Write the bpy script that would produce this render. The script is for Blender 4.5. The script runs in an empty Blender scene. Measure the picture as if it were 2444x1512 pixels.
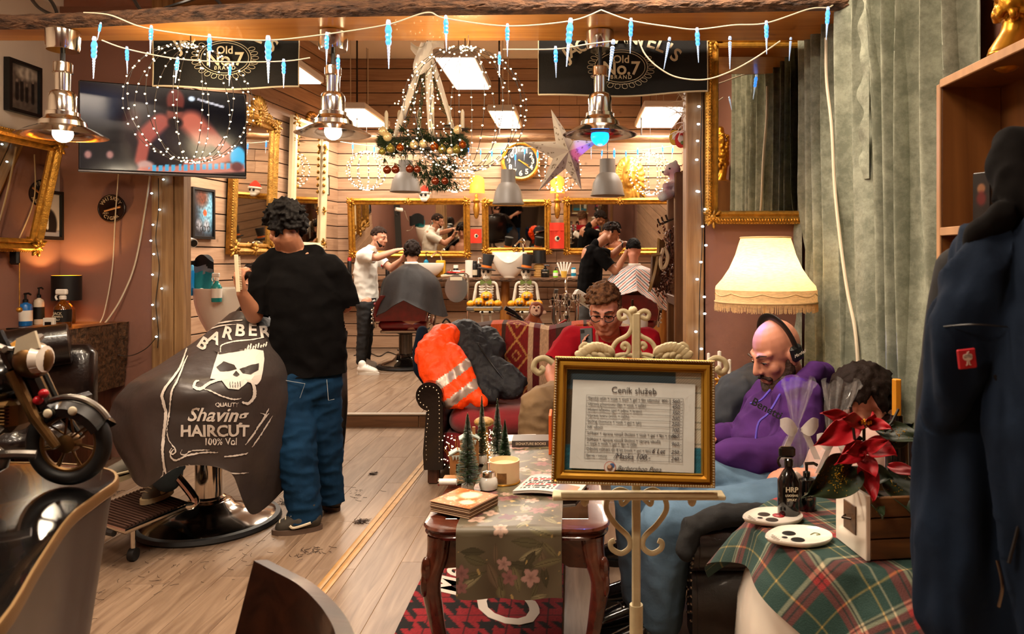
import bpy,bmesh,math,random
from mathutils import Vector,Matrix,noise,Euler
sc = bpy.context.scene
C = sc.collection
random.seed(7)
PI = math.pi
# ---------------------------------------------------------------- camera
F,VX,VY,H = 1750.0,1370.0,620.0,1.40      # focal length in pixels, vanishing point, eye height
cam_d = bpy.data.cameras.new('camera'); cam = bpy.data.objects.new('camera',cam_d); C.objects.link(cam)
cam.location = (0,0,H); cam.rotation_euler = (PI/2,0,0)
cam_d.sensor_width = 36; cam_d.lens = F/2444*36
cam_d.shift_x = (1222-VX)/2444; cam_d.shift_y = -(756-VY)/2444
cam_d.clip_start = 0.05; cam_d.clip_end = 100
cam_d.dof.use_dof = True; cam_d.dof.focus_distance = 3.9; cam_d.dof.aperture_fstop = 7.0
sc.camera = cam
# ---------------------------------------------------------------- world, added fill light, exposure
w = bpy.data.worlds.new('world'); sc.world = w; w.use_nodes = True
w.node_tree.nodes['Background'].inputs[0].default_value = (1.0,.72,.5,1)
w.node_tree.nodes['Background'].inputs[1].default_value = 0.05
sc.view_settings.view_transform = 'Standard'; sc.view_settings.look = 'None'
sc.view_settings.exposure = 0.34; sc.view_settings.gamma = 1.0
sc.view_settings.use_curve_mapping = False
sc.cycles.use_denoising = True
sc.cycles.use_adaptive_sampling = True; sc.cycles.adaptive_threshold = .055; sc.cycles.adaptive_min_samples = 12
sc.cycles.max_bounces = 5; sc.cycles.diffuse_bounces = 3; sc.cycles.glossy_bounces = 3
sc.cycles.transmission_bounces = 4; sc.cycles.transparent_max_bounces = 8
sc.cycles.sample_clamp_indirect = 6.0; sc.cycles.caustics_reflective = False; sc.cycles.caustics_refractive = False
sc.cycles.blur_glossy = 1.0
def light(name,kind,loc,power,col,size=.1,rot=(0,0,0),size_y=None,parent=None,spot=None):
 d = bpy.data.lights.new(name,kind); d.energy = power; d.color = col
 if kind == 'AREA':
  d.shape = 'RECTANGLE'; d.size = size; d.size_y = size_y or size
 else:
  d.shadow_soft_size = size
 if spot: d.spot_size = spot; d.spot_blend = .5
 o = bpy.data.objects.new(name,d); C.objects.link(o); o.location = loc; o.rotation_euler = rot
 if parent: o.parent = parent; o.matrix_parent_inverse = inv.get(parent.name,Matrix())
 return o
inv = {}
# unseen ceiling panels added as fill light for the front room (their fixtures are built with the ceiling below)
FILL_PANELS_FRONT = [(-1.9,2.6,3.28),(-.35,1.5,3.28),(-1.9,.2,3.28),(.3,3.15,3.28)]
for i,p in enumerate(FILL_PANELS_FRONT):
 light('front_fill_light','AREA',(p[0],p[1],p[2]-.07),50,(1,.80,.60),1.1,(0,0,0),.28)
PANELS_BACK = [(-3.1,8.2,3.35,.4),(-2.6,9.3,3.3,1.3),(-.75,7.1,3.35,1.3),(-.95,9.4,3.3,1.2),(1.0,9.0,3.3,1.2)]
PANELS_BACK = [p for p in PANELS_BACK]
# ---------------------------------------------------------------- helpers
def V(*a): return Vector(a)
def P(px,py,Y):
 """real position of what the photograph shows at a pixel, Y metres into the shop"""
 return Vector(((px-VX)*Y/F,Y,H-(py-VY)*Y/F))
def PZ(px,py,Z):
 Y = (H-Z)*F/(py-VY)
 return Vector(((px-VX)*Y/F,Y,Z))
def S(n,Y): return n*Y/F          # n pixels at depth Y in metres
def lin(h):
 h = h.lstrip('#'); out = []
 for i in (0,2,4):
  c = int(h[i:i+2],16)/255
  out.append(c/12.92 if c <= .04045 else ((c+.055)/1.055)**2.4)
 return tuple(out)+(1,)
_m = {}
def mat(name,col='#808080',r=.5,m=0,n=None,bump=None,emit=None,trans=0,alpha=1,coat=0,sheen=0,sss=0,col2=None,spec=.5,ior=1.45,rnd=0,stretch=None,thin=False):
 if name in _m: return _m[name]
 M = bpy.data.materials.new(name); M.use_nodes = True; _m[name] = M
 nt = M.node_tree; b = nt.nodes['Principled BSDF']; L = nt.links.new
 c = lin(col)
 b.inputs['Base Color'].default_value = c
 b.inputs['Roughness'].default_value = r; b.inputs['Metallic'].default_value = m
 b.inputs['Transmission Weight'].default_value = trans; b.inputs['Alpha'].default_value = alpha
 b.inputs['Coat Weight'].default_value = coat; b.inputs['Sheen Weight'].default_value = sheen
 b.inputs['Subsurface Weight'].default_value = sss; b.inputs['Subsurface Scale'].default_value = .01
 b.inputs['Specular IOR Level'].default_value = spec; b.inputs['IOR'].default_value = ior
 if emit:
  b.inputs['Emission Color'].default_value = lin(emit[0]); b.inputs['Emission Strength'].default_value = emit[1]; M.cycles.emission_sampling = 'NONE'   # the lamps' own lights do the lighting
 co = None
 def coords():
  nonlocal co
  if co is None:
   tc = nt.nodes.new('ShaderNodeTexCoord'); mp = nt.nodes.new('ShaderNodeMapping')
   if stretch: mp.inputs['Scale'].default_value = stretch
   L(tc.outputs['Object'],mp.inputs['Vector']); co = mp.outputs['Vector']
  return co
 if n or col2:
  sca,amt = n if n else (4,1)
  nz = nt.nodes.new('ShaderNodeTexNoise'); nz.inputs['Scale'].default_value = sca; nz.inputs['Detail'].default_value = 5
  L(coords(),nz.inputs['Vector'])
  rp = nt.nodes.new('ShaderNodeValToRGB'); rp.color_ramp.elements[0].position = .35; rp.color_ramp.elements[1].position = .68
  c2 = lin(col2) if col2 else tuple(x*(1-amt) for x in c[:3])+(1,)
  rp.color_ramp.elements[0].color = c2; rp.color_ramp.elements[1].color = c
  L(nz.outputs['Fac'],rp.inputs['Fac']); src = rp.outputs['Color']
  if rnd:
   oi = nt.nodes.new('ShaderNodeObjectInfo'); hs = nt.nodes.new('ShaderNodeHueSaturation')
   mr = nt.nodes.new('ShaderNodeMapRange'); mr.inputs['To Min'].default_value = 1-rnd; mr.inputs['To Max'].default_value = 1+rnd
   L(oi.outputs['Random'],mr.inputs['Value']); L(mr.outputs['Result'],hs.inputs['Value']); L(src,hs.inputs['Color']); src = hs.outputs['Color']
  L(src,b.inputs['Base Color'])
 if bump:
  nb = nt.nodes.new('ShaderNodeTexNoise'); nb.inputs['Scale'].default_value = bump[0]; nb.inputs['Detail'].default_value = 4
  L(coords(),nb.inputs['Vector'])
  bp = nt.nodes.new('ShaderNodeBump'); bp.inputs['Strength'].default_value = bump[1]; bp.inputs['Distance'].default_value = bump[2] if len(bump) > 2 else .01
  L(nb.outputs['Fac'],bp.inputs['Height']); L(bp.outputs['Normal'],b.inputs['Normal'])
 return M
def wood(name,c1,c2,grain=(2,26,26),r=.45,rnd=.16,coat=0,bump=.15,knots=False):
 """procedural wood, grain along the axis with the small scale"""
 if name in _m: return _m[name]
 M = bpy.data.materials.new(name); M.use_nodes = True; _m[name] = M
 nt = M.node_tree; b = nt.nodes['Principled BSDF']; L = nt.links.new
 b.inputs['Roughness'].default_value = r; b.inputs['Coat Weight'].default_value = coat
 tc = nt.nodes.new('ShaderNodeTexCoord'); oi = nt.nodes.new('ShaderNodeObjectInfo')
 ad = nt.nodes.new('ShaderNodeVectorMath'); ad.operation = 'ADD'
 vm = nt.nodes.new('ShaderNodeVectorMath'); vm.operation = 'SCALE'; vm.inputs[0].default_value = (13,7,9)
 L(oi.outputs['Random'],vm.inputs['Scale']); L(tc.outputs['Object'],ad.inputs[0]); L(vm.outputs[0],ad.inputs[1])
 mp = nt.nodes.new('ShaderNodeMapping'); mp.inputs['Scale'].default_value = grain; L(ad.outputs[0],mp.inputs['Vector'])
 n1 = nt.nodes.new('ShaderNodeTexNoise'); n1.inputs['Scale'].default_value = 1; n1.inputs['Detail'].default_value = 6; n1.inputs['Distortion'].default_value = 1.2
 L(mp.outputs[0],n1.inputs['Vector'])
 rp = nt.nodes.new('ShaderNodeValToRGB'); e = rp.color_ramp.elements
 e[0].position = .3; e[0].color = lin(c2); e[1].position = .72; e[1].color = lin(c1)
 L(n1.outputs['Fac'],rp.inputs['Fac'])
 src = rp.outputs['Color']
 if knots:
  vo = nt.nodes.new('ShaderNodeTexVoronoi'); vo.inputs['Scale'].default_value = 3.2; L(ad.outputs[0],vo.inputs['Vector'])
  r2 = nt.nodes.new('ShaderNodeValToRGB'); r2.color_ramp.elements[0].position = .0; r2.color_ramp.elements[1].position = .09
  r2.color_ramp.elements[0].color = (.25,.18,.12,1); r2.color_ramp.elements[1].color = (1,1,1,1)
  L(vo.outputs['Distance'],r2.inputs['Fac'])
  mx = nt.nodes.new('ShaderNodeMix'); mx.data_type = 'RGBA'; mx.blend_type = 'MULTIPLY'; mx.inputs[0].default_value = .7
  L(src,mx.inputs[6]); L(r2.outputs['Color'],mx.inputs[7]); src = mx.outputs[2]
 hs = nt.nodes.new('ShaderNodeHueSaturation'); mr = nt.nodes.new('ShaderNodeMapRange')
 mr.inputs['To Min'].default_value = 1-rnd; mr.inputs['To Max'].default_value = 1+rnd
 L(oi.outputs['Random'],mr.inputs['Value']); L(mr.outputs['Result'],hs.inputs['Value']); L(src,hs.inputs['Color'])
 L(hs.outputs['Color'],b.inputs['Base Color'])
 if bump:
  bp = nt.nodes.new('ShaderNodeBump'); bp.inputs['Strength'].default_value = bump; bp.inputs['Distance'].default_value = .004
  L(n1.outputs['Fac'],bp.inputs['Height']); L(bp.outputs['Normal'],b.inputs['Normal'])
 return M
def basis(d,up=V(0,0,1)):
 d = d.normalized()
 if abs(d.dot(up)) > .98: up = V(0,1,0) if abs(d.y) < .9 else V(1,0,0)
 x = up.cross(d).normalized(); y = d.cross(x).normalized()
 return x,y,d
def mat3(x,y,z):
 M = Matrix.Identity(4)
 for i in range(3): M[i][0],M[i][1],M[i][2] = x[i],y[i],z[i]
 return M
def frame(o,x,y):
 """4x4 with local x, y given and z their cross product"""
 x = x.normalized(); z = x.cross(y).normalized(); y = z.cross(x)
 M = mat3(x,y,z); M.translation = o
 return M
class MB:
 """collects shapes; build() links them as one mesh object"""
 def __init__(s): s.v = []; s.f = []; s.mi = []; s.cur = 0
 def add(s,vs,fs,M=None):
  o = len(s.v)
  s.v += [tuple(M @ Vector(v)) if M is not None else tuple(v) for v in vs]
  s.f += [tuple(i+o for i in f) for f in fs]; s.mi += [s.cur]*len(fs)
  return s
 def box(s,c,d,M=None):
  c = Vector(c); h = Vector(d)/2
  vs = [(c.x+a*h.x,c.y+b*h.y,c.z+e*h.z) for a in (-1,1) for b in (-1,1) for e in (-1,1)]
  return s.add(vs,[(0,1,3,2),(4,6,7,5),(0,4,5,1),(2,3,7,6),(0,2,6,4),(1,5,7,3)],M)
 def rbox(s,c,d,ch=.01,M=None):
  c = Vector(c); h = Vector(d)/2; ch = min(ch,h.x*.9,h.y*.9,h.z*.9); vs = []; idx = {}
  for a in (-1,1):
   for b in (-1,1):
    for e in (-1,1):
     for k in range(3):
      q = [h.x-ch,h.y-ch,h.z-ch]; q[k] += ch
      idx[a,b,e,k] = len(vs); vs.append((c.x+a*q[0],c.y+b*q[1],c.z+e*q[2]))
  fs = []
  sg = (-1,1)
  for a in sg:
   q = [(a,-1,-1,0),(a,1,-1,0),(a,1,1,0),(a,-1,1,0)]; fs.append([idx[k] for k in (q if a > 0 else q[::-1])])
   q = [(-1,a,-1,1),(1,a,-1,1),(1,a,1,1),(-1,a,1,1)]; fs.append([idx[k] for k in (q[::-1] if a > 0 else q)])
   q = [(-1,-1,a,2),(1,-1,a,2),(1,1,a,2),(-1,1,a,2)]; fs.append([idx[k] for k in (q if a > 0 else q[::-1])])
  for a in sg:
   for b in sg:
    q = [(a,b,-1,0),(a,b,1,0),(a,b,1,1),(a,b,-1,1)]; fs.append([idx[k] for k in (q if a*b < 0 else q[::-1])])
    q = [(a,-1,b,0),(a,1,b,0),(a,1,b,2),(a,-1,b,2)]; fs.append([idx[k] for k in (q if a*b > 0 else q[::-1])])
    q = [(-1,a,b,1),(1,a,b,1),(1,a,b,2),(-1,a,b,2)]; fs.append([idx[k] for k in (q if a*b < 0 else q[::-1])])
    for e in sg:
     q = [(a,b,e,0),(a,b,e,1),(a,b,e,2)]; fs.append([idx[k] for k in (q if a*b*e > 0 else q[::-1])])
  return s.add(vs,fs,M)
 def cyl(s,p0,p1,r0,r1=None,n=12,caps=True,M=None):
  return s.tube([p0,p1],[r0,r0 if r1 is None else r1],n,caps=caps,M=M)
 def tube(s,pts,r,n=8,closed=False,caps=True,M=None,flat=None,up=None):
  pts = [Vector(p) for p in pts]; N = len(pts)
  rs = r if isinstance(r,(list,tuple)) else [r]*N
  vs = []; fs = []; x = None
  for i,p in enumerate(pts):
   a = pts[(i-1) % N] if (closed or i > 0) else p
   b = pts[(i+1) % N] if (closed or i < N-1) else p
   d = (b-a)
   d = d.normalized() if d.length > 1e-9 else V(0,0,1)
   if up is not None:
    x = Vector(up).cross(d)
    x = x.normalized() if x.length > 1e-4 else V(1,0,0)
   elif x is None: x = basis(d)[0]
   else:
    x = x-d*x.dot(d); x = x.normalized() if x.length > 1e-6 else basis(d)[0]
   y = d.cross(x)
   fx,fy = flat if flat else (1,1)
   for k in range(n):
    t = 2*PI*(k+.5)/n
    vs.append(p+x*(math.cos(t)*rs[i]*fx)+y*(math.sin(t)*rs[i]*fy))
  for i in range(N if closed else N-1):
   j = (i+1) % N
   for k in range(n):
    l = (k+1) % n; fs.append((i*n+k,i*n+l,j*n+l,j*n+k))
  if caps and not closed:
   fs.append(tuple(range(n))[::-1]); fs.append(tuple((N-1)*n+k for k in range(n)))
  return s.add(vs,fs,M)
 def lathe(s,prof,n=20,c=(0,0,0),M=None,ph=0,sq=None):
  """profile of (radius, z) turned about z"""
  c = Vector(c); vs = []; fs = []; N = len(prof)
  for r,z in prof:
   for k in range(n):
    t = 2*PI*k/n+ph
    rr = r*(sq(t) if sq else 1)
    vs.append((c.x+rr*math.cos(t),c.y+rr*math.sin(t),c.z+z))
  for i in range(N-1):
   for k in range(n):
    l = (k+1) % n; fs.append((i*n+k,i*n+l,(i+1)*n+l,(i+1)*n+k))
  if prof[0][0] > 1e-5: fs.append(tuple(range(n))[::-1])
  if prof[-1][0] > 1e-5: fs.append(tuple((N-1)*n+k for k in range(n)))
  return s.add(vs,fs,M)
 def ell(s,c,r,nu=12,nv=8,M=None,R=None):
  c = Vector(c); r = (r,r,r) if isinstance(r,(int,float)) else r
  vs = [V(0,0,-r[2])]; fs = []
  for j in range(1,nv):
   a = -PI/2+PI*j/nv
   for k in range(nu):
    t = 2*PI*k/nu; vs.append(V(r[0]*math.cos(a)*math.cos(t),r[1]*math.cos(a)*math.sin(t),r[2]*math.sin(a)))
  vs.append(V(0,0,r[2])); top = len(vs)-1
  for k in range(nu):
   l = (k+1) % nu
   fs.append((0,1+l,1+k)); fs.append((top,1+(nv-2)*nu+k,1+(nv-2)*nu+l))
   for j in range(nv-2): fs.append((1+j*nu+k,1+j*nu+l,1+(j+1)*nu+l,1+(j+1)*nu+k))
  if R is not None: vs = [R @ v for v in vs]
  return s.add([v+c for v in vs],fs,M)
 def prism(s,poly,z0,z1,M=None):
  n = len(poly); vs = [(x,y,z0) for x,y in poly]+[(x,y,z1) for x,y in poly]
  fs = [tuple(range(n))[::-1],tuple(range(n,2*n))]+[(i,(i+1) % n,n+(i+1) % n,n+i) for i in range(n)]
  return s.add(vs,fs,M)
 def surf(s,fn,nu,nv,M=None,cu=False):
  vs = [fn(i/nu,j/nv) for j in range(nv+1) for i in range(nu if cu else nu+1)]; w_ = nu if cu else nu+1; fs = []
  for j in range(nv):
   for i in range(nu):
    k = (i+1) % w_ if cu else i+1
    fs.append((j*w_+i,j*w_+k,(j+1)*w_+k,(j+1)*w_+i))
  return s.add(vs,fs,M)
 def sheet(s,fn,nu,nv,th=.004,M=None):
  """a surface with thickness: fn(u, v) pushed both ways along its normal"""
  e = 1e-3; fr = []; bk = []
  for j in range(nv+1):
   for i in range(nu+1):
    u,v_ = i/nu,j/nv; p = Vector(fn(u,v_))
    a = Vector(fn(min(u+e,1),v_))-Vector(fn(max(u-e,0),v_)); b = Vector(fn(u,min(v_+e,1)))-Vector(fn(u,max(v_-e,0)))
    q = a.cross(b); q = q.normalized() if q.length > 1e-12 else V(0,0,1)
    fr.append(p+q*th/2); bk.append(p-q*th/2)
  w_ = nu+1; N = len(fr); fs = []
  for j in range(nv):
   for i in range(nu):
    a = (j*w_+i,j*w_+i+1,(j+1)*w_+i+1,(j+1)*w_+i); fs.append(a); fs.append(tuple(N+k for k in a[::-1]))
  rim = [i for i in range(nu)]+[j*w_+nu for j in range(nv)]+[nv*w_+i for i in range(nu,0,-1)]+[j*w_ for j in range(nv,0,-1)]
  for k in range(len(rim)):
   a,b = rim[k],rim[(k+1) % len(rim)]; fs.append((b,a,N+a,N+b))
  return s.add(fr+bk,fs,M)
 def mesh(s,name='m',smooth=35):
  me = bpy.data.meshes.new(name); me.from_pydata(s.v,[],s.f)
  if smooth:
   me.polygons.foreach_set('use_smooth',[True]*len(me.polygons))
   me.set_sharp_from_angle(angle=math.radians(smooth))
  return me
 def build(s,name,m,parent=None,smooth=35,label=None):
  me = s.mesh(name,smooth)
  ms = m if isinstance(m,(list,tuple)) else [m]
  for x in ms: me.materials.append(x)
  if len(ms) > 1: me.polygons.foreach_set('material_index',s.mi)
  return link(name,me,parent,label)
def link(name,me,parent=None,label=None):
 o = bpy.data.objects.new(name,me); C.objects.link(o)
 if parent is not None:
  o.parent = parent; o.matrix_parent_inverse = inv.get(parent.name,Matrix())
 if label: o['label'] = label
 return o
def thing(name,label,cat,base=(0,0,0),group=None):
 """an Empty at the thing's base; parts are built in world coordinates and parented to it"""
 o = bpy.data.objects.new(name,None); C.objects.link(o); o.empty_display_size = .05
 o.location = base; inv[o.name] = Matrix.Translation(-Vector(base))
 return tag(o,label,cat,group)
def tag(o,label,cat,group=None):
 o['label'] = label; o['category'] = cat
 if group: o['group'] = group
 return o
def struct(o):
 o['kind'] = 'structure'; return o
def dup(o,parent=None,loc=None,rot=None,scale=None,label=None,group=None):
 c = o.copy(); C.objects.link(c)
 if parent is not None: c.parent = parent
 if loc is not None: c.location = loc
 if rot is not None: c.rotation_euler = rot
 if scale is not None: c.scale = scale
 if label: c['label'] = label
 if group: c['group'] = group
 inv[c.name] = inv.get(o.name,Matrix())
 for ch in list(o.children):
  dup(ch,c)
 return c
WS = bpy.data.scenes.new('workbench'); WL = WS.view_layers[0]     # scratch scene for modifier results, removed at the end
def evald(o):
 WL.update(); return bpy.data.meshes.new_from_object(o.evaluated_get(WL.depsgraph))
_tc = {}
def text_geo(s,size=1,shear=0,bold=0,align='CENTER',ext=0,space=1):
 key = (s,size,shear,bold,align,ext,space)
 if key in _tc: return _tc[key]
 cu = bpy.data.curves.new('t','FONT'); cu.body = s; cu.size = size; cu.shear = shear; cu.offset = bold*size
 cu.align_x = align; cu.align_y = 'CENTER'; cu.extrude = ext; cu.resolution_u = 3; cu.space_character = space
 o = bpy.data.objects.new('t',cu); WS.collection.objects.link(o); me = evald(o)
 vs = [tuple(v.co) for v in me.vertices]; fs = [tuple(p.vertices) for p in me.polygons]
 bpy.data.objects.remove(o); bpy.data.curves.remove(cu); bpy.data.meshes.remove(me)
 _tc[key] = (vs,fs); return vs,fs
def text(s,size,M,m,parent,name='lettering',**k):
 vs,fs = text_geo(s,size,ext=k.pop('ext',.0006),**k)
 mb = MB(); mb.add(vs,fs,M); return mb.build(name,m,parent,smooth=0)
def cat(ps,t):
 """Catmull-Rom through points, t in 0..1"""
 n = len(ps)-1; x = min(max(t,0),1)*n; i = min(int(x),n-1); f = x-i
 p0,p1,p2,p3 = ps[max(i-1,0)],ps[i],ps[i+1],ps[min(i+2,n)]
 return p1+(p2-p0)*(.5*f)+(p0*2-p1*5+p2*4-p3)*(.5*f*f)+(p1*3-p0-p2*3+p3)*(.5*f**3)
def curve(ps,n=24):
 ps = [Vector(p) for p in ps]; return [cat(ps,i/n) for i in range(n+1)]
def spiral(c,r0,r1,a0,a1,x,y,n=24):
 out = []
 for i in range(n+1):
  t = i/n; a = a0+(a1-a0)*t; r = r0+(r1-r0)*t
  out.append(Vector(c)+x*(r*math.cos(a))+y*(r*math.sin(a)))
 return out
# ---- soft bodies: capsules and ellipsoids melted into one continuous skin
class Blob:
 def __init__(s): s.mb = MB()
 def cap(s,p0,r0,p1,r1,wide=None,k=1,n=14):
  p0,p1 = Vector(p0),Vector(p1); d = p1-p0
  if d.length < 1e-6: d = V(0,0,1e-4)
  x,y,z = basis(d); vs = []; fs = []; rows = []
  for j in range(0,5): a = -PI/2+PI/2*j/4; rows.append((p0,r0*math.cos(a),r0*math.sin(a)))
  for j in range(0,5): a = PI/2*j/4; rows.append((p1,r1*math.cos(a),r1*math.sin(a)))
  for c,rr,h in rows:
   for q in range(n):
    t = 2*PI*q/n; o = x*(rr*math.cos(t))+y*(rr*math.sin(t))+z*h
    if wide is not None:
     w_ = Vector(wide).normalized(); o = o+w_*(o.dot(w_)*(k-1))
    vs.append(c+o)
  for j in range(len(rows)-1):
   for q in range(n): l = (q+1) % n; fs.append((j*n+q,j*n+l,(j+1)*n+l,(j+1)*n+q))
  fs.append(tuple(range(n))[::-1]); fs.append(tuple((len(rows)-1)*n+q for q in range(n)))
  s.mb.add(vs,fs); return s
 def chain(s,pts,rs,wide=None,k=1):
  for i in range(len(pts)-1): s.cap(pts[i],rs[i],pts[i+1],rs[i+1],wide,k)
  return s
 def ell(s,c,r,R=None,nu=16,nv=12): s.mb.ell(c,r,nu,nv,R=R); return s
 def mesh(s,voxel=.01,smooth=4,cuts=(),disp=None,factor=.5):
  me = bpy.data.meshes.new('b'); me.from_pydata(s.mb.v,[],s.mb.f)
  o = bpy.data.objects.new('b',me); WS.collection.objects.link(o)
  md = o.modifiers.new('r','REMESH'); md.mode = 'VOXEL'; md.voxel_size = voxel; md.adaptivity = 0
  if smooth:
   sm = o.modifiers.new('s','SMOOTH'); sm.factor = factor; sm.iterations = smooth
  out = evald(o); bpy.data.objects.remove(o); bpy.data.meshes.remove(me)
  if disp:
   nv = len(out.vertices); co = [0.0]*(3*nv); no = [0.0]*(3*nv); out.vertices.foreach_get('co',co); out.vertex_normals.foreach_get('vector',no)
   for i in range(0,3*nv,3):
    d = disp(Vector(co[i:i+3])); co[i] += no[i]*d; co[i+1] += no[i+1]*d; co[i+2] += no[i+2]*d
   out.vertices.foreach_set('co',co); out.update()
  if cuts:
   bm = bmesh.new(); bm.from_mesh(out)
   for co,no,rng in cuts:
    gm = bm.verts[:]+bm.edges[:]+bm.faces[:]
    if rng is not None:
     fsel = [f for f in bm.faces if (f.calc_center_median()-rng[0]).length < rng[1]]
     st = set(fsel)
     for f in fsel: st.update(f.verts); st.update(f.edges)
     gm = list(st)
    bmesh.ops.bisect_plane(bm,geom=gm,plane_co=co,plane_no=no,clear_outer=True)
   bm.to_mesh(out); bm.free()
  out.polygons.foreach_set('use_smooth',[True]*len(out.polygons))
  return out
 def build(s,name,m,parent=None,label=None,**k):
  me = s.mesh(**k); me.materials.append(m); me.name = name
  return link(name,me,parent,label)
def folds(amp,sx=9,sy=9,sz=5,seed=0):
 def f(p):
  q = Vector((p.x*sx+seed,p.y*sy,p.z*sz)); a = noise.noise(q); b = noise.noise(q*2.3+Vector((5,1,2)))
  return amp*(1-abs(a)*2.2)*.7+amp*.35*b
 return f
# ================================================================ the setting
m_mauve = mat('mauve_paint','#8c6152',.75,n=(1.5,.12),bump=(60,.12,.004))
m_white = mat('white_plaster','#cbb9a8',.8,n=(1.2,.08),bump=(50,.1,.004))
m_ceil = mat('ceiling_paint','#d9cdbf',.9)
m_plank = wood('floor_oak','#927b66','#6c5644',(26,2.2,26),r=.34,rnd=.10,bump=.12)
m_seam = mat('floor_seam','#c2a27f',.6)
m_pine = wood('pine_board','#b39072','#977358',(1.6,24,24),r=.55,rnd=.12,bump=.1,knots=True)
m_gap = mat('shadow_gap','#1c120c',.9)
m_post = wood('old_pine_post','#a98459','#7d5a38',(26,26,1.8),r=.55,rnd=.06,knots=True)
XL,XR = -3.65,1.38
# ---- floors
base = struct(MB().box((-1.13,1.6,-.0263),(5.1,9.2,.05)).build('floor',m_seam))
cache = {}
def piece(name,parent,m,c,d,rz=0,ch=.002):
 key = (m.name,tuple(round(x,3) for x in d))
 if key not in cache:
  mb = MB(); (mb.rbox((0,0,0),d,ch) if ch else mb.box((0,0,0),d)); me = mb.mesh(name,0); me.materials.append(m); cache[key] = me
 o = link(name,cache[key],parent); o.location = c; o.rotation_euler = (0,0,rz); return o
PW,PL = .19,1.28
x = XL; col = 0
while x < XR-.02:
 wdt = min(PW,XR-x); y = .9-((col*.47) % 1)*PL; y = .9 if y < .9 and y+PL < 1.2 else y
 while y < 6.15:
  y0 = max(y,.9); y1 = min(y+PL,6.15)
  if y1-y0 > .1: piece('plank',base,m_plank,(x+wdt/2,(y0+y1)/2,-.004),(round(wdt-.0025,4),round(y1-y0-.0025,4),.012),0,.0008)
  y += PL
 x += PW; col += 1
plat = struct(MB().box((-1.3,8.5,.045),(5.9,4.68,.11)).build('floor_platform',m_seam))
x = -3.95; col = 0
while x < 1.5:
 y = 6.2-((col*.37) % 1)*PL
 while y < 10.7:
  y0 = max(y,6.2); y1 = min(y+PL,10.7)
  if y1-y0 > .1: piece('plank',plat,m_plank,(x+PW/2,(y0+y1)/2,.106),(PW-.004,round(y1-y0-.004,3),.012),0,.0015)
  y += PL
 x += PW; col += 1
m_riser = wood('riser_board','#7d5636','#5c3d26',(2,20,20),r=.45)
for i in range(6): piece('riser_board',plat,m_riser,(-3.6+i*.92,6.15,.047),(.912,.018,.094))
MB().rbox((-1.3,6.155,.108),(5.4,.05,.016),.004).build('nosing',mat('alu_nosing','#c9c0b4',.35,.8),plat)
# floor strip between the two fields of planks
a,b = PZ(765,1412,0),PZ(1012,1108,0)
strip = MB(); d_ = (b-a).normalized(); n_ = V(d_.y,-d_.x,0)
for off in (-.017,.017):
 pp = [a+d_*(-1.2)+n_*off,b+d_*.5+n_*off]
 strip.tube([p+V(0,0,.004) for p in pp],.0155,8,flat=(1,.35),up=(0,0,1))
tag(strip.build('threshold_strip',mat('brass_wood_strip','#b98d55',.45,n=(20,.25))),'light wooden ridged strip running across the floor beside the table','floor strip')
# ---- walls
def boarded(name,p0,p1,z0,z1,bh,m,cuts,out,th=.02,seed=1):
 """a wall of horizontal boards, each one a part; out = side the boards face"""
 p0,p1 = Vector(p0),Vector(p1); L_ = (p1-p0).length; d = (p1-p0).normalized(); ang = math.atan2(d.y,d.x); o = Vector(out).normalized()
 wl = MB().box((0,0,0),(L_+.1,.06,z1-z0)).build(name,m_gap); mid = (p0+p1)/2-o*.045
 wl.location = (mid.x,mid.y,(z0+z1)/2); wl.rotation_euler = (0,0,ang); struct(wl); rnd = random.Random(seed)
 inv[wl.name] = Matrix(); k = 0; z = z0; s = 1 if (Matrix.Rotation(ang,3,'Z') @ V(0,1,0)).dot(o) > 0 else -1
 while z < z1-.03:
  hh = min(bh,z1-z); t = 0; br = [0]+[min(max(c+rnd.uniform(-.25,.25),.2),L_-.2) for c in cuts]+[L_]
  if k % 3 == 1 and len(br) > 2: br.pop(1)
  for i in range(len(br)-1):
   wd = br[i+1]-br[i]-.003
   mb = MB().rbox((0,0,0),(wd,th,hh-.012),.0025); me = mb.mesh('board',0); me.materials.append(m)
   q = link('board',me,wl); q.location = ((br[i]+br[i+1])/2-L_/2,s*(.045-th/2+rnd.uniform(-.004,.003)),z+hh/2-(z0+z1)/2)
  z += bh; k += 1
 return wl
CB = V(-3.46,10.75,0)                                   # back left corner
wall_back = boarded('wall_back',(-3.55,10.75,0),(1.6,10.75,0),.11,4.35,.178,m_pine,[1.7,3.4],(0,-1,0))
wall_bl = boarded('wall_back_left',(-3.90,7.0,0),(-3.46,10.75,0),.11,4.35,.178,m_pine,[1.9],(1,-.1,0),seed=4)
wall_br = boarded('wall_back_right',(1.36,5.2,0),(1.58,10.75,0),.11,4.35,.178,m_pine,[2.6],(-1,0,0),seed=8)
struct(MB().box((-1.2,8.0,4.40),(6.2,6.2,.1)).build('ceiling_back',m_ceil))
struct(MB().box((-1.1,1.05,3.40),(5.3,8.5,.1)).build('ceiling',m_ceil))
struct(MB().box((-1.1,5.35,3.87),(6.2,.1,.96)).build('wall_header_top',m_ceil))
# left side wall: white above, mauve below
wl = MB(); wl.box((XL-.06,1.05,.86),(.12,8.4,1.72)); wl.cur = 1; wl.box((XL-.064,1.05,2.54),(.12,8.4,1.64)); struct(wl.build('wall_left',[m_mauve,m_white],smooth=0))
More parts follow.
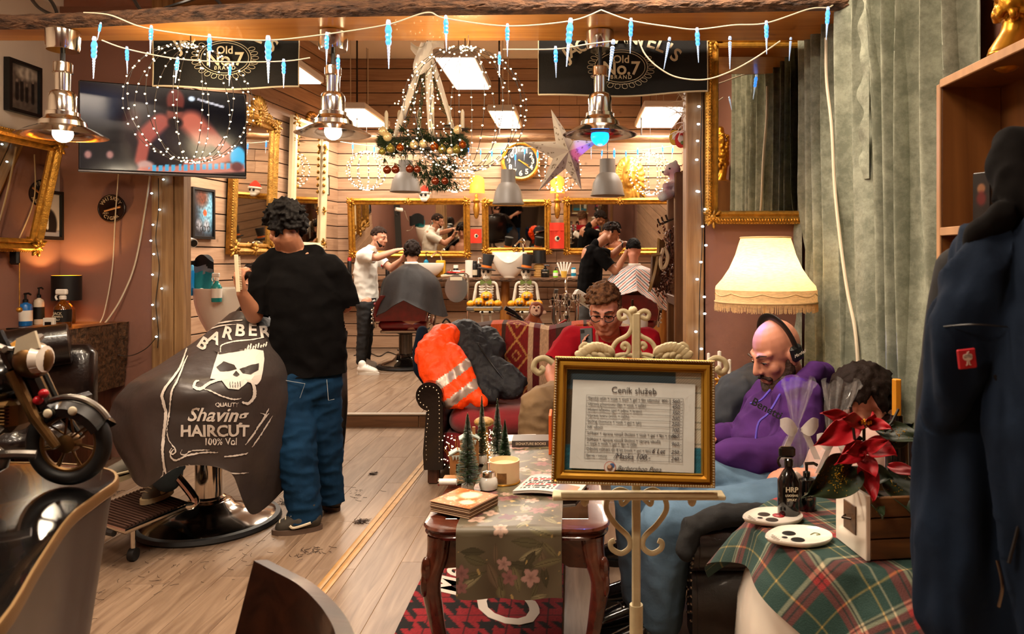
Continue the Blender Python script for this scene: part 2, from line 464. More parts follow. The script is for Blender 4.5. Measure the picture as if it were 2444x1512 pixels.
# left partition (mauve) with post of three boards
struct(MB().box((-3.36,5.28,1.6),(.76,.14,3.2)).build('wall_partition_left',m_mauve))
struct(MB().box((-3.95,6.3,2.2),(.1,2.1,4.4)).build('wall_jog_left',m_mauve))
pl = struct(MB().box((-2.885,5.29,1.66),(.19,.10,3.3)).build('trim_post_left',m_post))
for i,(x0,x1,dy) in enumerate(((-2.99,-2.915,0),(-2.912,-2.835,-.006),(-2.832,-2.765,.004))):
 piece('post_board',pl,m_post,((x0+x1)/2,5.215+dy,1.66),(round(x1-x0,3),.05,3.3))
# right partition (mauve), post and side wall
struct(MB().box((1.06,4.2,1.7),(.64,.14,3.4)).build('wall_partition_right',m_mauve))
struct(MB().box((1.42,4.6,1.7),(.1,1.4,3.4)).build('wall_jog_right',m_mauve))
struct(MB().rbox((.678,4.17,1.66),(.10,.13,3.3),.006).build('trim_post_right',m_post))
struct(MB().box((XR+.06,.7,1.7),(.12,7.1,3.4)).build('wall_right',m_mauve))
# header board over the opening
hb = MB(); a,b = V(-2.76,5.2,3.29),V(.73,4.15,3.29); mid = (a+b)/2; ang = math.atan2(b.y-a.y,b.x-a.x)
hb.rbox((0,0,0),((b-a).length,.08,.26),.006); o = hb.build('trim_header',wood('header_pine','#8d6239','#6e4826',(1.6,24,24),r=.5)); o.location = mid; o.rotation_euler = (0,0,ang); struct(o)
# wall behind the photographer with the street door (seen in the mirrors)
wf = struct(MB().box((-1.13,-2.86,1.7),(5.2,.12,3.4)).build('wall_front',m_mauve))
m_dk = wood('dark_door_wood','#5a3220','#3a1d12',(26,26,2),r=.4)
dr = thing('door_1','','',(-.2,-2.8,0)); del dr['label'],dr['category']; struct(dr)
for xx in (-.62,.22): MB().rbox((xx,-2.77,1.05),(.1,.07,2.1),.008).build('door_stile',m_dk,dr)
for zz in (.12,1.0,2.05): MB().rbox((-.2,-2.77,zz),(.74,.06,.14),.008).build('door_rail',m_dk,dr)
MB().box((-.2,-2.775,1.05),(.74,.01,1.9)).build('pane',mat('night_glass','#0a0c10',.08,spec=.6),dr)
m_panel = mat('panel_diffuser','#ffffff',.5,emit=('#fff3e2',5.5))
m_fix = mat('white_fixture','#e3dacd',.45)
for i,p in enumerate(FILL_PANELS_FRONT):  # fixtures made up to carry the added fill lights
 t = thing('ceiling_light','added ceiling panel out of view, fill light above the front seating, %s' % ['over the left barber chair','over the coffee table','nearest the street door','near the beam and the sofa'][i],'ceiling light',p)
 MB().rbox((p[0],p[1],p[2]+.02),(1.2,.34,.07),.01).build('housing',m_fix,t)
 MB().box((p[0],p[1],p[2]-.022),(1.1,.28,.012)).build('diffuser',m_panel,t)
 MB().cyl((p[0],p[1],p[2]+.05),(p[0],p[1],3.36),.03).build('mount',m_fix,t)
# ================================================================ hanging things, lamps, mirrors, wall decoration
m_chrome = mat('polished_metal','#d6cfc4',.13,1.0)
m_gold = mat('gilt','#d69a3a',.36,.72,n=(30,.45),bump=(90,.35,.006))
m_golddk = mat('old_gilt','#b98639',.42,.7,n=(24,.5),bump=(70,.5,.008))
m_mirror = mat('mirror_glass','#cfc8bd',.02,1.0)
m_black = mat('black_plastic','#0d0c0c',.4)
m_blackcl = mat('black_cloth','#0c0b0b',.9,bump=(120,.3,.003))
m_led = mat('warm_led','#fff1cf',.4,emit=('#ffe2a8',9))
m_wire = mat('dark_wire','#2a2018',.5)
m_cream = mat('cream_print','#c3b69c',.8)
m_whitewire = mat('pale_cable','#cdbfa6',.5)
def bead_row(mb,a,b,n,r,flat=1):
 a,b = Vector(a),Vector(b)
 for i in range(n): mb.ell(a+(b-a)*((i+.5)/n),(r,r,r*flat),6,4)
def sweep_frame(mb,M,w,h,prof):
 vs = []; fs = []
 for u,z in prof:
  for sx,sy in ((-1,-1),(1,-1),(1,1),(-1,1)): vs.append((sx*(w/2-u),sy*(h/2-u),z))
 for i in range(len(prof)-1):
  for k in range(4): l = (k+1) % 4; fs.append((i*4+k,i*4+l,(i+1)*4+l,(i+1)*4+k))
 mb.add(vs,fs,M)
def scroll_ornament(mb,c,r,M,seed=0,n=9):
 """a cluster of carved leaves about a point of the frame"""
 rn = random.Random(seed)
 for i in range(n):
  a = 2*PI*i/n+rn.uniform(-.2,.2); rr = r*rn.uniform(.45,.8)
  R = Matrix.Rotation(a,3,'Z')
  mb.ell(Vector(c)+R @ V(rr,0,0),(r*.42,r*.17,r*.22),6,5,M=M,R=R)
 mb.ell(c,(r*.4,r*.4,r*.32),8,6,M=M)
def ornate_mirror(t,M,w,h,fw,depth=.05,m=None,corner=True,beads=True,crest=0,mid=True,seed=0,glass=None):
 m = m or m_gold
 f = MB(); sweep_frame(f,M,w,h,[(0,-.015),(0,depth*.55),(fw*.12,depth*.8),(fw*.3,depth),(fw*.48,depth*.75),(fw*.6,depth*.4),(fw*.75,depth*.62),(fw*.9,depth*.5),(fw,depth*.15),(fw,-.015)])
 f.build('frame',m,t,smooth=25)
 MB().box((0,0,-.012),(w-.01,h-.01,.01),M).build('backing',m_black,t)
 MB().box((0,0,.004),(w-fw*1.7,h-fw*1.7,.006),M).build('mirror_pane' if glass is None else 'pane',glass or m_mirror,t)
 o = MB()
 if corner:
  for i,(sx,sy) in enumerate(((-1,-1),(1,-1),(1,1),(-1,1))):
   scroll_ornament(o,(sx*(w/2-fw*.5),sy*(h/2-fw*.5),depth*.75),fw*.75,M,seed+i)
 if mid:
  for sx,sy in ((0,1),(0,-1)): scroll_ornament(o,(0,sy*(h/2-fw*.5),depth*.75),fw*.6,M,seed+9)
 if beads:
  nb = max(6,int(w/(fw*.22))); mb2 = MB()
  for sy in (-1,1): bead_row(mb2,(-w/2,sy*(h/2-fw*.07),depth*.6),(w/2,sy*(h/2-fw*.07),depth*.6),nb,fw*.09)
  nh = max(6,int(h/(fw*.22)))
  for sx in (-1,1): bead_row(mb2,(sx*(w/2-fw*.07),-h/2,depth*.6),(sx*(w/2-fw*.07),h/2,depth*.6),nh,fw*.09)
  o.add(mb2.v,mb2.f,M)
 if crest:
  for i in range(15):
   a = PI*(i/14); rr = crest*(.75+.25*math.sin(a)); R = Matrix.Rotation(a,3,'Z')
   o.ell(V(0,h/2,depth*.6)+R @ V(rr*.6,0,0),(crest*.42,crest*.1,crest*.14),6,5,M=M,R=R)
  scroll_ornament(o,(0,h/2+crest*.3,depth*.9),crest*.38,M,seed+5,7)
  for s_ in (-1,1):
   for k in range(5): scroll_ornament(o,(s_*(crest*.8+k*w*.07),h/2-.01*k*k,depth*.8),crest*(.3-.03*k),M,seed+k,6)
 if o.v: q = o.build('carved_ornament',m,t,smooth=60); q['kind'] = 'stuff'
def pic(name,parent,M,w,h,fn,nu=48,nv=48,emit=0,rough=.5,z=0):
 """a flat print: fn(u, v) gives sRGB 0..1 at u to the right, v up"""
 mb = MB(); mb.surf(lambda u,v: V((u-.5)*w,(v-.5)*h,z),nu,nv,M); me = mb.mesh(name,0)
 ca = me.color_attributes.new('print','FLOAT_COLOR','POINT'); out = []
 for j in range(nv+1):
  for i in range(nu+1):
   c = fn(i/nu,j/nv); out += [max(0,min(1,x))**2.2 for x in c]+[1]
 ca.data.foreach_set('color',out)
 key = 'print_%s_%g_%g' % ('lit' if emit else 'matt',emit,rough)
 if key not in _m:
  M_ = bpy.data.materials.new(key); M_.use_nodes = True; _m[key] = M_; nt = M_.node_tree; b = nt.nodes['Principled BSDF']
  at = nt.nodes.new('ShaderNodeAttribute'); at.attribute_name = 'print'; b.inputs['Roughness'].default_value = rough
  if emit:
   b.inputs['Base Color'].default_value = (.01,.01,.012,1); nt.links.new(at.outputs['Color'],b.inputs['Emission Color']); b.inputs['Emission Strength'].default_value = emit; M_.cycles.emission_sampling = 'NONE'
  else: nt.links.new(at.outputs['Color'],b.inputs['Base Color'])
 me.materials.append(_m[key])
 return link(name,me,parent)
def mixc(a,b,t): t = max(0,min(1,t)); return tuple(x+(y-x)*t for x,y in zip(a,b))
def bl(u,v,cx,cy,rx,ry,soft=.25):
 d = math.hypot((u-cx)/rx,(v-cy)/ry); return max(0,min(1,(1-d)/soft+.5))
def seg(u,v,x0,y0,x1,y1,r,soft=.3,asp=1):
 dx,dy = (x1-x0)*asp,y1-y0; px_,py_ = (u-x0)*asp,v-y0; t = max(0,min(1,(px_*dx+py_*dy)/(dx*dx+dy*dy+1e-9)))
 return max(0,min(1,(1-math.hypot(px_-t*dx,py_-t*dy)/r)/soft+.5))
FACE = lambda o: frame(o,V(1,0,0),V(0,0,1))           # faces the photographer (-y)
# ---- the big beam with its bark edge
ZB = 2.566
def beam_front(x):
 return cat([V(-3.62,3.72,0),V(-2.9,3.70,0),V(-1.6,3.56,0),V(-.3,3.50,0),V(.9,3.47,0),V(1.31,3.43,0)],(x+3.62)/4.93).y
bt = thing('beam','long raw wooden beam with a bark edge crossing above the room','beam',(-1.1,3.7,ZB))
mb = MB(); mb.surf(lambda u,v: V(-3.62+4.93*u,beam_front(-3.62+4.93*u)+(3.90-beam_front(-3.62+4.93*u))*v,ZB),60,2)
mb.surf(lambda u,v: V(-3.62+4.93*u,3.90,ZB+.075*v),60,1)
mb.surf(lambda u,v: V(-3.62+4.93*u,3.90+(beam_front(-3.62+4.93*u)+.02-3.90)*v,ZB+.075),60,1)
mb.surf(lambda u,v: V(1.31,beam_front(1.31)+(3.90-beam_front(1.31))*u,ZB+.075*v),1,1)
mb.build('plank',wood('beam_pine','#c98b45','#a9672b',(1.1,16,16),r=.34,rnd=.02,coat=.2),bt)
mb = MB()
def barkf(u,v):
 xx = -3.62+4.93*u; q = noise.noise(V(xx*9,v*4,3))+.6*noise.noise(V(xx*26,v*9,7))
 return V(xx,beam_front(xx)-math.sin(PI*v)*.018-abs(q)*.020*math.sin(PI*min(v*1.3,1))-(.001 if v == 0 else 0),ZB-.001+v*.078+q*.006*v)
mb.surf(barkf,260,8)
mb.build('bark',mat('bark','#2c1c12',.9,col2='#6b4a32',n=(14,.5),bump=(40,.9,.02),stretch=(1,3,3)),bt,smooth=0)
# ---- chrome pendants on the beam
def pendant(axis,rim_y,Y,k,label,blue=False):
 c = P(axis,rim_y,Y); u = Y/F*k; z0 = c.z
 t = thing('pendant_lamp',label,'pendant lamp',(c.x,c.y,z0),'metal pendant lamps on the beam')
 zc = ZB
 MB().lathe([(31*u,zc-46*u),(33*u,zc-40*u),(34*u,zc-4*u),(31*u,zc-.001)],28,(c.x,c.y,0)).build('canopy',m_chrome,t)
 MB().cyl((c.x,c.y,zc-44*u),(c.x,c.y,z0+158*u),5*u,n=10).build('cable',m_black,t)
 MB().lathe([(3*u,z0+163*u),(18*u,z0+162*u),(19*u,z0+158*u),(19*u,z0+142*u),(20*u,z0+140*u),(16*u,z0+138*u),(15.5*u,z0+100*u),(21*u,z0+99*u),(26*u,z0+94*u),(28*u,z0+85*u),(28*u,z0+54*u),(33*u,z0+52*u),(33*u,z0+44*u),(35*u,z0+42*u),(37*u,z0+38*u),(45*u,z0+32*u),(47*u,z0+22*u),(50*u,z0+20*u),(66*u,z0+13*u),(86*u,z0+1.5*u),(89*u,z0),(86*u,z0),(64*u,z0+10*u),(44*u,z0+17*u),(30*u,z0+34*u),(12*u,z0+40*u)],36,(c.x,c.y,0)).build('shade',m_chrome,t,smooth=40)
 if not blue:
  MB().ell((c.x,c.y,z0+6*u),20*u,18,12).build('bulb',mat('lit_bulb','#fff6e6',.4,emit=('#fff0d6',26)),t)
  light('pendant_light','POINT',(c.x,c.y,z0-22*u),13,(1,.80,.55),.045,parent=t)
 else:
  MB().lathe([(12*u,z0+38*u),(16*u,z0+30*u),(23*u,z0+8*u),(21*u,z0+4*u)],20,(c.x,c.y,0)).build('socket',mat('grey_socket','#8a8580',.4),t)
  MB().ell((c.x,c.y,z0-4*u),22*u,18,12).build('bulb',mat('blue_party_bulb','#1030ff',.2,emit=('#0a6cff',5)),t,label='glowing blue party bulb')
  light('blue_light','POINT',(c.x,c.y,z0-32*u),4,(.05,.22,1),.03,parent=t)
  for tg,pw,cl_ in ((P(1822,806,3.05),170,(.03,.12,1)),(P(2190,900,2.75),90,(.03,.15,1)),(P(1395,345,4.85),110,(.05,.15,1)),(P(1385,362,4.85),50,(1,.05,.5))):      # the coloured beams the bulb throws
   o = light('blue_beam','SPOT',(c.x,c.y,z0-28*u),pw,cl_,.01,parent=t,spot=.13); o.rotation_euler = (tg-V(c.x,c.y,z0-28*u)).to_track_quat('-Z','Y').to_euler()
 return t
pendant(150,325,3.72,1.08,'polished metal pendant lamp with lit white bulb, leftmost, before the white wall')
pendant(795,320,3.74,1.0,'polished metal pendant lamp with lit white bulb in front of the gilt wall mirrors')
pendant(1432,322,3.74,1.0,'polished metal pendant lamp with glowing blue bulb beside the paper star',True)
# ---- fluorescent panels of the back room
def tube_panel(x,y0,y1,z,wd,label,power):
 t = thing('ceiling_light',label,'ceiling light',(x,(y0+y1)/2,z),'hanging light panels of the back room')
 MB().rbox((x,(y0+y1)/2,z+.045),(wd+.06,y1-y0+.06,.08),.012).build('housing',m_fix,t)
 MB().box((x,(y0+y1)/2,z),(wd,y1-y0,.014)).build('diffuser',m_panel,t)
 for s_ in (-1,1): MB().cyl((x,(y0+y1)/2+s_*.4,z+.08),(x,(y0+y1)/2+s_*.4,4.36),.006,n=6).build('hanger',m_whitewire,t)
 light('panel_light','AREA',(x,(y0+y1)/2,z-.03),power,(1,.86,.70),wd,(0,0,0),y1-y0,parent=t)
tube_panel(-2.97,6.9,8.1,3.35,.34,'white light panel half hidden behind the left black towel',75)
tube_panel(-2.88,9.25,10.45,3.3,.45,'white light panel hanging behind the middle metal pendant lamp',62)
tube_panel(-1.155,7.1,8.36,3.35,.36,'white light panel, the highest, seen through the wire globe of lights',90)
tube_panel(-.93,9.4,10.55,3.3,.30,'white light panel low behind the wire globe, above the clock',58)
tube_panel(1.15,9.15,10.5,3.3,.5,'wide white light panel beside the right wooden post',62)
# ---- live-edge board carrying the grey lamps
gb = thing('lamp_rail','live edge board hung high along the boarded back wall','shelf board',(-1.0,9.8,2.98))
MB().surf(lambda u,v: V(-3.3+4.6*u,9.66+.26*v+(.025*noise.noise(V(u*22,1,4)) if v < .5 else 0),2.985),60,2).surf(lambda u,v: V(-3.3+4.6*u,9.66+.025*noise.noise(V(u*22,1,4))-.012*math.sin(PI*v),2.985+.055*v),60,4).surf(lambda u,v: V(-3.3+4.6*u,9.92-.26*v,3.04),60,1).build('board',mat('live_edge','#b98c62',.6,col2='#8a6242',n=(9,.4),bump=(30,.6,.01),stretch=(1,4,4)),gb)
for xx in (-2.9,-1.0,.9): MB().cyl((xx,9.8,3.03),(xx,9.8,4.36),.012,n=6).build('hanging_rod',m_wire,gb)
m_grey = mat('grey_enamel','#5c544d',.5); m_inside = mat('white_enamel','#f6efe2',.5,emit=('#fff0d8',1.5))
def grey_lamp(px,rim,top,r,label):
 Y = 9.62; c = P(px,rim,Y); u = Y/F; hh = (rim-top)*u; z0 = c.z
 t = thing('grey_lamp',label,'pendant lamp',c,'grey dome lamps over the back counter')
 MB().lathe([(r*u,z0),(r*u*1.0,z0+.01),(r*.93*u,z0+hh*.12),(r*.85*u,z0+hh*.35),(r*.62*u,z0+hh*.56),(r*.48*u,z0+hh*.62),(r*.47*u,z0+hh*.66),(r*.45*u,z0+hh),(.02,z0+hh*1.01)],28,(c.x,c.y,0)).build('shade',m_grey,t,smooth=40)
 MB().lathe([(r*.97*u,z0+.002),(r*.8*u,z0+hh*.33),(.02,z0+hh*.5)],28,(c.x,c.y,0)).build('reflector',m_inside,t)
 MB().cyl((c.x,c.y,z0+hh),(c.x,c.y,3.0),.006,n=6).build('cable',m_black,t)
 light('grey_lamp_light','SPOT',(c.x,c.y,z0+.03),22,(1,.82,.6),.1,(0,0,0),parent=t,spot=2.3)
grey_lamp(968,458,383,37,'grey dome lamp below the fir wreath, leftmost of three')
grey_lamp(1213,487,405,38,'grey dome lamp hanging lowest, below the wall clock')
grey_lamp(1450,467,380,41,'grey dome lamp hanging below the blue bulb, next to the lion mask')
# ---- icicle string lights: cable and every icicle
m_ice = mat('clear_icicle','#e8f2ff',.08,trans=.75,spec=.6,emit=('#bfe0ff',.25)); m_iceb = mat('blue_icicle','#5aa0ff',.12,trans=.4,emit=('#2f8cff',1.1))
def icicle_meshes():
 prof = [(0,-1)]
 for i in range(13): z = -1+i*.072; r = .012+.05*(i/13); prof += [(r,z),(r*1.35,z+.036)]
 a = MB().lathe(prof+[(.05,-.06)],8); b = MB().lathe([(.065,-.45),(.085,-.38),(.068,-.32),(.09,-.26),(.072,-.2),(.095,-.13),(.08,-.05),(.05,0)],8)
 cp = MB().lathe([(.06,0),(.07,.05),(.05,.12),(0,.13)],8)
 ms = []
 for q,m in ((a,m_ice),(b,m_iceb),(cp,m_ice)): me = q.mesh('icicle',0); me.materials.append(m); ms.append(me)
 return ms
ice = icicle_meshes()
def icicles(t,items,Y,cable,rc=.0035):
 for px,top,ln,tilt,bluef in items:
  o = link('icicle',ice[0],t); p = P(px,top,Y); l = S(ln,Y)
  o.location = p; o.rotation_euler = (0,tilt,px*.7); o.scale = (l*.85,l*.85,l)
  if bluef: g = link('blue_glow',ice[1],o)
  g = link('cap',ice[2],o)
 for cb in cable:
  MB().tube(curve([P(a,b,c) for a,b,c in cb],12*len(cb)),rc,6).build('cable',m_whitewire,t)
ic = thing('icicle_lights','string of blue and clear plastic icicle lights along the bark beam','string lights',P(1000,40,3.45))
icicles(ic,[(240,58,42,-.25,1),(225,98,90,.02,1),(303,118,58,.03,1),(361,68,62,.06,1),(424,143,58,.16,1),(500,90,70,0,1),(549,158,48,.05,1),(640,97,100,-.07,1),(677,148,62,0,1),(780,85,70,.02,1),(807,138,60,.0,1),(927,60,102,-.1,1),(1064,46,76,.02,1),(1192,130,54,.03,1),(1211,65,70,0,1),(1326,118,66,.12,1),(1361,56,106,-.12,1),(1463,105,88,.12,0),(1506,52,74,.1,1),(1597,97,68,.2,0),(1664,75,75,.05,1),(1742,95,70,0,0),(1829,58,72,-.03,1),(1887,95,50,-.5,0),(1976,25,74,.16,1)],3.40,
 [[(200,30,3.5),(262,36,3.44),(330,62,3.42),(400,76,3.42),(500,88,3.42),(640,96,3.42),(790,80,3.42),(927,58,3.42),(1018,30,3.42),(1064,44,3.42),(1211,62,3.42),(1361,50,3.42),(1435,24,3.42)],
 [(243,96,3.41),(303,117,3.41),(420,140,3.41),(549,148,3.41),(678,146,3.41),(740,138,3.41)],
 [(1200,118,3.41),(1326,117,3.41),(1400,106,3.41),(1463,98,3.41)],
 [(1435,24,3.42),(1506,49,3.41),(1600,64,3.41),(1664,70,3.41),(1750,60,3.41),(1829,55,3.41),(1930,22,3.41),(1976,18,3.41),(1990,10,3.42)],
 [(1524,96,3.42),(1540,130,3.42),(1570,160,3.42),(1615,184,3.42),(1680,190,3.42),(1740,172,3.42),(1800,140,3.42),(1862,98,3.42)]])
ib = thing('icicle_lights','string of small icicle lights along the high board of the back wall','string lights',P(1200,345,9.6))
icicles(ib,[(842,343,28,0,1),(893,350,28,0,1),(1118,352,24,0,1),(1147,358,24,0,1),(1174,360,28,.08,1),(1197,358,24,0,1),(1230,368,30,0,1),(1253,355,28,-.1,1),(1283,362,34,0,1),(1381,358,26,.15,0),(1411,354,26,0,0),(1437,360,26,.1,1),(1466,358,38,0,1),(1494,362,26,0,1),(1522,356,30,0,1),(1549,360,34,0,0),(1581,350,28,-.15,1),(1606,352,28,.1,1)],9.6,
 [[(812,338,9.6),(893,348,9.6),(960,340,9.6),(1060,346,9.6),(1174,356,9.6),(1260,352,9.6),(1381,356,9.6),(1480,362,9.6),(1560,355,9.6),(1625,345,9.6)]],.005)
# ---- LED strings on the two posts
def post_leds(pts,Y,label,leds):
 t = thing('led_string',label,'string lights',P(*pts[len(pts)//2],Y))
 MB().tube(curve([P(a,b,Y) for a,b in pts],60),.0028,6).build('cable',m_wire,t)
 bulb = MB().ell((0,0,0),(.009,.006,.006),8,6).mesh('bulb'); bulb.materials.append(mat('cool_led','#dff2ff',.3,emit=('#bfe4ff',10)))
 for a,b in leds:
  o = link('bulb',bulb,t); o.location = P(a,b,Y-.012)
post_leds([(378,425),(378,500),(372,570),(380,640),(372,720),(378,790),(376,830)],5.17,'thin LED string running down the left wooden post',[(390,428),(362,461),(381,500),(365,536),(360,574),(367,606),(386,688),(364,655),(364,727),(367,760),(373,803)])
post_leds([(1676,100),(1675,250),(1672,400),(1676,560),(1670,700),(1668,840),(1666,880)],4.08,'thin LED string running down the right wooden post beside the gilt mirror',[(1690,124),(1690,214),(1668,254),(1667,296),(1665,336),(1663,381),(1688,417),(1667,457),(1664,456),(1683,499),(1677,540),(1685,585),(1673,625),(1664,666),(1681,708),(1682,748),(1661,791),(1674,832)])
# ---- wire globes
def globe(c,r,label,nmer=14,nled=15,rl=.0042,rw=.0016,sq=1.0):
 t = thing('light_globe',label,'light decoration',c,'wire globes of lights'); wi = MB(); le = MB(); rn = random.Random(int(r*1000+c[0]*77))
 for k in range(nmer):
  a = 2*PI*k/nmer+rn.uniform(-.06,.06); pts = []
  for j in range(17):
   e = -PI/2+PI*j/16; pts.append(Vector(c)+V(r*math.cos(e)*math.cos(a),r*math.cos(e)*math.sin(a),r*sq*math.sin(e)))
  wi.tube(pts,rw,4,caps=False)
  for j in range(nled):
   e = -PI/2+PI*(j+.5+rn.uniform(-.25,.25))/nled; q = Vector(c)+V(r*math.cos(e)*math.cos(a),r*math.cos(e)*math.sin(a),r*sq*math.sin(e))
   le.ell(q+V(rn.uniform(-.004,.004),0,0),(rl*1.25,rl,rl),6,4)
 wi.tube([Vector(c)+V(0,0,r*sq),Vector(c)+V(0,0,r*sq+.05)],rw*2,4)
 o = wi.build('wire_frame',m_wire,t); o['kind'] = 'stuff'
 o = le.build('leds',m_led,t); o['kind'] = 'stuff'
 light('globe_light','POINT',Vector(c)+V(0,0,r*.35),120*r*r if r < .35 and c[1] < 5 else 8*r*r,(1,.78,.48),r*.5,parent=t)
 return t
g1 = globe(P(455,248,3.72),S(139,3.72),'large wire globe of warm lights hanging in front of the television')
MB().tube(curve([P(455,112,3.72),P(462,100,3.72),P(465,92,3.72)],8),.003,6).build('hanging_cord',m_whitewire,g1)
g2 = globe(P(1110,262,3.74),S(147,3.74),'large wire globe of warm lights hanging beside the fir wreath',16)
MB().tube(curve([P(1110,116,3.74),P(1117,104,3.74),P(1118,84,3.74)],8),.003,6).build('hanging_cord',m_whitewire,g2)
for px,py,r,nm in ((875,407,46,'above the wide mirror, left of the wreath'),(1085,412,46,'behind the lowest baubles of the wreath'),(1335,405,52,'behind the white paper star'),(1552,415,50,'beside the golden lion mask')):
 c = P(px,py,10.2); g = globe(c,S(r,10.2),'small wire globe of warm lights '+nm,11,13,.0075,.003)
 MB().tube([c+V(0,0,S(r,10.2)),V(c.x,10.2,4.36)],.003,4).build('hanging_cord',m_wire,g)
# ---- television
tvc = [P(187,190,4.48),P(588,222,4.86),P(586,420,4.86),P(187,405,4.48)]
mid = sum(tvc,V(0,0,0))/4; xv = (tvc[1]-tvc[0]+tvc[2]-tvc[3]).normalized(); yv = V(0,0,1); xv = V(xv.x,xv.y,0).normalized()
MT = frame(mid,xv,yv); TW,TH = .94,.55
tv = thing('television','flat black television showing a man at a table, mounted on the mauve wall','television',mid)
MB().rbox((0,0,-.03),(TW,TH,.045),.008,MT).build('case',mat('tv_case','#17151a',.3),tv)
MB().rbox((0,-TH/2-.006,-.02),(TW,.016,.05),.004,MT).build('bottom_bezel',mat('tv_bezel','#4b4648',.35,.4),tv)
def tvf(u,v):
 c = (.035,.04,.07); c = mixc(c,(.10,.16,.24),.7*bl(u,v,.12,.75,.25,.2,.9)); c = mixc(c,(.14,.10,.11),bl(u,v,.32,.5,.1,.4,.8))
 sk = (.62,.30,.25)
 c = mixc(c,(.26,.16,.15),bl(u,v,.3,.6,.05,.12,.6)); c = mixc(c,(.13,.09,.10),bl(u,v,.56,.38,.17,.36,.4))
 c = mixc(c,sk,seg(u,v,.47,.6,.38,.42,.09,.6,1.7)); c = mixc(c,sk,seg(u,v,.38,.42,.35,.12,.06,.5,1.7)); c = mixc(c,(.74,.38,.30),seg(u,v,.66,.62,.74,.46,.13,.7,1.7)); c = mixc(c,sk,seg(u,v,.76,.5,.92,.24,.075,.5,1.7)); c = mixc(c,(.70,.36,.29),seg(u,v,.92,.22,.64,.1,.055,.5,1.7)); c = mixc(c,(.72,.55,.5),bl(u,v,.38,.06,.05,.06,.5))
 c = mixc(c,(.42,.19,.16),bl(u,v,.56,.86,.055,.15,.3)); c = mixc(c,(.5,.26,.21),bl(u,v,.555,.70,.05,.09,.4)); c = mixc(c,(.09,.06,.07),bl(u,v,.56,.76,.055,.035,.5)); c = mixc(c,(.12,.08,.08),bl(u,v,.56,.60,.045,.06,.5))
 c = mixc(c,(.85,.9,.95),bl(u,v,.66,.9,.02,.03,.5)); c = mixc(c,(.8,.78,.8),seg(u,v,.70,.9,.86,.83,.012,.5,1.7))
 c = mixc(c,(.76,.45,.38),seg(u,v,.36,-.02,1.0,.10,.06,.5,1.7))
 if seg(u,v,.42,.03,1.0,.12,.035,.5,1.7) > .4 and (u*26) % 1 < .5: c = (.30,.62,.75)
 c = mixc(c,(.25,.68,.85),bl(u,v,.955,.22,.05,.13,.3)); c = mixc(c,(.4,.2,.2),bl(u,v,.95,.1,.04,.06,.5))
 for a,b in ((.045,.16),(.17,.17)): c = mixc(c,(.62,.42,.38),bl(u,v,a,b,.02,.045,.7))
 return c
pic('screen',tv,MT,TW-.02,TH-.02,tvf,130,76,emit=1.0,rough=.15,z=-.006)
MB().rbox((-.1,0,-.1),(.3,.25,.1),.01,MT).build('wall_bracket',m_black,tv)
MB().cyl(MT @ V(-.1,0,-.12),V(-3.05,5.22,(MT @ V(0,0,0)).z),.025).build('mount_arm',m_black,tv)
# TV cables
for nm,pts in (('thin pale cable hanging straight below the television',[(283,412,5.1),(275,520,5.18),(268,640,5.18),(250,740,5.15),(236,775,5.1)]),('pale double cable curving from the television to the wooden shelf',[(358,420,5.16),(345,510,5.18),(322,630,5.18),(290,710,5.16),(255,765,5.12),(240,776,5.1)])):
 o = MB().tube(curve([P(*q) for q in pts],40),.006 if 'double' in nm else .004,6).build('television_cable',m_whitewire); tag(o,nm,'cable')
# ---- black bar towels
def towel(px0,px1,top,bot0,botm,bot1,Y,label,sag):
 t = thing('bar_towel',label,'towel',P((px0+px1)/2,top,Y),'black bar towels hung behind the beam')
 A,B = P(px0,top,Y),P(px1,top,Y); w_ = B.x-A.x
 def fn(u,v):
  zb = cat([P(0,bot0,Y),P(0,botm,Y),P(0,bot1,Y)],u).z
  return V(A.x+w_*u,Y+.012*math.sin(u*9+v*3)*(v),A.z+(zb-A.z)*v)
 MB().sheet(fn,40,14,.006).build('cloth',m_blackcl,t)
 hem = MB().tube([fn(i/40,1)+V(0,-.004,0) for i in range(41)],.005,6).tube([fn(0,i/10)+V(0,-.004,0) for i in range(11)],.003,5).tube([fn(1,i/10)+V(0,-.004,0) for i in range(11)],.003,5); hem.build('hem',m_cream,t)
 cx,cz = (A.x+B.x)/2,0
 def put(s_,size,u,pyy,**k):
  p = P(0,pyy,Y); text(s_,size,FACE(V(A.x+w_*u,Y-.02,p.z)),m_cream,t,**k)
 return t,A,w_,put
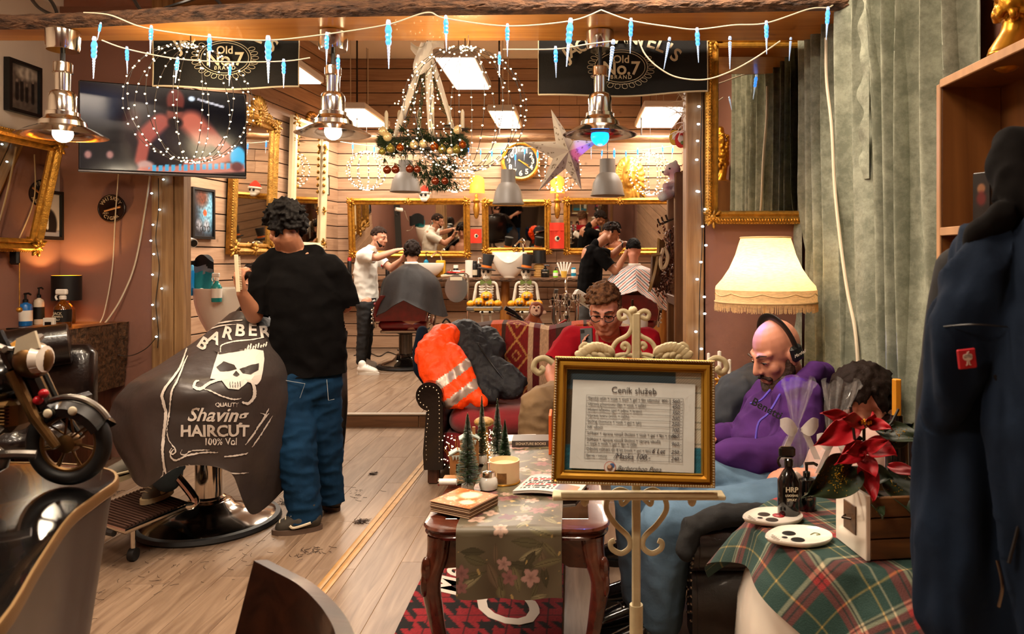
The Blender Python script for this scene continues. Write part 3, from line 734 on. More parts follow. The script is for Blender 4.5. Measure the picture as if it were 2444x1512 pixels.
for (a,b,top,b0,bm,b1,lab) in ((1285,1688,60,226,229,218,'black towel printed Old No.7 hanging at the right, over the post'),(365,715,60,205,212,207,'black towel printed Old No.7 hanging behind the left wire globe')):
 t,A,w_,put = towel(a,b,top,b0,bm,b1,4.02,lab,0)
 Y = 3.995; cxp = a+(b-a)*.5; k = (b-a)/403
 cxp = a+(b-a)*.49
 oy = 0 if a > 1000 else -22
 text('Old',S(26,Y),FACE(P(cxp,142+oy,Y)),m_cream,t,bold=.012); text('No.7',S(44,Y),FACE(P(cxp,164+oy,Y)),m_cream,t,bold=.02); text('BRAND',S(13,Y),FACE(P(cxp,184+oy,Y)),m_cream,t,bold=.01,space=1.3)
 ring = MB()
 for rr,yy in ((63,41),(57,36)): ring.tube([P(cxp+rr*math.cos(q*2*PI/48),160+oy+yy*math.sin(q*2*PI/48),Y) for q in range(48)],.0016,4,closed=True)
 for q in range(26):
  aa = q*2*PI/26
  if -2.4 < math.atan2(math.sin(aa),math.cos(aa)) < -.7: continue
  ring.tube([P(cxp+(72+9*math.cos(z))*math.cos(aa+.09*math.sin(z)),160+oy+(46+6*math.cos(z))*math.sin(aa+.09*math.sin(z)),Y) for z in [i*2*PI/10 for i in range(10)]],.0014,4,closed=True)
 o = ring.build('emblem',m_cream,t); o['kind'] = 'stuff'
 word = "JACK DANIEL'S"; n = len(word)
 mb = MB()
 for i,ch in enumerate(word):
  if ch == ' ': continue
  tt = (i+.5)/n; ang = math.radians(150-120*tt); px_ = cxp+150*math.cos(ang)*k*1.05; py_ = 188+oy-98*math.sin(ang)
  vs,fs = text_geo(ch,S(44,Y),bold=.02,ext=.0006)
  mb.add(vs,fs,FACE(P(px_,py_,Y)) @ Matrix.Rotation((ang-PI/2)*.6,4,'Z'))
 mb.build('lettering',m_cream,t,smooth=0)['kind'] = 'stuff'
# ---- wall mirrors of the back counter
def back_mirror(x0,x1,y0,y1,label,seed,tilt=6):
 Y = 10.58; a,b = P(x0,y0,Y),P(x1,y1,Y); w_,h_ = b.x-a.x,a.z-b.z; c = (a+b)/2
 t = thing('wall_mirror',label,'mirror',(c.x,Y+.05,b.z),'gilt mirrors over the back counter')
 M = frame(c,V(1,0,0),V(0,-math.sin(math.radians(tilt)),math.cos(math.radians(tilt))))
 ornate_mirror(t,M,w_,h_,.095,.05,m_gold,beads=False,seed=seed)
back_mirror(832,1122,473,614,'wide gilt mirror above the sink behind the white shirted barber',1)
back_mirror(1151,1315,476,606,'smaller gilt mirror above the washbasin between the two wall lamps',2)
back_mirror(1345,1612,472,607,'wide gilt mirror behind the barber cutting in black, rightmost',3)
# ---- two tall mirrors on the left boarded wall
dl = (V(-3.46,10.75,0)-V(-3.90,7.0,0)).normalized(); nl = V(dl.y,-dl.x,0)
def on_left(Y,z,off=0): q = V(-3.90,7.0,0)+dl*((Y-7.0)/dl.y)+nl*off; return V(q.x,q.y,z)
def left_frame(y0,y1,z0,z1,off=.05,tilt=0):
 c = on_left((y0+y1)/2,(z0+z1)/2,off); return frame(c,dl,(V(0,0,1)+nl*tilt).normalized())
t = thing('wall_mirror','tall carved gilt mirror with crest on the boarded wall under the television','mirror',on_left(8.35,1.45)); MM = left_frame(7.95,8.85,1.47,3.05,.06,.04)
ornate_mirror(t,MM,.92,1.6,.13,.07,m_golddk,crest=.22,seed=11)
t = thing('wall_mirror','tall white and gilt mirror with rounded top behind the pendant lamp','mirror',on_left(9.7,1.57)); MM = left_frame(9.22,10.18,1.5,3.25,.06,.03)
m_ivory = mat('ivory_lacquer','#e0c9a0',.35,n=(6,.15))
f = MB(); sweep_frame(f,MM,.96,1.7,[(0,-.015),(0,.03),(.02,.06),(.06,.065),(.09,.035),(.11,.02),(.11,-.015)]); f.build('frame',m_ivory,t,smooth=25)
MB().box((0,0,0),(.8,1.55,.01),MM).build('mirror_pane',m_mirror,t)
o = MB()
for s_ in (-1,1):
 scroll_ornament(o,(s_*.42,.78,.05),.09,MM,3); scroll_ornament(o,(s_*.42,.55,.05),.06,MM,4); scroll_ornament(o,(s_*.42,-.3,.05),.06,MM,6); scroll_ornament(o,(s_*.42,-.75,.05),.08,MM,7)
 for k in range(9): o.ell(V(s_*.37,.68-k*.09,.05),(.02,.03,.02),6,4,M=MM)
for k in range(9): a = PI*k/8; o.ell(V(.14*math.cos(a),.86+.10*math.sin(a),.05),(.06,.03,.03),6,4,M=MM)
o.build('gilt_ornament',m_golddk,t,smooth=60)['kind'] = 'stuff'
# ---- framed motorcycle poster, label frame
t = thing('framed_poster','black framed poster of two motorcycles under blue sky, on boarded wall','picture',on_left(7.5,1.63)); MM = left_frame(7.35,7.70,1.62,2.13,.03); wq,hq = .37,.52
f = MB(); sweep_frame(f,MM,wq,hq,[(0,-.02),(0,.02),(.025,.022),(.03,.008),(.03,-.02)]); f.build('frame',m_black,t,smooth=20)
def posterf(u,v):
 c = mixc((.10,.11,.14),(.42,.62,.72),bl(u,v,.75,.6,.45,.45,.9)); c = mixc(c,(.35,.18,.12),bl(u,v,.45,.85,.3,.2,.9)); c = mixc(c,(.75,.30,.15),bl(u,v,.6,.52,.1,.07,.4))
 for a in (.3,.68):
  c = mixc(c,(.55,.55,.58),.8*bl(u,v,a,.25,.16,.13,.6))
  for s_ in (-.12,.12):
   d = math.hypot(u-a-s_,(v-.17)*1.4); c = mixc(c,(.05,.05,.06),1 if .06 < d < .09 else 0)
 n_ = noise.noise(V(u*14,v*18,2)); return tuple(x*(1+.5*n_) for x in c)
pic('poster',t,MM,wq-.055,hq-.055,posterf,40,54,z=.004)
t = thing('small_frame','narrow framed note beside the tall white mirror on the boards','picture',on_left(10.35,2.3)); MM = left_frame(10.25,10.4,2.3,2.6,.03)
f = MB(); sweep_frame(f,MM,.13,.28,[(0,-.01),(0,.012),(.014,.014),(.016,-.01)]); f.build('frame',m_wire,t,smooth=20); MB().box((0,0,0),(.1,.25,.006),MM).build('note',m_cream,t)
# ---- clock, lion mask, wall lamps
c = P(1243,385,10.62); t = thing('wall_clock','round gilt wall clock with black dial and white numerals','clock',c); R0 = S(48,10.62); MC = FACE(c)
MB().lathe([(R0*.78,-.02),(R0*.8,.05),(R0*.88,.07),(R0*.95,.06),(R0,.02),(R0*.98,-.04)],40,M=MC).build('rim',m_gold,t)
MB().lathe([(R0*.82,-.02),(R0*.82,.01),(0,.012)],40,M=MC).build('dial',mat('black_dial','#0c0b0d',.3),t)
for n_ in range(1,13):
 a = PI/2-n_*PI/6; text(str(n_),R0*.36,MC @ Matrix.Translation((R0*.6*math.cos(a),R0*.6*math.sin(a),.016)),m_cream,t,'numeral',bold=.03)
for a,l in ((PI/2-2*PI*(3.9/12),.42),(PI/2-2*PI*(21/60),.62)):
 d = V(math.cos(a),math.sin(a),0); MB().tube([MC @ (d*(-.04)+V(0,0,.022)),MC @ (d*R0*l+V(0,0,.022))],[.012,.004],6).build('hand',m_gold,t)
c = P(1503,422,10.55); b = Blob(); rn = random.Random(5)
for i in range(60):
 a = 2*PI*i/60*3.0; rr = .12+.10*(i/60)+rn.uniform(-.02,.02); p = c+V(rr*math.cos(a)*.95,.03+.05*(i/60),rr*1.45*math.sin(a)-.02)
 b.cap(p,.035,p+V(math.cos(a)*.05+.01,.0,math.sin(a)*.08-.03),.014)
b.ell(c+V(0,.0,.02),(.11,.1,.17)).ell(c+V(0,-.08,-.05),(.055,.06,.06)).cap(c+V(0,-.09,.08),.025,c+V(0,-.13,-.02),.035).cap(c+V(-.045,-.09,.075),.022,c+V(-.06,-.07,.06),.02).cap(c+V(.045,-.09,.075),.022,c+V(.06,-.07,.06),.02).ell(c+V(0,-.09,-.12),(.04,.03,.03)).ell(c+V(0,.08,0),(.22,.06,.32))
o = b.build('lion_mask',mat('gold_paint','#d3a24a',.42,.55),None,voxel=.012,smooth=2); tag(o,'gold lion head mask on the boarded back wall','wall mask')
m_amber = mat('amber_shade','#f0a040',.6,emit=('#ff8a14',.8))
for px,wq,lab in ((1137,17,'amber wall lamp with gilt bracket between left and middle mirrors'),(1330,16,'amber wall lamp with gilt bracket behind the paper star')):
 c = P(px,462,10.56); t = thing('wall_lamp',lab,'wall lamp',c,'amber wall lamps')
 r = S(wq,10.56); top = P(px,430,10.56).z
 def sh(u,v):
  a = PI+PI*u; e = .06*math.sin(PI*u); return V(c.x+r*1.05*math.cos(a)*(1-.05*v),c.y+.07+r*math.sin(a)*.9,c.z+.01+(top-c.z+e)*v)
 MB().sheet(sh,14,6,.006).build('shade',m_amber,t)
 MB().lathe([(.012,-.36),(.03,-.33),(.05,-.22),(.035,-.14),(.055,-.1),(.02,-.07),(.025,-.03),(.012,0)],14,(c.x,c.y-.0,c.z)).build('bracket',m_gold,t)
 light('amber_light','POINT',(c.x,c.y-.02,c.z+.1),4,(1,.55,.16),.05,parent=t)
for px,py,h_,lab in ((1136,563,34,'small red printed towel between left and middle mirrors'),(1329,562,62,'long red printed towel hanging below the right wall lamp')):
 t = thing('hand_towel',lab,'towel',P(px,py,10.5)); wd = 26 if h_ < 40 else 34
 A = P(px-wd/2,py-h_/2,10.48); w_,l_ = S(wd,10.48),S(h_,10.48)
 MB().sheet(lambda u,v: V(A.x+w_*u,10.48+.015*math.sin(u*7),A.z-l_*v),12,12,.012).build('cloth',mat('red_towel','#c8321c',.9,bump=(90,.4,.004)),t)
 if h_ > 40: MB().rbox((A.x+w_/2,10.465,A.z-l_*.3),(w_,.012,.012),.004).build('fold',mat('red_towel'),t)
 MB().ell((A.x+w_*.55,10.463,A.z-l_*.62 if h_ > 40 else A.z-l_*.5),(w_*.2,.006,w_*.2),14,8).build('badge',m_cream,t); MB().ell((A.x+w_*.58,10.456,A.z-(l_*.6 if h_ > 40 else l_*.48)),(w_*.1,.004,w_*.13),10,6).build('badge_face',m_black,t)
# ---- left wall: gilt mirror, photographs, tin sign
t = thing('wall_mirror','gilt framed mirror tilted forward at the left edge','mirror',(-3.6,4.4,1.46))
MM = frame(V(-3.52,4.38,1.83),V(0,1,0),(V(.155,0,.71)).normalized()); ornate_mirror(t,MM,1.06,.76,.085,.05,m_gold,mid=False,seed=21)
MB().rbox((-3.60,4.72,1.42),(.06,.03,.1),.01).build('bracket',m_black,t); MB().cyl((-3.57,4.72,1.38),(-3.57,4.72,1.1),.003,n=5).build('pull_chain',m_gold,t); MB().ell((-3.57,4.72,1.08),.018,10,8).build('chain_ball',m_gold,t)
def wall_photo(y0,y1,z0,z1,lab,fn):
 t = thing('framed_photograph',lab,'picture',(-3.62,(y0+y1)/2,z0)); MM = frame(V(-3.63,(y0+y1)/2,(z0+z1)/2),V(0,1,0),V(0,0,1)); wq,hq = y1-y0,z1-z0
 f = MB(); sweep_frame(f,MM,wq,hq,[(0,-.018),(0,.02),(.022,.022),(.025,.006),(.025,-.018)]); f.build('frame',m_black,t,smooth=20)
 pic('photograph',t,MM,wq-.045,hq-.045,fn,36,46,z=.004)
def ph1(u,v):
 c = (.33,.29,.26); c = mixc(c,(.62,.57,.52),bl(u,v,.6,.85,.4,.15,.6));
 for a,h_ in ((.25,.55),(.42,.6),(.6,.5),(.82,.62)): c = mixc(c,(.1,.09,.09),seg(u,v,a,.25,a,h_,.06,.4)); c = mixc(c,(.5,.44,.4),bl(u,v,a,h_+.08,.035,.04,.5))
 return tuple(x*(1+.3*noise.noise(V(u*9,v*9,1))) for x in c)
def ph2(u,v):
 c = (.72,.69,.66) if v > .12 else (.85,.82,.78); c = mixc(c,(.07,.065,.065),bl(u,v,.45,.28,.42,.36,.2) if v > .1 else 0); c = mixc(c,(.8,.78,.74),seg(u,v,.4,.2,.4,.55,.05,.4)); c = mixc(c,(.5,.47,.45),bl(u,v,.38,.76,.12,.14,.3)); c = mixc(c,(.2,.18,.17),bl(u,v,.38,.64,.09,.08,.4))
 return c
wall_photo(4.69,4.98,2.36,2.70,'black framed old photograph of a group, high on the white wall',ph1)
wall_photo(4.95,5.19,1.54,1.88,'black framed photograph of a bearded man in a suit, in the corner',ph2)
c = P(267,497,5.19); t = thing('tin_sign','round dark tin sign reading whiskey and cigar on the mauve wall','sign',c); MC = FACE(c); r = S(33,5.19)
MB().lathe([(r,-.004),(r,.006),(r*.94,.009),(r*.9,.006),(0,.006)],36,M=MC).build('plate',mat('tin_print','#2c1712',.35,.3,n=(30,.5)),t)
m_tint = mat('tin_lettering','#b39a7c',.5)
def arc_text(s_,r_,a0,a1,size,M,m,t,flip=False,**k):
 mb = MB(); n = len(s_)
 for i,ch in enumerate(s_):
  a = math.radians(a0+(a1-a0)*(i+.5)/n); vs,fs = text_geo(ch,size,ext=.0005,**k); mb.add(vs,fs,M @ Matrix.Translation((r_*math.cos(a),r_*math.sin(a),.008)) @ Matrix.Rotation(a-PI/2+(PI if flip else 0),4,'Z'))
 mb.build('lettering',m,t,smooth=0)['kind'] = 'stuff'
arc_text('WHISKEY',r*.72,155,25,r*.36,MC,m_tint,t,bold=.02); arc_text('CIGAR',r*.72,225,315,r*.34,MC,m_tint,t,True,bold=.02); text('AND',r*.2,MC @ Matrix.Translation((-r*.4,-r*.35,.008)),m_tint,t)
MB().tube([MC @ V(-r*.45,-r*.2,.014),MC @ V(r*.7,r*.12,.014)],[r*.06,r*.09],10).build('cigar',mat('cigar_brown','#a9713f',.5),t)
# ================================================================ back room furniture and small things
m_slab = wood('counter_slab','#8a5c38','#5c3820',(1.6,18,18),r=.4,rnd=.03)
m_edge = mat('live_edge_bark','#6d4a2e',.8,col2='#33200f',n=(16,.5),bump=(40,.8,.012),stretch=(1,3,3))
m_legwood = wood('honey_wood','#b06f2c','#84501c',(22,22,2),r=.4)
m_cer = mat('white_ceramic','#e6ddd0',.14,coat=.5); m_red = mat('red_leather','#7a0f12',.32,n=(14,.35),bump=(70,.15,.004),coat=.2)
m_dkmetal = mat('dark_chrome','#5d5650',.2,1.0); m_blk_gloss = mat('black_gloss','#0b0a0a',.14,coat=.6)
m_white_pl = mat('white_plastic','#e7e1d6',.4)
t = thing('counter','long live edge wooden counter along the boarded back wall','counter',(-1,10.4,.11))
CZ = 1.155
MB().surf(lambda u,v: V(-3.32+4.7*u,10.12+.56*v+(.03*noise.noise(V(u*20,1,9)) if v < .1 else 0),CZ),60,3).surf(lambda u,v: V(-3.32+4.7*u,10.68-.56*v,CZ-.055),60,2).build('top',m_slab,t)
MB().surf(lambda u,v: V(-3.32+4.7*u,10.12+.03*noise.noise(V(u*20,1,9))-.014*math.sin(PI*v)+.01*noise.noise(V(u*90,v*5,2)),CZ-.055+.055*v),160,5).build('bark_edge',m_edge,t,smooth=0)
for px0,px1 in ((700,745),(1194,1218),(1560,1590)):
 a,b = P(px0,0,10.45).x,P(px1,0,10.45).x
 MB().surf(lambda u,v: V((a+b)/2+(b-a)*.5*math.cos(2*PI*u)*(1+.15*math.sin(5*v)),10.45+.09*math.sin(2*PI*u),.115+(CZ-.055-.115)*v),20,12,cu=True).build('slab_leg',m_legwood,t)
def sink(px,y0,y1,r,label,cut=False):
 Y = 10.25; c = P(px,y1,Y); hh = S(y1-y0,Y); R_ = S(r,Y); t = thing('washbasin',label,'washbasin',(c.x,Y,CZ))
 z0 = CZ
 def fn(u,v,k=1):
  a = 2*PI*u; rr = R_*(.35+.65*math.sin(PI/2*v)**.8)*k; zz = z0+hh*v
  if cut: zz -= hh*.42*v**3*max(0,math.cos(a+PI/2))**4
  return V(c.x+rr*math.cos(a),Y+rr*.72*math.sin(a),zz)
 mb = MB(); mb.surf(lambda u,v: fn(u,v),36,10,cu=True); mb.surf(lambda u,v: fn(u,1-v*.92,.92) if v > 0 else fn(u,1,.96),36,10,cu=True)
 mb.surf(lambda u,v: fn(u,1,1-.04*v)+V(0,0,.012*math.sin(PI*v)),36,3,cu=True); mb.lathe([(R_*.36,0),(0,.001)],24,(c.x,Y,z0+.001))
 mb.build('basin',m_cer,t)
 fx = P(px+r*.75,y0-4,Y+.1)
 MB().tube(curve([V(fx.x,Y+.2,z0),V(fx.x,Y+.2,z0+hh+.1),V(fx.x-.04,Y+.1,z0+hh+.16),V(fx.x-.1,Y,z0+hh+.1)],14),.014,8).build('tap',m_chrome,t)
sink(1020,628,661,40,'white washbasin on the counter behind the seated grey caped client')
sink(1216,606,665,42,'tall white shampoo basin with curved neck cut between the two skeletons',True)
def bottle(name,label,px,ybot,ytop,r,Y,m,mcap=None,style='pump',lab=None,base=None,cat_='bottle',group=None,text_=None):
 b = P(px,ybot,Y); z0 = base if base is not None else b.z; top = P(px,ytop,Y).z; h = top-z0; R_ = S(r,Y); x = b.x
 t = thing(name,label,cat_,(x,Y,z0),group); mcap = mcap or m_black
 if style == 'pump':
  MB().lathe([(R_*.95,0),(R_,h*.03),(R_,h*.58),(R_*.85,h*.64),(R_*.35,h*.68),(R_*.33,h*.72)],18,(x,Y,z0)).build('body',m,t)
  MB().lathe([(R_*.4,h*.7),(R_*.4,h*.78),(R_*.16,h*.8),(R_*.16,h*.94)],12,(x,Y,z0)).tube([V(x-R_*.2,Y,z0+h*.95),V(x+R_*.7,Y-R_*.2,z0+h*.97),V(x+R_*1.1,Y-R_*.3,z0+h*.93)],R_*.17,8).build('pump',mcap,t)
 elif style == 'spray':
  MB().lathe([(R_*.95,0),(R_,h*.03),(R_,h*.5),(R_*.6,h*.62),(R_*.35,h*.68),(R_*.33,h*.74)],18,(x,Y,z0)).build('body',m,t)
  q = MB().lathe([(R_*.42,h*.72),(R_*.42,h*.8),(R_*.3,h*.82)],12,(x,Y,z0)); q.rbox((x-R_*.15,Y,z0+h*.91),(R_*1.5,R_*.6,h*.15),h*.03); q.tube(curve([V(x-R_*.7,Y,z0+h*.86),V(x-R_*.95,Y,z0+h*.78),V(x-R_*.75,Y,z0+h*.7)],8),R_*.13,6); q.build('trigger_head',mcap,t)
 elif style == 'can':
  MB().lathe([(R_*.95,0),(R_,h*.02),(R_,h*.78),(R_*.9,h*.82)],18,(x,Y,z0)).build('body',m,t); MB().lathe([(R_*.9,h*.81),(R_*.86,h*.97),(R_*.7,h)],16,(x,Y,z0)).build('cap',mcap,t)
 elif style == 'jar':
  MB().lathe([(R_*.9,0),(R_,h*.05),(R_,h*.7),(R_*.9,h*.75)],18,(x,Y,z0)).build('body',m,t); MB().lathe([(R_*.95,h*.74),(R_*.95,h),(0,h)],18,(x,Y,z0)).build('lid',mcap,t)
 if lab: MB().lathe([(R_*1.02,h*.14),(R_*1.02,h*.46)],18,(x,Y,z0)).build('label',lab,t)
 if text_:
  n = len(text_)
  for i,(s_,k,zz) in enumerate(text_): text(s_,R_*k,FACE(V(x,Y-R_*1.03,z0+h*zz)),m_cream,t,bold=.02)
 return t
gB = 'bottles on the back counter'
B_ = lambda *a,**k: bottle(*a,base=CZ,**k)
B_('lotion_bottle','blue pump bottle behind the seated client at the back sink',1017,655,600,6,10.55,mat('blue_liquid','#1f7fa0',.2),style='pump')
B_('spray_can','black spray can beside the skeleton with paper roll',1133,662,622,6,10.3,m_black,style='can',lab=m_cream)
B_('spray_can','white capped dark bottle behind the left skeleton hat',1142,662,614,6,10.35,m_black,m_white_pl,style='pump')
B_('lotion_bottle','squat black pump bottle right of the right skeleton',1301,668,632,10,10.3,m_black,style='pump',text_=[('BARBER',.35,.4)])
B_('lotion_bottle','bright green bottle on the back counter',1326,668,637,6,10.3,mat('green_soap','#74c81e',.3),style='pump',lab=m_white_pl)
B_('lotion_bottle','blue and white bottle beside the black shirted barber',1369,668,638,6,10.3,m_white_pl,mat('blue_liquid'),style='can',lab=mat('blue_liquid'))
B_('jar','striped dark jar right of the yellow box',1088,662,632,6,10.35,m_black,m_white_pl,style='jar')
B_('lotion_bottle','dark bottle on the counter left of the white shirted barber',834,661,614,5,10.4,m_black,mat('red_cap','#b0201a',.4),style='can')
B_('lotion_bottle','black bottle between the barber in white and his client',925,663,620,5,10.45,m_black,style='pump')
t = thing('yellow_box','yellow box beside the left washbasin','box',(P(1052,662,10.4).x,10.42,CZ)); c = P(1052,642,10.42); MB().rbox((c.x,c.y,CZ+.12),(S(20,10.4),.12,.24),.01).build('carton',mat('yellow_card','#d89a18',.6),t); MB().box((c.x,c.y-.062,CZ+.14),(S(12,10.4),.002,.1)).build('panel',m_cream,t)
t = thing('paper_roll','white paper towel roll standing on the back counter','paper roll',(P(1120,662,10.3).x,10.3,CZ)); c = P(1120,662,10.3); MB().lathe([(.055,.002),(.056,.0),(.056,.24),(.02,.242),(.02,.2)],20,(c.x,10.3,CZ)).build('roll',mat('white_paper','#ded6ca',.85),t); MB().lathe([(.021,.2),(.019,.243),(.014,.243),(.014,.2)],12,(c.x,10.3,CZ)).build('core',mat('cardboard','#a88458',.8),t)
# tray of clippers
t = thing('clipper_tray','pile of barber clippers and cables on the counter','clippers',(P(1082,662,10.3).x,10.3,CZ)); c = P(1080,662,10.3)
for i in range(4): MB().tube(curve([V(c.x-.15+.04*i,10.22+.03*i,CZ+.02+.02*i),V(c.x,10.25,CZ+.03+.02*i),V(c.x+.17,10.24+.02*i,CZ+.025+.02*i)],8),[.018+.006*math.sin(k) for k in range(9)],8).build('clipper',[m_cream,m_black,mat('red_cap'),m_chrome][i],t)
# lamp with wicker base
c = P(1287,668,10.4); t = thing('table_lamp','small lamp with black shade and wicker base on the back counter','lamp',(c.x,10.42,CZ))
MB().lathe([(.07,0)]+[(.075+.006*(i % 2),.01+i*.012) for i in range(14)]+[(.05,.19)],20,(c.x,10.42,CZ)).build('base',mat('wicker','#b58a4a',.7),t); MB().lathe([(.1,.2),(.09,.38),(.085,.38),(.095,.2)],20,(c.x,10.42,CZ)).build('shade',m_black,t)
# tools pot
c = P(1346,668,10.3); t = thing('tool_pot','yellow pot of white combs on the back counter','pot',(c.x,10.3,CZ)); MB().lathe([(.035,0),(.045,.09),(.04,.09),(.03,.01)],16,(c.x,10.3,CZ)).build('pot',mat('yellow_glaze','#d8b04c',.4),t)
for i in range(5): MB().rbox((0,0,.1),(.022,.006,.2),.003,Matrix.Translation((c.x+.012*(i-2),10.3,CZ+.02)) @ Matrix.Rotation(.18*(i-2),4,'Y')).build('comb',m_white_pl,t)
# skull ornament with red cap on the mirror
c = P(1013,466,10.45); t = thing('skull_ornament','small white skull with red santa hat hanging at the wide mirror','ornament',c)
Blob().ell(c,(.075,.075,.08)).ell(c+V(0,-.03,-.06),(.05,.04,.035)).build('skull',m_white_pl,t,voxel=.01,smooth=2)
for s_ in (-1,1): MB().ell(c+V(s_*.03,-.068,.005),(.02,.012,.024),10,6).build('eye_socket',m_black,t)
MB().lathe([(.08,.03),(.085,.05),(.07,.09),(.02,.14),(0,.145)],14,c).build('hat',mat('red_towel'),t); MB().tube([c+V(.083*math.cos(a/12*2*PI),.083*math.sin(a/12*2*PI),.035) for a in range(12)],.016,6,closed=True).build('hat_trim',m_white_pl,t)
# ---- oval mirror on a stand
c = P(1089,688,9.7); t = thing('oval_mirror','oval grey hand mirror hanging on a metal stand under the counter','mirror',V(P(1117,0,9.7).x,9.7,.11))
MB().lathe([(0,-.008),(S(27,9.7),-.006),(S(27.5,9.7),.0),(S(27,9.7),.006),(0,.007)],32,M=FACE(c) @ Matrix.Diagonal((1,1.22,1,1))).build('mirror_disc',mat('mirror_back','#8d8780',.18,.7),t)
MB().box((c.x,c.y-.01,c.z+.13),(.16,.002,.045)).build('paper_label',m_cream,t)
px_ = P(1117,0,9.7).x; MB().cyl((px_,9.7,.11),(px_,9.7,1.2),.018,n=10).build('pole',m_chrome,t); MB().tube(curve([V(px_,9.7,1.2),V(px_-.05,9.7,1.23),V(c.x,9.71,c.z+.2)],8),.008,6).build('hook',m_chrome,t); MB().lathe([(.16,.11),(.15,.125),(.02,.135)],20,(px_,9.7,0)).build('base',m_chrome,t)
# ---- skeleton butlers
m_bone = mat('bone','#d9d0bf',.5,n=(12,.12)); m_hat = mat('felt_hat','#191514',.7); m_orange = mat('orange_band','#d2691a',.6); m_bow = mat('green_bow','#5c6a2c',.7); m_pump = mat('pumpkin','#e39214',.4)
def skeleton(cx,Y,label):
 u = Y/F; o = P(cx,620,Y); X0 = o.x
 def Q(dx,py,dy=0): return V(X0+dx*u,Y+dy,H-(py-620)*u)
 t = thing('skeleton_figure',label,'figurine',(X0,Y,.11),'skeleton butlers')
 hd = Blob().ell(Q(0,650),(13*u,14*u,14*u)).ell(Q(0,662,-.02),(9*u,9*u,8*u)).mesh(.009,3); hd.materials.append(m_bone); hd = link('skull',hd,t)
 for s_ in (-1,1): MB().ell(Q(s_*5,648,-.062),(3.4*u,.012,3.8*u),10,6).build('eye_socket',m_black,hd)
 MB().prism([(-.008,-.008),(.008,-.008),(0,.012)],0,.006,FACE(Q(0,656,-.074))).build('nose',m_black,hd)
 MB().tube([Q(-5,664,-.055),Q(0,665.5,-.062),Q(5,664,-.055)],.003,5).build('mouth',m_black,hd)
 M = Matrix.Translation(Q(0,640)) @ Matrix.Rotation(.16,4,'Y')
 ht = MB().lathe([(0,-2*u),(22*u,-3*u),(23*u,-1*u),(12*u,2*u),(11*u,10*u),(14*u,32*u),(13.5*u,34*u),(0,34*u)],24,M=M).build('top_hat',m_hat,t); MB().lathe([(12.4*u,1.5*u),(12.2*u,7*u)],24,M=M).build('hat_band',m_orange,ht)
 MB().cyl(Q(0,668),Q(0,745),3.2*u,n=8).build('spine',m_bone,t)
 for s_ in (-1,1):
  MB().prism([(0,-.004),(.06,-.035),(.075,0),(.06,.035),(0,.004)],-.01,.01,FACE(Q(0,673,-.06)) @ Matrix.Diagonal((s_,1,1,1))).build('bow_tie',m_bow,t)
  for k in range(6):
   z = 682+k*6.2; MB().tube(curve([Q(s_*2,z,-.05),Q(s_*11,z+2,-.045),Q(s_*(17-k*.4),z+1,0),Q(s_*9,z-1,.05)],10),.0095,6).build('rib',m_bone,t)
  MB().tube(curve([Q(s_*3,676),Q(s_*17,674),Q(s_*24,680),Q(s_*27,700),Q(s_*30,719)],14),[.02]*5+[.017]*5+[.021]*5,8).build('upper_arm',m_bone,t)
  MB().tube(curve([Q(s_*30,719),Q(s_*30,732,-.1),Q(s_*29,738,-.16)],8),.016,8).build('forearm',m_bone,t)
  h_ = Blob().ell(Q(s_*29,738,-.17),(7*u,.05,4*u))
  for q in range(4): h_.cap(Q(s_*(24+3.4*q),739,-.2),.011,Q(s_*(23+3.4*q),736,-.25),.009)
  h_.build('hand',m_bone,t,voxel=.008,smooth=2)
  MB().tube([Q(s_*9,752),Q(s_*9.5,757),Q(s_*10,770),Q(s_*10,780),Q(s_*10.5,784)],[4*u,3*u,2.4*u,2.6*u,3.8*u],8).build('thigh_bone',m_bone,t)
  MB().tube([Q(s_*10.5,786),Q(s_*10.5,800),Q(s_*11,850)],[3.6*u,2.4*u,3*u],8).build('shin_bone',m_bone,t)
  MB().ell(V(X0+s_*11*u,Y-.05,.135),(.04,.09,.025),10,6).build('foot',m_bone,t)
 MB().rbox(Q(0,745),(34*u,.08,12*u),.03).build('pelvis',m_bone,t)
 for s_ in (-1,1): MB().lathe([(0,0),(3*u,0),(3*u,.002),(0,.002)],12,M=FACE(Q(s_*9,744,-.042))).build('pelvis_hole',m_black,t)
 tr = MB().rbox(Q(0,733,-.2),(80*u,.2,10*u),.012).build('tray',mat('tray_grey','#6a6258',.6,n=(12,.4)),t)
 MB().box(Q(0,734,-.303),(44*u,.004,5*u)).build('nameplate',mat('brass_plate','#9a7434',.5),tr)
 for i,(dx,py,r) in enumerate(((-32,722,9),(-12,719,13),(12,722,12),(31,721,9),(4,705,13))):
  c = Q(dx,py,-.2 if i != 4 else -.17); pm = MB()
  pm.surf(lambda a,b: c+V(r*u*(1+.07*math.cos(8*2*PI*a))*math.cos(2*PI*a)*math.sin(PI*b),r*u*math.sin(2*PI*a)*math.sin(PI*b)*(1+.07*math.cos(8*2*PI*a)),-r*u*.85*math.cos(PI*b)),32,10,cu=True)
  p_ = pm.build('pumpkin',m_pump,t,smooth=60)
  if i in (1,2,4):
   for s_ in (-1,1): MB().prism([(-.016,-.008),(.016,-.008),(0,.022)],-.004,.008,FACE(c+V(s_*r*u*.38,-r*u*.95,r*u*.2))).build('eye',m_cream,p_)
   MB().prism([(-.038,.006),(0,-.004),(.038,.008),(.025,-.02),(0,-.028),(-.022,-.018)],-.004,.008,FACE(c+V(0,-r*u*.98,-r*u*.3))).build('mouth',m_black,p_)
  MB().tube([c+V(0,0,r*u*.8),c+V(.008,0,r*u*1.05)],.008,6).build('stem',m_bow,p_)
skeleton(1161,9.15,'skeleton butler in top hat holding pumpkin tray, beside the paper roll')
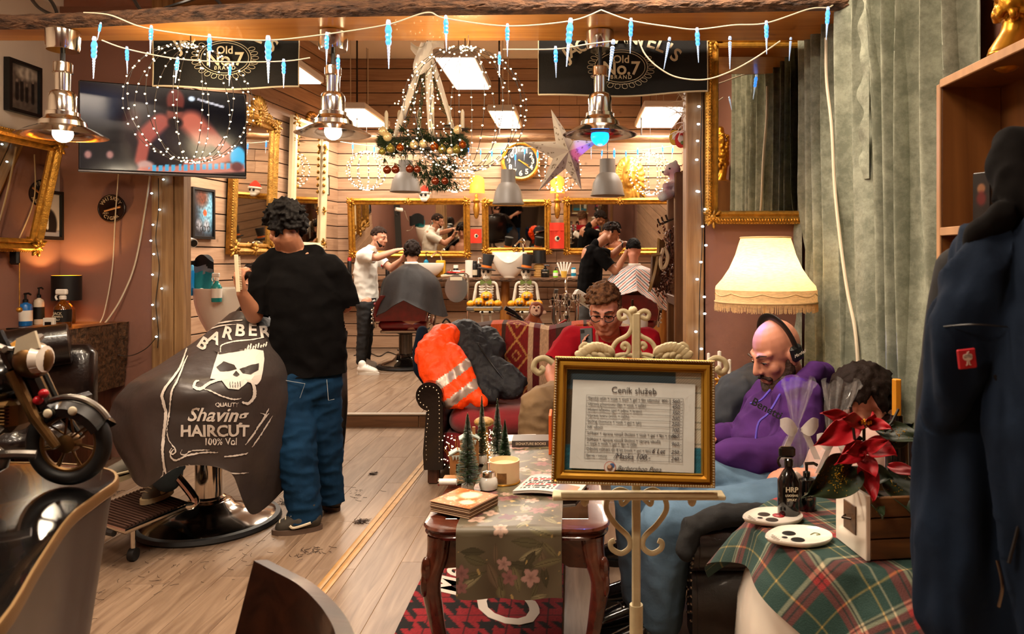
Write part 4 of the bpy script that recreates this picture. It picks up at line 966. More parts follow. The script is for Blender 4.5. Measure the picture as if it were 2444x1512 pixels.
skeleton(1256,9.15,'skeleton butler in top hat holding pumpkin tray, behind the toy monkey')
# ---- red barber chairs
def barber_chair(c,yaw,label,red=True,fabric=None,back_h=.30):
 """local: sits facing +y, base at c"""
 t = thing('barber_chair',label,'barber chair',c); M = Matrix.Translation(c) @ Matrix.Rotation(yaw,4,'Z'); m = fabric or m_red
 MB().lathe([(.33,0),(.34,.015),(.33,.035),(.29,.045)],40,M=M).build('base_ring',m_black,t)
 MB().lathe([(.30,.04),(.27,.06),(.16,.09),(.12,.13),(.11,.16),(.08,.17)],40,M=M).build('base',m_blk_gloss,t)
 MB().lathe([(.08,.16),(.08,.40),(.10,.41),(.10,.43)],24,M=M).build('column',m_dkmetal,t)
 MB().rbox((0,.02,.45),(.5,.52,.04),.01,M).build('seat_frame',m_chrome,t)
 MB().rbox((0,.04,.53),(.56,.56,.14),.05,M).build('seat',m,t,smooth=60)
 bk = MB(); bk.surf(lambda u,v: M @ V((u-.5)*(.56+.06*math.sin(PI*v))*(1-.25*v*v),-.24-.12*v+.05*math.cos(PI*(u-.5)),.58+back_h*v),14,10); bk.surf(lambda u,v: M @ V((.5-u)*(.56+.06*math.sin(PI*v))*(1-.25*v*v),-.33-.12*v+.05*math.cos(PI*(u-.5)),.58+back_h*v),14,10)
 for s_ in (0,1): bk.surf(lambda u,v: M @ V((s_-.5)*(.56+.06*math.sin(PI*v))*(1-.25*v*v)*1,-.24-.12*v-.09*(u if s_ == 0 else 1-u),.58+back_h*v),2,10)
 bk.surf(lambda u,v: M @ V((u-.5)*.42,-.36+.05*math.cos(PI*(u-.5))-.09*(1-v),.58+back_h),14,1)
 bk.build('backrest',m,t,smooth=50)
 for s_ in (-1,1):
  MB().tube(curve([M @ V(s_*.3,-.28,.5),M @ V(s_*.33,-.26,.68),M @ V(s_*.34,-.1,.74),M @ V(s_*.34,.16,.74),M @ V(s_*.33,.22,.68),M @ V(s_*.31,.2,.48)],20),.018,8).build('arm_frame',m_chrome,t)
  MB().rbox((s_*.34,.02,.765),(.07,.36,.05),.02,M).build('armrest',m,t)
  for k in range(4): MB().ell(M @ V(s_*.33,-.31,.56+.05*k),.014,8,6).build('stud',m_chrome,t)
 MB().rbox((0,.52,.16),(.36,.22,.03),.01,M).build('footrest',m_dkmetal,t)
 for s_ in (-1,1): MB().tube([M @ V(s_*.12,.24,.44),M @ V(s_*.12,.42,.3),M @ V(s_*.12,.5,.17)],.014,8).build('footrest_strut',m_chrome,t)
 return t
barber_chair(V(P(968,0,8.8).x,8.8,.112),.05,'red leather barber chair under the client in the plain grey cape')
barber_chair(V(P(1508,0,8.9).x,8.9,.112),-.05,'dark red barber chair under the client in the striped cape')
# ---- candelabra, monkey, scooter, crutches behind the sofa
m_silver = mat('silver','#cfcac2',.16,1.0)
Y = 5.9; c = P(1352,800,Y); t = thing('candelabra','ornate silver candelabra with many arms behind the sofa','candelabra',V(c.x,Y,c.z-.05))
u = Y/F
def CA(dx,py,dy=0): return V(c.x+dx*u,Y+dy,H-(py-620)*u)
MB().lathe([(r*u,(800-y)*u) for r,y in ((20,812),(22,806),(8,800),(5,785),(8,778),(4,770),(6,760),(9,752),(5,745),(4,735),(8,728),(9,724),(4,716),(6,712),(9,708),(8,700),(0,699))][::1],16,(c.x,Y,c.z)).build('stem',m_silver,t)
MB().lathe([(.22,-.36),(.22,-.34),(.05,-.3),(.04,-.02)],16,(c.x,Y,c.z)).build('stand',m_black,t)
for k in range(9):
 a = 2*PI*k/9; rr = 36 if k % 2 else 28; zt = 735 if k % 2 else 722
 tip = CA(rr*math.cos(a),zt,rr*u*math.sin(a))
 MB().tube(curve([CA(0,770),CA(rr*.4*math.cos(a),782,rr*.4*u*math.sin(a)),CA(rr*.95*math.cos(a),768,rr*.95*u*math.sin(a)),tip],14),.006,6).build('arm',m_silver,t)
 MB().lathe([(.006,0),(.012,.01),(.03,.012),(.03,.018),(.012,.022),(.012,.03),(.02,.05),(.024,.07),(.018,.07),(.008,.04)],12,tip).build('candle_cup',m_silver,t)
m_fur = mat('brown_plush','#8a3f14',.95,bump=(180,.6,.006),sheen=.3); m_face = mat('pale_plush','#e8bfa4',.9)
Y = 5.75; u = Y/F; c = P(1270,735,Y)
def MK(dx,py,dy=0): return V(c.x+(dx-1270)*u,Y+dy,H-(py-620)*u)
t = thing('toy_monkey','brown plush monkey with pale face sitting on the scooter','soft toy',MK(1270,785))
Blob().ell(MK(1280,738),(18*u,17*u,19*u)).chain([MK(1275,752),MK(1270,770)],[13*u,17*u]).chain([MK(1266,772,-.02),MK(1266,776,-.08)],[10*u,9*u]).chain([MK(1284,776,-.02),MK(1292,780,-.07)],[9*u,8*u]).chain([MK(1262,760),MK(1250,772),MK(1236,768)],[6*u,5*u,6*u]).chain([MK(1284,760),MK(1292,772,-.04)],[6*u,5*u]).build('body',m_fur,t,voxel=.006,smooth=3)
Blob().ell(MK(1279,741,-.042),(13*u,5*u,13*u)).ell(MK(1274,733,-.04),(6*u,4*u,6*u)).ell(MK(1286,733,-.04),(6*u,4*u,6*u)).build('face',m_face,t,voxel=.005,smooth=3)
MB().ell(MK(1299,745,-.01),(6*u,3*u,5*u),10,6).build('ear',m_face,t)
for dx in (1276,1286): MB().ell(MK(dx,732,-.056),.006,8,6).build('eye',m_black,t)
MB().ell(MK(1281,739,-.062),(.009,.006,.009),8,6).build('nose',mat('brown_nose','#7a3a20',.5),t); MB().tube(curve([MK(1272,747,-.056),MK(1278,751,-.058),MK(1285,749,-.056)],8),.0022,5).build('mouth',m_black,t)
# scooter
t = thing('scooter','black electric scooter parked behind the sofa with a paper price note','scooter',V(P(1300,0,5.8).x,5.8,.0)); Y = 5.72; u = Y/F
def SC(px,py,dy=0): return P(px,py,Y)+V(0,dy,0)
MB().tube(curve([SC(1206,733,-.04),SC(1230,748),SC(1258,775,.03),SC(1300,790,.05),SC(1335,775,.02),SC(1352,772)],24),.012,8).build('handlebar',m_black,t)
MB().tube([SC(1206,733,-.04),SC(1228,746,-.01)],.018,10).build('grip',m_black,t); MB().tube([SC(1210,745,-.04),SC(1232,756,-.02),SC(1250,766)],.007,6).build('brake_lever',m_blk_gloss,t)
MB().tube([SC(1330,775),SC(1352,762,-.03)],.008,6).build('red_cable',mat('red_cap'),t)
MB().cyl(SC(1300,790,.05),V(SC(1300,0).x,Y+.1,.18),.022,n=10).build('steering_column',m_black,t); MB().rbox((SC(1320,0).x,Y+.35,.14),(.16,.8,.06),.02).build('deck',m_black,t)
for dy in (-.12,.82):
 wc = V(SC(1300,0).x+.02,Y+.1+dy*.9,.11); MB().lathe([(.05,-.02),(.105,-.025),(.11,0),(.105,.025),(.05,.02)],20,M=Matrix.Translation(wc) @ Matrix.Rotation(PI/2,4,'Y')).build('wheel',m_black,t)
c = SC(1268,792,-.05); MP = frame(c,V(1,0,-.12),V(.05,-.1,1)); o = MB().box((0,0,0),(S(58,Y),S(50,Y),.001),MP).build('price_note',mat('pale_blue_paper','#c9d3d4',.7),t)
text('Prodám',S(15,Y),MP @ Matrix.Translation((-.0,.045,.002)),m_black,t,shear=.3); text('4 900,-',S(13,Y),MP @ Matrix.Translation((0,-.01,.002)),m_black,t,shear=.3); MB().box((0,.022,.002),(.14,.002,.0006),MP).build('underline',m_black,t)
t = thing('crutches','pair of grey metal crutches leaning behind the candelabra','crutches',P(1316,800,6.3))
for a,b in ((1312,1330),(1328,1326)): MB().tube([V(P(a,0,6.4).x,6.4,.02+.0),P(b-6,720,6.35),P(b,690,6.3)],.012,8).build('tube',mat('grey_alu','#8b8782',.35,.7),t); MB().tube([P(b-6,724,6.35),P(b-6,712,6.28)],.016,8).build('handle',m_black,t)
# white armrest board and white jars by the right chair
t = thing('hair_dryer','white tilted plastic head of a stand hair dryer behind the seated man','hair dryer',V(P(1400,0,6.6).x,6.6,.11)); c = P(1396,715,6.6)
MR = Matrix.Translation(c) @ Matrix.Rotation(.55,4,'Y'); MB().rbox((0,0,0),(.24,.12,.1),.02,MR).build('head',m_white_pl,t); MB().rbox((-.03,-.065,-.01),(.12,.02,.05),.008,MR).build('panel',m_cream,t); MB().tube(curve([c+V(.1,0,-.06),c+V(.14,.02,-.4),V(c.x+.14,6.62,.13)],12),.015,8).build('stand',m_chrome,t); MB().lathe([(.14,.112),(.13,.13),(.02,.14)],18,(c.x+.14,6.62,0)).build('base',m_white_pl,t)
MB().tube(curve([P(1352,715,6.6),P(1351,690,6.6),P(1352,665,6.7),P(1362,662,6.8)],12),.01,8).build('arm',m_chrome,t)
Y = 5.6
for px,lab in ((1497,'white glazed jar behind the easel, left of the pair'),(1526,'white glazed jar behind the easel, right of the pair')):
 c = P(px,800,Y); t = thing('white_jar',lab,'jar',V(c.x,Y,c.z-.05),'white jars behind the easel'); r = S(20,Y); MB().lathe([(r*.5,-.05),(r,.06),(r*1.05,.1),(r*.8,.15)],24,(c.x,Y,c.z)).build('body',m_cer,t); MB().lathe([(r*.82,.15),(r*.5,.18),(.01,.185)],20,(c.x,Y,c.z)).build('lid',m_cer,t)
t = thing('side_cabinet','low dark cabinet behind the easel carrying white jars','cabinet',V(P(1510,0,5.65).x,5.65,0)); c = P(1512,816,5.65); MB().rbox((c.x,5.65,(c.z-.0)/2),(.3,.3,c.z-.002),.008).build('body',m_dk,t); MB().rbox((c.x,5.49,c.z/2),(.25,.02,c.z*.8),.005).build('door',m_dk,t); MB().ell((c.x+.09,5.475,c.z*.55),.012,8,6).build('knob',m_gold,t)
# ---- wooden rack at the right with hanging things
m_oak = wood('rack_oak','#7d532c','#57371a',(22,22,2),r=.45)
t = thing('coat_rack','tall dark oak coat rack beside the right wooden post','coat rack',(.86,5.1,0))
x0,x1 = P(1612,0,4.9).x,P(1638,0,4.9).x
MB().rbox(((x0+x1)/2,4.95,1.0),(x1-x0,.06,1.98),.008).build('upright',m_oak,t); MB().rbox((x1+.03,5.9,1.0),(.06,.08,1.98),.008).build('upright',m_oak,t)
MB().rbox((x1+.005,5.42,1.97),(.08,1.0,.06),.008).build('top_rail',m_oak,t)
for zz in (.25,.7,1.1): MB().rbox((x1+.0,5.42,zz),(.03,.9,.07),.006).build('cross_rail',m_dk,t)
for yy in (5.2,5.45,5.7): MB().tube(curve([V(x1-.02,yy,1.7),V(x1-.08,yy,1.68),V(x1-.1,yy,1.72)],6),.008,6).build('hook',m_dkmetal,t)
m_lea = mat('tan_leather','#8a6a3a',.55,n=(9,.35),bump=(60,.3,.004)); m_ledk = mat('brown_leather','#4e3216',.55,n=(9,.35))
Y = 5.0; t = thing('leather_bag','tan leather apron bag hanging on the oak coat rack','bag',P(1570,700,Y))
MB().sheet(lambda u,v: P(1572+14*u+(-20-6*u)*v*1.2+6*math.sin(3*v),568+10*u+128*v-24*u*v,Y+.05*u+.03*math.sin(6*v)),8,14,.02).build('flap',m_lea,t)
MB().sheet(lambda u,v: P(1556+22*u-4*v,612+74*v,Y+.06+.02*u),8,8,.03).build('pouch',m_ledk,t); MB().tube(curve([P(1585,590,Y),P(1594,610,Y),P(1590,632,Y),P(1580,640,Y),P(1577,620,Y),P(1584,592,Y)],20),.014,6).build('strap',mat('pale_strap','#b59c78',.7),t)
MB().tube([P(1556,610,Y-.02),P(1576,606,Y-.02)],.012,8).build('roll',m_lea,t)
Y = 5.1; t = thing('dried_wreath','glittering bronze dried leaf wreath hanging on the oak rack','wreath',P(1595,690,Y)); rn = random.Random(3); mb = MB()
for i in range(520):
 vv = rn.random(); ce = P(1595+8*math.sin(vv*5)-14*vv+10*vv,550+150*vv,Y); p = ce+V(rn.gauss(0,.035),rn.gauss(0,.04),rn.gauss(0,.03)); R = Euler((rn.uniform(0,6),rn.uniform(0,6),rn.uniform(0,6))).to_matrix(); mb.ell(p,(.016,.008,.002),5,3,R=R)
mb.build('leaves',mat('bronze_leaf','#7a4a34',.35,.3,n=(40,.6)),t)['kind'] = 'stuff'; MB().tube(curve([P(1600,548,Y),P(1596,620,Y),P(1590,700,Y)],12),.008,6).build('stem',m_wire,t)
# plush toy and painted discs near the post top
Y = 5.0; u = Y/F; t = thing('plush_toy','pale pastel plush bear with red ribbon perched on the oak rack','soft toy',P(1605,478,Y)); m_pl = mat('pastel_plush','#cfd3cc',.95,col2='#d9a9ae',n=(14,1),bump=(150,.5,.006))
Blob().ell(P(1606,405,Y),(19*u,18*u,18*u)).ell(P(1590,412,Y-.02),(9*u,9*u,7*u)).ell(P(1612,388,Y),(6*u,4*u,7*u)).chain([P(1612,425,Y),P(1614,450,Y)],[15*u,17*u]).chain([P(1605,440,Y-.03),P(1588,444,Y-.06)],[8*u,8*u]).chain([P(1602,462,Y-.02),P(1582,468,Y-.08)],[11*u,13*u]).build('body',m_pl,t,voxel=.008,smooth=3)
MB().ell(P(1598,402,Y-.05),.007,8,6).build('eye',m_black,t); MB().ell(P(1582,410,Y-.03),.007,8,6).build('nose',m_black,t); MB().prism([(-.03,-.04),(.05,-.06),(.05,.06),(0,.05)],-.02,.02,FACE(P(1625,434,Y-.05))).build('ribbon',mat('red_towel'),t)
for px,py,cl,lab in ((1611,328,'#c79a24','round yellow painted ornament hanging at the post top'),(1625,334,'#b8291c','round red painted ornament hanging at the post top')):
 c = P(px,py,4.26-(.03 if px > 1620 else 0)); t = thing('round_ornament',lab,'ornament',c); MB().lathe([(S(13,4.6),-.006),(S(13.5,4.6),0),(S(13,4.6),.006),(0,.006)],24,M=FACE(c) @ Matrix.Diagonal((1,1.3,1,1))).build('disc',mat('paint_'+cl,cl,.4),t)
 MB().ell(c+V(0,-.008,.005),(.018,.003,.022),10,6).build('painted_blob',m_cream,t); MB().ell(c+V(.008,-.009,-.016),(.012,.003,.012),8,6).build('painted_spot',m_bow,t); MB().tube([c+V(0,0,.04),c+V(.01,0,.2)],.0015,4).build('thread',m_whitewire,t)
t = thing('pale_twigs','bundle of pale frosted twigs hanging at the right post top','twigs',P(1630,250,4.18)); rn = random.Random(9)
for i in range(26):
 p = P(1630+rn.uniform(-3,6),225+rn.uniform(0,95),4.18+rn.uniform(-.03,.03)); d = V(rn.uniform(-.13,.03),rn.uniform(-.05,.05),rn.uniform(-.06,.08)); MB().tube(curve([p,p+d*.5+V(0,0,.015),p+d],6),[.003,.003,.003,.0025,.002,.002,.001],5).build('twig',mat('frosted','#e5d5c4',.6),t)
# ---- left of the back room: shelf items behind the caped client
Y = 6.3; t = thing('towel_stack','black and teal towels hanging from a wall rack beside the left post','towels',P(480,690,Y)); m_tl = mat('teal_towel','#12707a',.9,bump=(90,.4,.004));
MB().sheet(lambda u,v: P(450+60*u,622+6*math.sin(u*7)-10*math.sin(PI*u)*(1-v)+48*v,Y+.06*math.sin(u*5)),14,8,.05).build('black_towel',m_blackcl,t)
for k in range(3): MB().sheet(lambda u,v: P(456+52*u,633+k*5+3*math.sin(u*6)+12*v,Y-.06-.01*k),12,3,.014).build('grey_towel',mat('grey_towel','#6f7278',.9),t)
MB().sheet(lambda u,v: P(458+52*u-4*v,648+42*v*(1-.35*(u-.5)**2)+3*math.sin(u*9),Y-.09-.015*math.sin(u*8)),14,8,.02).build('teal_towel',m_tl,t)
bottle('spray_bottle','bright blue squeeze bottle hung beside the left post',455,705,632,8,6.15,mat('bright_blue','#1487d8',.25),mat('sky_blue','#5db4e6',.3),'can')
bottle('spray_bottle','clear teal spray bottle on the left sink behind the comb',517,720,650,12,5.97,mat('teal_clear','#2aa3a5',.12,trans=.35),m_white_pl,'spray',lab=m_white_pl)
Y = 6.25; t = thing('washbasin','white shampoo basin beside the caped client at the left','washbasin',P(535,860,Y)); c = P(545,690,Y);
MB().surf(lambda u,v: V(c.x+.28*(1-.55*v*v)*math.cos(2*PI*u),Y+.24*(1-.5*v*v)*math.sin(2*PI*u),c.z-.42*v),32,10,cu=True).surf(lambda u,v: V(c.x+.28*(1-.06*v)*math.cos(2*PI*u),Y+.24*(1-.06*v)*math.sin(2*PI*u),c.z+.015*math.sin(PI*v)),32,3,cu=True).surf(lambda u,v: V(c.x+.263*(1-.7*v)*math.cos(2*PI*u),Y+.225*(1-.7*v)*math.sin(2*PI*u),c.z-.15*math.sin(PI/2*v)),32,6,cu=True).build('basin',m_cer,t); MB().cyl((c.x,Y,c.z-.42),(c.x,Y,.13),.1,n=20).build('pedestal',m_black,t); MB().tube(curve([V(c.x+.05,Y+.15,c.z),V(c.x+.05,Y+.15,c.z+.08),V(c.x+.02,Y+.05,c.z+.1)],8),.014,8).build('tap',m_chrome,t)
Y = 6.6; t = thing('security_camera','white security camera on a bracket beside the left post','camera',P(445,575,Y)); c = P(452,580,Y); MB().cyl(c+V(-.06,.05,.03),c+V(.05,-.03,-.0),.035,.042,16).build('housing',m_white_pl,t); MB().cyl(c+V(.05,-.03,-.0),c+V(.062,-.038,-.003),.032,n=16).build('lens',m_blk_gloss,t); MB().tube(curve([c+V(-.02,.02,-.03),c+V(-.03,.02,-.09),c+V(-.06,.05,-.1)],8),.012,8).build('bracket',m_black,t); MB().tube(curve([P(440,590,Y-.2),P(432,640,Y-.3),P(418,690,Y-.5),P(424,708,Y-.4),P(445,700,Y-.2)],24),.006,6).build('cable',m_whitewire,t)
MB().tube(curve([P(438,600,5.45),P(440,720,5.45),P(434,820,5.45),P(425,870,5.45)],16),.014,8)
# ---- paper star
c = P(1358,365,4.9); t = thing('paper_star','white five pointed paper star lantern with punched moons and stars','lantern',c); u = 4.9/F
tips = [(-43,105),(78,35),(30,-88),(-73,-90),(-110,27)]; pts = []
for i in range(5):
 a,b = tips[i],tips[(i+1) % 5]; pts += [a,((a[0]+b[0])*.21,(a[1]+b[1])*.21)]
fr = V(c.x,c.y-.09,c.z); bk = V(c.x,c.y+.09,c.z); m_star = mat('white_paper_star','#cdc3b2',.7,sss=.0)
for i in range(5):
 tip = c+V(pts[2*i][0]*u,0,pts[2*i][1]*u); l = c+V(pts[2*i-1][0]*u,0,pts[2*i-1][1]*u); r = c+V(pts[(2*i+1) % 10][0]*u,0,pts[(2*i+1) % 10][1]*u)
 MB().add([tip,l,fr,r,bk],[(0,1,2),(0,2,3),(0,4,1),(0,3,4)]).build('star_arm',m_star,t,smooth=0)
rn = random.Random(2); mb = MB()
for i in range(5):
 tip = c+V(pts[2*i][0]*u,0,pts[2*i][1]*u)
 for sd in (-1,1):
  q = c+V(pts[(2*i+sd) % 10][0]*u,0,pts[(2*i+sd) % 10][1]*u); nrm = (tip-fr).cross(q-fr).normalized(); nrm = nrm if nrm.y < 0 else -nrm
  for k in range(13):
   a,b = rn.uniform(.08,.8),rn.uniform(.12,.8);
   if a+b > .92: continue
   p = fr+(tip-fr)*a+(q-fr)*b; M = frame(p+nrm*.001,(tip-fr),nrm.cross(tip-fr)); r = rn.uniform(.006,.010)
   if k % 2: mb.prism([(r*math.cos(z*PI/5)*(1 if z % 2 else .45),r*math.sin(z*PI/5)*(1 if z % 2 else .45)) for z in range(10)],-.0004,.0012,M)
   else: mb.prism([(r*math.cos(z),r*math.sin(z)) for z in [i_*.5 for i_ in range(8)]]+[(r*.75*math.cos(z)+r*.35,r*.75*math.sin(z)-r*.2) for z in [3.2-i_*.6 for i_ in range(5)]],-.0004,.0012,M)
mb.build('cutouts',mat('punched_hole','#8a7a66',.7),t,smooth=0)['kind'] = 'stuff'
MB().tube([c+V(.0,0,.03),P(1395,285,4.3),P(1405,290,3.95)],.002,5).build('cord',m_whitewire,t)
# ---- wreath chandelier
Y = 4.7; u = Y/F; c = P(1010,350,Y); R_ = S(98,Y); t = thing('fir_chandelier','fir wreath chandelier with baubles, candles and white ribbons','chandelier',c)
rn = random.Random(12); m_fir = mat('fir_needles','#1f2c15',.7,col2='#34451f',n=(30,.5)); nd = MB()
def needles(p,d,n,l):
 for _ in range(n):
  q = (Vector(d)+V(rn.gauss(0,.6),rn.gauss(0,.6),rn.gauss(0,.6))).normalized()*l*rn.uniform(.6,1.2); nd.add([p,p+q*.5+V(.0018,0,.0018),p+q,p+q*.5-V(.0018,0,.0018)],[(0,1,2,3)])
for i in range(210):
 a = rn.uniform(0,2*PI); p = c+V(R_*math.cos(a)*.95,R_*math.sin(a)*.8,.02+rn.gauss(0,.035)); needles(p,(math.cos(a),math.sin(a),-.2),22,.055)
for i in range(90):
 f_ = rn.random(); p = c+V(rn.gauss(.02,.11)*(1-f_*.6)+.1*f_,rn.gauss(0,.08),-.08-.17*f_); needles(p,(0,0,-1),20,.055)
for k in range(3):
 for i in range(24):
  f_ = i/24; a = 2*PI*k/3+.5; p = c+V(.02+R_*.85*math.cos(a)*(1-f_)*.9,R_*.8*math.sin(a)*(1-f_)*.9,.05+.5*f_); needles(p,(0,0,1),9,.035)
nd.build('fir_garland',m_fir,t,smooth=0)['kind'] = 'stuff'
bb = [mat('bauble_champagne','#d8bf88',.25,.3),mat('bauble_copper','#a84f14',.15,.7),mat('bauble_olive','#8a8038',.25,.5),mat('bauble_amber','#7a2c08',.08,.5,coat=.8)]
sph = {}
for px,py,r,k in ((914,313,11,0),(925,326,11,0),(932,354,10,2),(955,352,9,1),(988,345,10,0),(1010,343,10,0),(1037,350,10,1),(1055,356,10,2),(1074,360,8,0),(1090,357,10,2),(1104,345,9,1),(1092,310,10,0),(924,405,10,3),(944,404,10,3),(978,403,10,3),(996,404,9,3),(1039,432,10,3),(1062,432,9,3),(912,361,8,2)):
 if k not in sph: sph[k] = MB().ell((0,0,0),1,16,10).lathe([(.2,.95),(.2,1.15),(0,1.16)],8).mesh('bauble'); sph[k].materials.append(bb[k])
 o = link('bauble',sph[k],t); o.location = P(px,py,Y-.28+.1*(k == 3)); o.scale = [r*u*.95]*3
for px,py in ((922,303,),(953,302),(1104,300),(1072,292),(1000,300)):
 b = P(px,py,Y-.1); MB().lathe([(.012,-.02),(.012,.085),(.006,.1),(0,.105)],10,b).build('candle',m_cream,t); MB().lathe([(.03,-.03),(.035,-.02),(.012,-.015)],12,b).build('candle_cup',m_wire,t)
m_org = mat('organza','#e9dfcf',.8,alpha=.62)
top = P(1020,105,Y)
for k,(ex,ey,wq) in enumerate(((948,330,16),(1035,335,18),(1085,310,12),(1005,180,40))):
 e_ = P(ex,ey,Y-.15); MB().sheet(lambda a,v: top+(e_-top)*v+V((a-.5)*wq*u*(.6+.8*v*(1-v)*2),.02*math.sin(a*6+v*5)-.04,0),6,20,.001).build('ribbon',m_org,t)
bw = MB(); bw.sheet(lambda a,v: P(980+80*a,100+12*math.sin(a*PI*2)+34*v*(1-abs(a-.5)),Y-.06+.05*math.sin(v*4)),14,8,.001); bw.build('ribbon_bow',m_org,t)
le = MB()
for i in range(130):
 f_ = rn.random(); a = rn.uniform(0,2*PI); w_ = R_*(1.0-.75*min(1,max(0,(f_-.3)/.7))); p = c+V(w_*math.cos(a)*rn.uniform(.5,1),w_*.9*math.sin(a),-.1+.62*f_); le.ell(p,.0045,6,4)
le.build('leds',m_led,t)['kind'] = 'stuff'
for k in range(3): a = 2*PI*k/3+.5; MB().tube([c+V(R_*.8*math.cos(a),R_*.7*math.sin(a),.05),top],.003,5).build('hanging_wire',m_wire,t)
MB().tube([c+V(R_*.95*math.cos(i*2*PI/30),R_*.8*math.sin(i*2*PI/30),.02) for i in range(30)],.012,8,closed=True).build('ring',m_wire,t); MB().tube([top,V(top.x,top.y,3.2)],.004,5).build('chain',m_wire,t)
# black cables lying on the beam
for k,pts in enumerate(([(320,0,3.8),(350,30,3.72),(430,8,3.66),(500,-10,3.7),(532,24,3.62),(480,22,3.6),(380,26,3.62)],[(70,-10,3.9),(95,20,3.8),(135,36,3.72),(120,0,3.8),(90,-20,3.9)])):
 o = MB().tube(curve([P(*q) for q in pts],40),.009,6).build('loose_cable',m_black); tag(o,['tangle of black cables lying on the beam above the television','loop of black cable above the beam at the far left'][k],'cable')
# bag and cable on the back floor
t = thing('black_bag','black soft bag standing under the counter beside the oval mirror stand','bag',V(P(1070,0,9.9).x,9.9,.112)); c = V(P(1068,0,9.9).x,9.9,.112)
Blob().chain([c+V(-.15,0,.16),c+V(.18,0,.16)],[.15,.15],V(0,0,1),1.0).chain([c+V(-.1,0,.3),c+V(.12,0,.28)],[.1,.1]).build('bag_body',m_blackcl,t,voxel=.02,smooth=4,disp=folds(.02,8,8,8,2),cuts=((c+V(0,0,.002),V(0,0,-1),None),)); MB().tube(curve([c+V(-.1,-.05,.36),c+V(0,-.1,.5),c+V(.1,-.05,.36)],12),.012,6).build('handle',m_black,t)
o = MB().tube(curve([PZ(845,848,.118),PZ(880,842,.118),PZ(905,850,.118),PZ(925,840,.118),PZ(945,846,.118)],30),.008,6).build('floor_cable',m_black); tag(o,'thin black cable on the back floor beside the red barber chair','cable')
# ================================================================ front room furniture
def csheet(name,parent,fn,cfn,nu,nv,th=.004,rough=.85,bump=None,sheen=0):
 """a cloth sheet whose woven or printed pattern is cfn(u, v)"""
 mb = MB().sheet(fn,nu,nv,th); me = mb.mesh(name,40); ca = me.color_attributes.new('print','FLOAT_COLOR','POINT'); out = []
 for j in range(nv+1):
  for i in range(nu+1): out += [max(0,min(1,x))**2.2 for x in cfn(i/nu,j/nv)]+[1]
 ca.data.foreach_set('color',out+out)
 key = 'weave_%g_%s' % (rough,bump)
 if key not in _m:
  M_ = bpy.data.materials.new(key); M_.use_nodes = True; _m[key] = M_; nt = M_.node_tree; b = nt.nodes['Principled BSDF']; at = nt.nodes.new('ShaderNodeAttribute'); at.attribute_name = 'print'
  nt.links.new(at.outputs['Color'],b.inputs['Base Color']); b.inputs['Roughness'].default_value = rough
  if bump:
   nb = nt.nodes.new('ShaderNodeTexNoise'); nb.inputs['Scale'].default_value = bump; bp = nt.nodes.new('ShaderNodeBump'); bp.inputs['Strength'].default_value = .35; bp.inputs['Distance'].default_value = .004; tc = nt.nodes.new('ShaderNodeTexCoord'); nt.links.new(tc.outputs['Object'],nb.inputs['Vector']); nt.links.new(nb.outputs['Fac'],bp.inputs['Height']); nt.links.new(bp.outputs['Normal'],b.inputs['Normal'])
 me.materials.append(_m[key]); return link(name,me,parent)
def hx(s): s = s.lstrip('#'); return tuple(int(s[i:i+2],16)/255 for i in (0,2,4))
m_leather = mat('black_leather','#170d0b',.28,n=(10,.4),bump=(55,.25,.006),coat=.35); m_velvet = mat('red_velvet','#8a0c18',.8,sheen=.5,n=(8,.25),bump=(80,.2,.004)); m_nail = mat('brass_nail','#9c8f7c',.25,1.0)
# ---- chesterfield sofa in the middle
def scroll_arm(t,org,fwd,side,L_,h,thick,nails=True):
 """rolled arm: org = floor point under the outer front corner, fwd = out of the seat, side = outward"""
 up = V(0,0,1); r = .085; prof = []
 cz = h-r; cx = -.0
 for i in range(22): a = -2.2+i*(2.2+PI+.35)/21; prof.append((cx+r*math.cos(a),cz+r*math.sin(a)))
 prof = [(.035,.1),(.04,.2),(.02,cz-r*1.2)]+prof[2:]+[(-thick*.75,cz-r*.6),(-thick*.75,.1)]
 M = mat3(side,up,-fwd); M.translation = org
 mb = MB(); mb.prism(prof,.0,L_,M); mb.build('arm',m_leather,t,smooth=50)
 mb = MB(); mb.prism([(x*.93-.003,.1+(y-.1)*.985) for x,y in prof],-.018,.0,M); mb.build('arm_front',m_leather,t,smooth=50)
 if nails:
  nl_ = MB(); path = [(.012,.14),(.015,.3),(0,cz-r*1.1)]+[((r-.022)*math.cos(a),cz+(r-.022)*math.sin(a)) for a in [-1.2+i*.36 for i in range(13)]]+[(-thick*.55,cz-r*.7),(-thick*.55,.3),(-thick*.55,.14)]
  pp = curve([V(x,y,0) for x,y in path],400); acc = 0; last = pp[0]
  for p in pp:
   acc += (p-last).length; last = p
   if acc > .024: acc = 0; nl_.ell(M @ V(p.x,p.y,-.019),.0055,6,4)
  nl_.build('nailheads',m_nail,t)['kind'] = 'stuff'
 MB().rbox(org+side*(-.02)-fwd*.05+up*.05,(.07,.07,.1),.01).build('leg',m_dk,t)
SX0,SX1,SYF,SYB = -1.0,.62,4.56,5.34
t = thing('sofa','chesterfield sofa with black leather arms and red velvet seat in the middle','sofa',((SX0+SX1)/2,4.95,0))
scroll_arm(t,V(SX0+.1,SYF,0),V(0,-1,0),V(-1,0,0),SYB-SYF,.64,.12); scroll_arm(t,V(SX1-.1,SYF,0),V(0,-1,0),V(1,0,0),SYB-SYF,.64,.12)
MB().rbox(((SX0+SX1)/2,4.98,.2),(SX1-SX0-.28,.66,.2),.02).build('base',m_velvet,t)
xa,xb = SX0+.19,SX1-.19
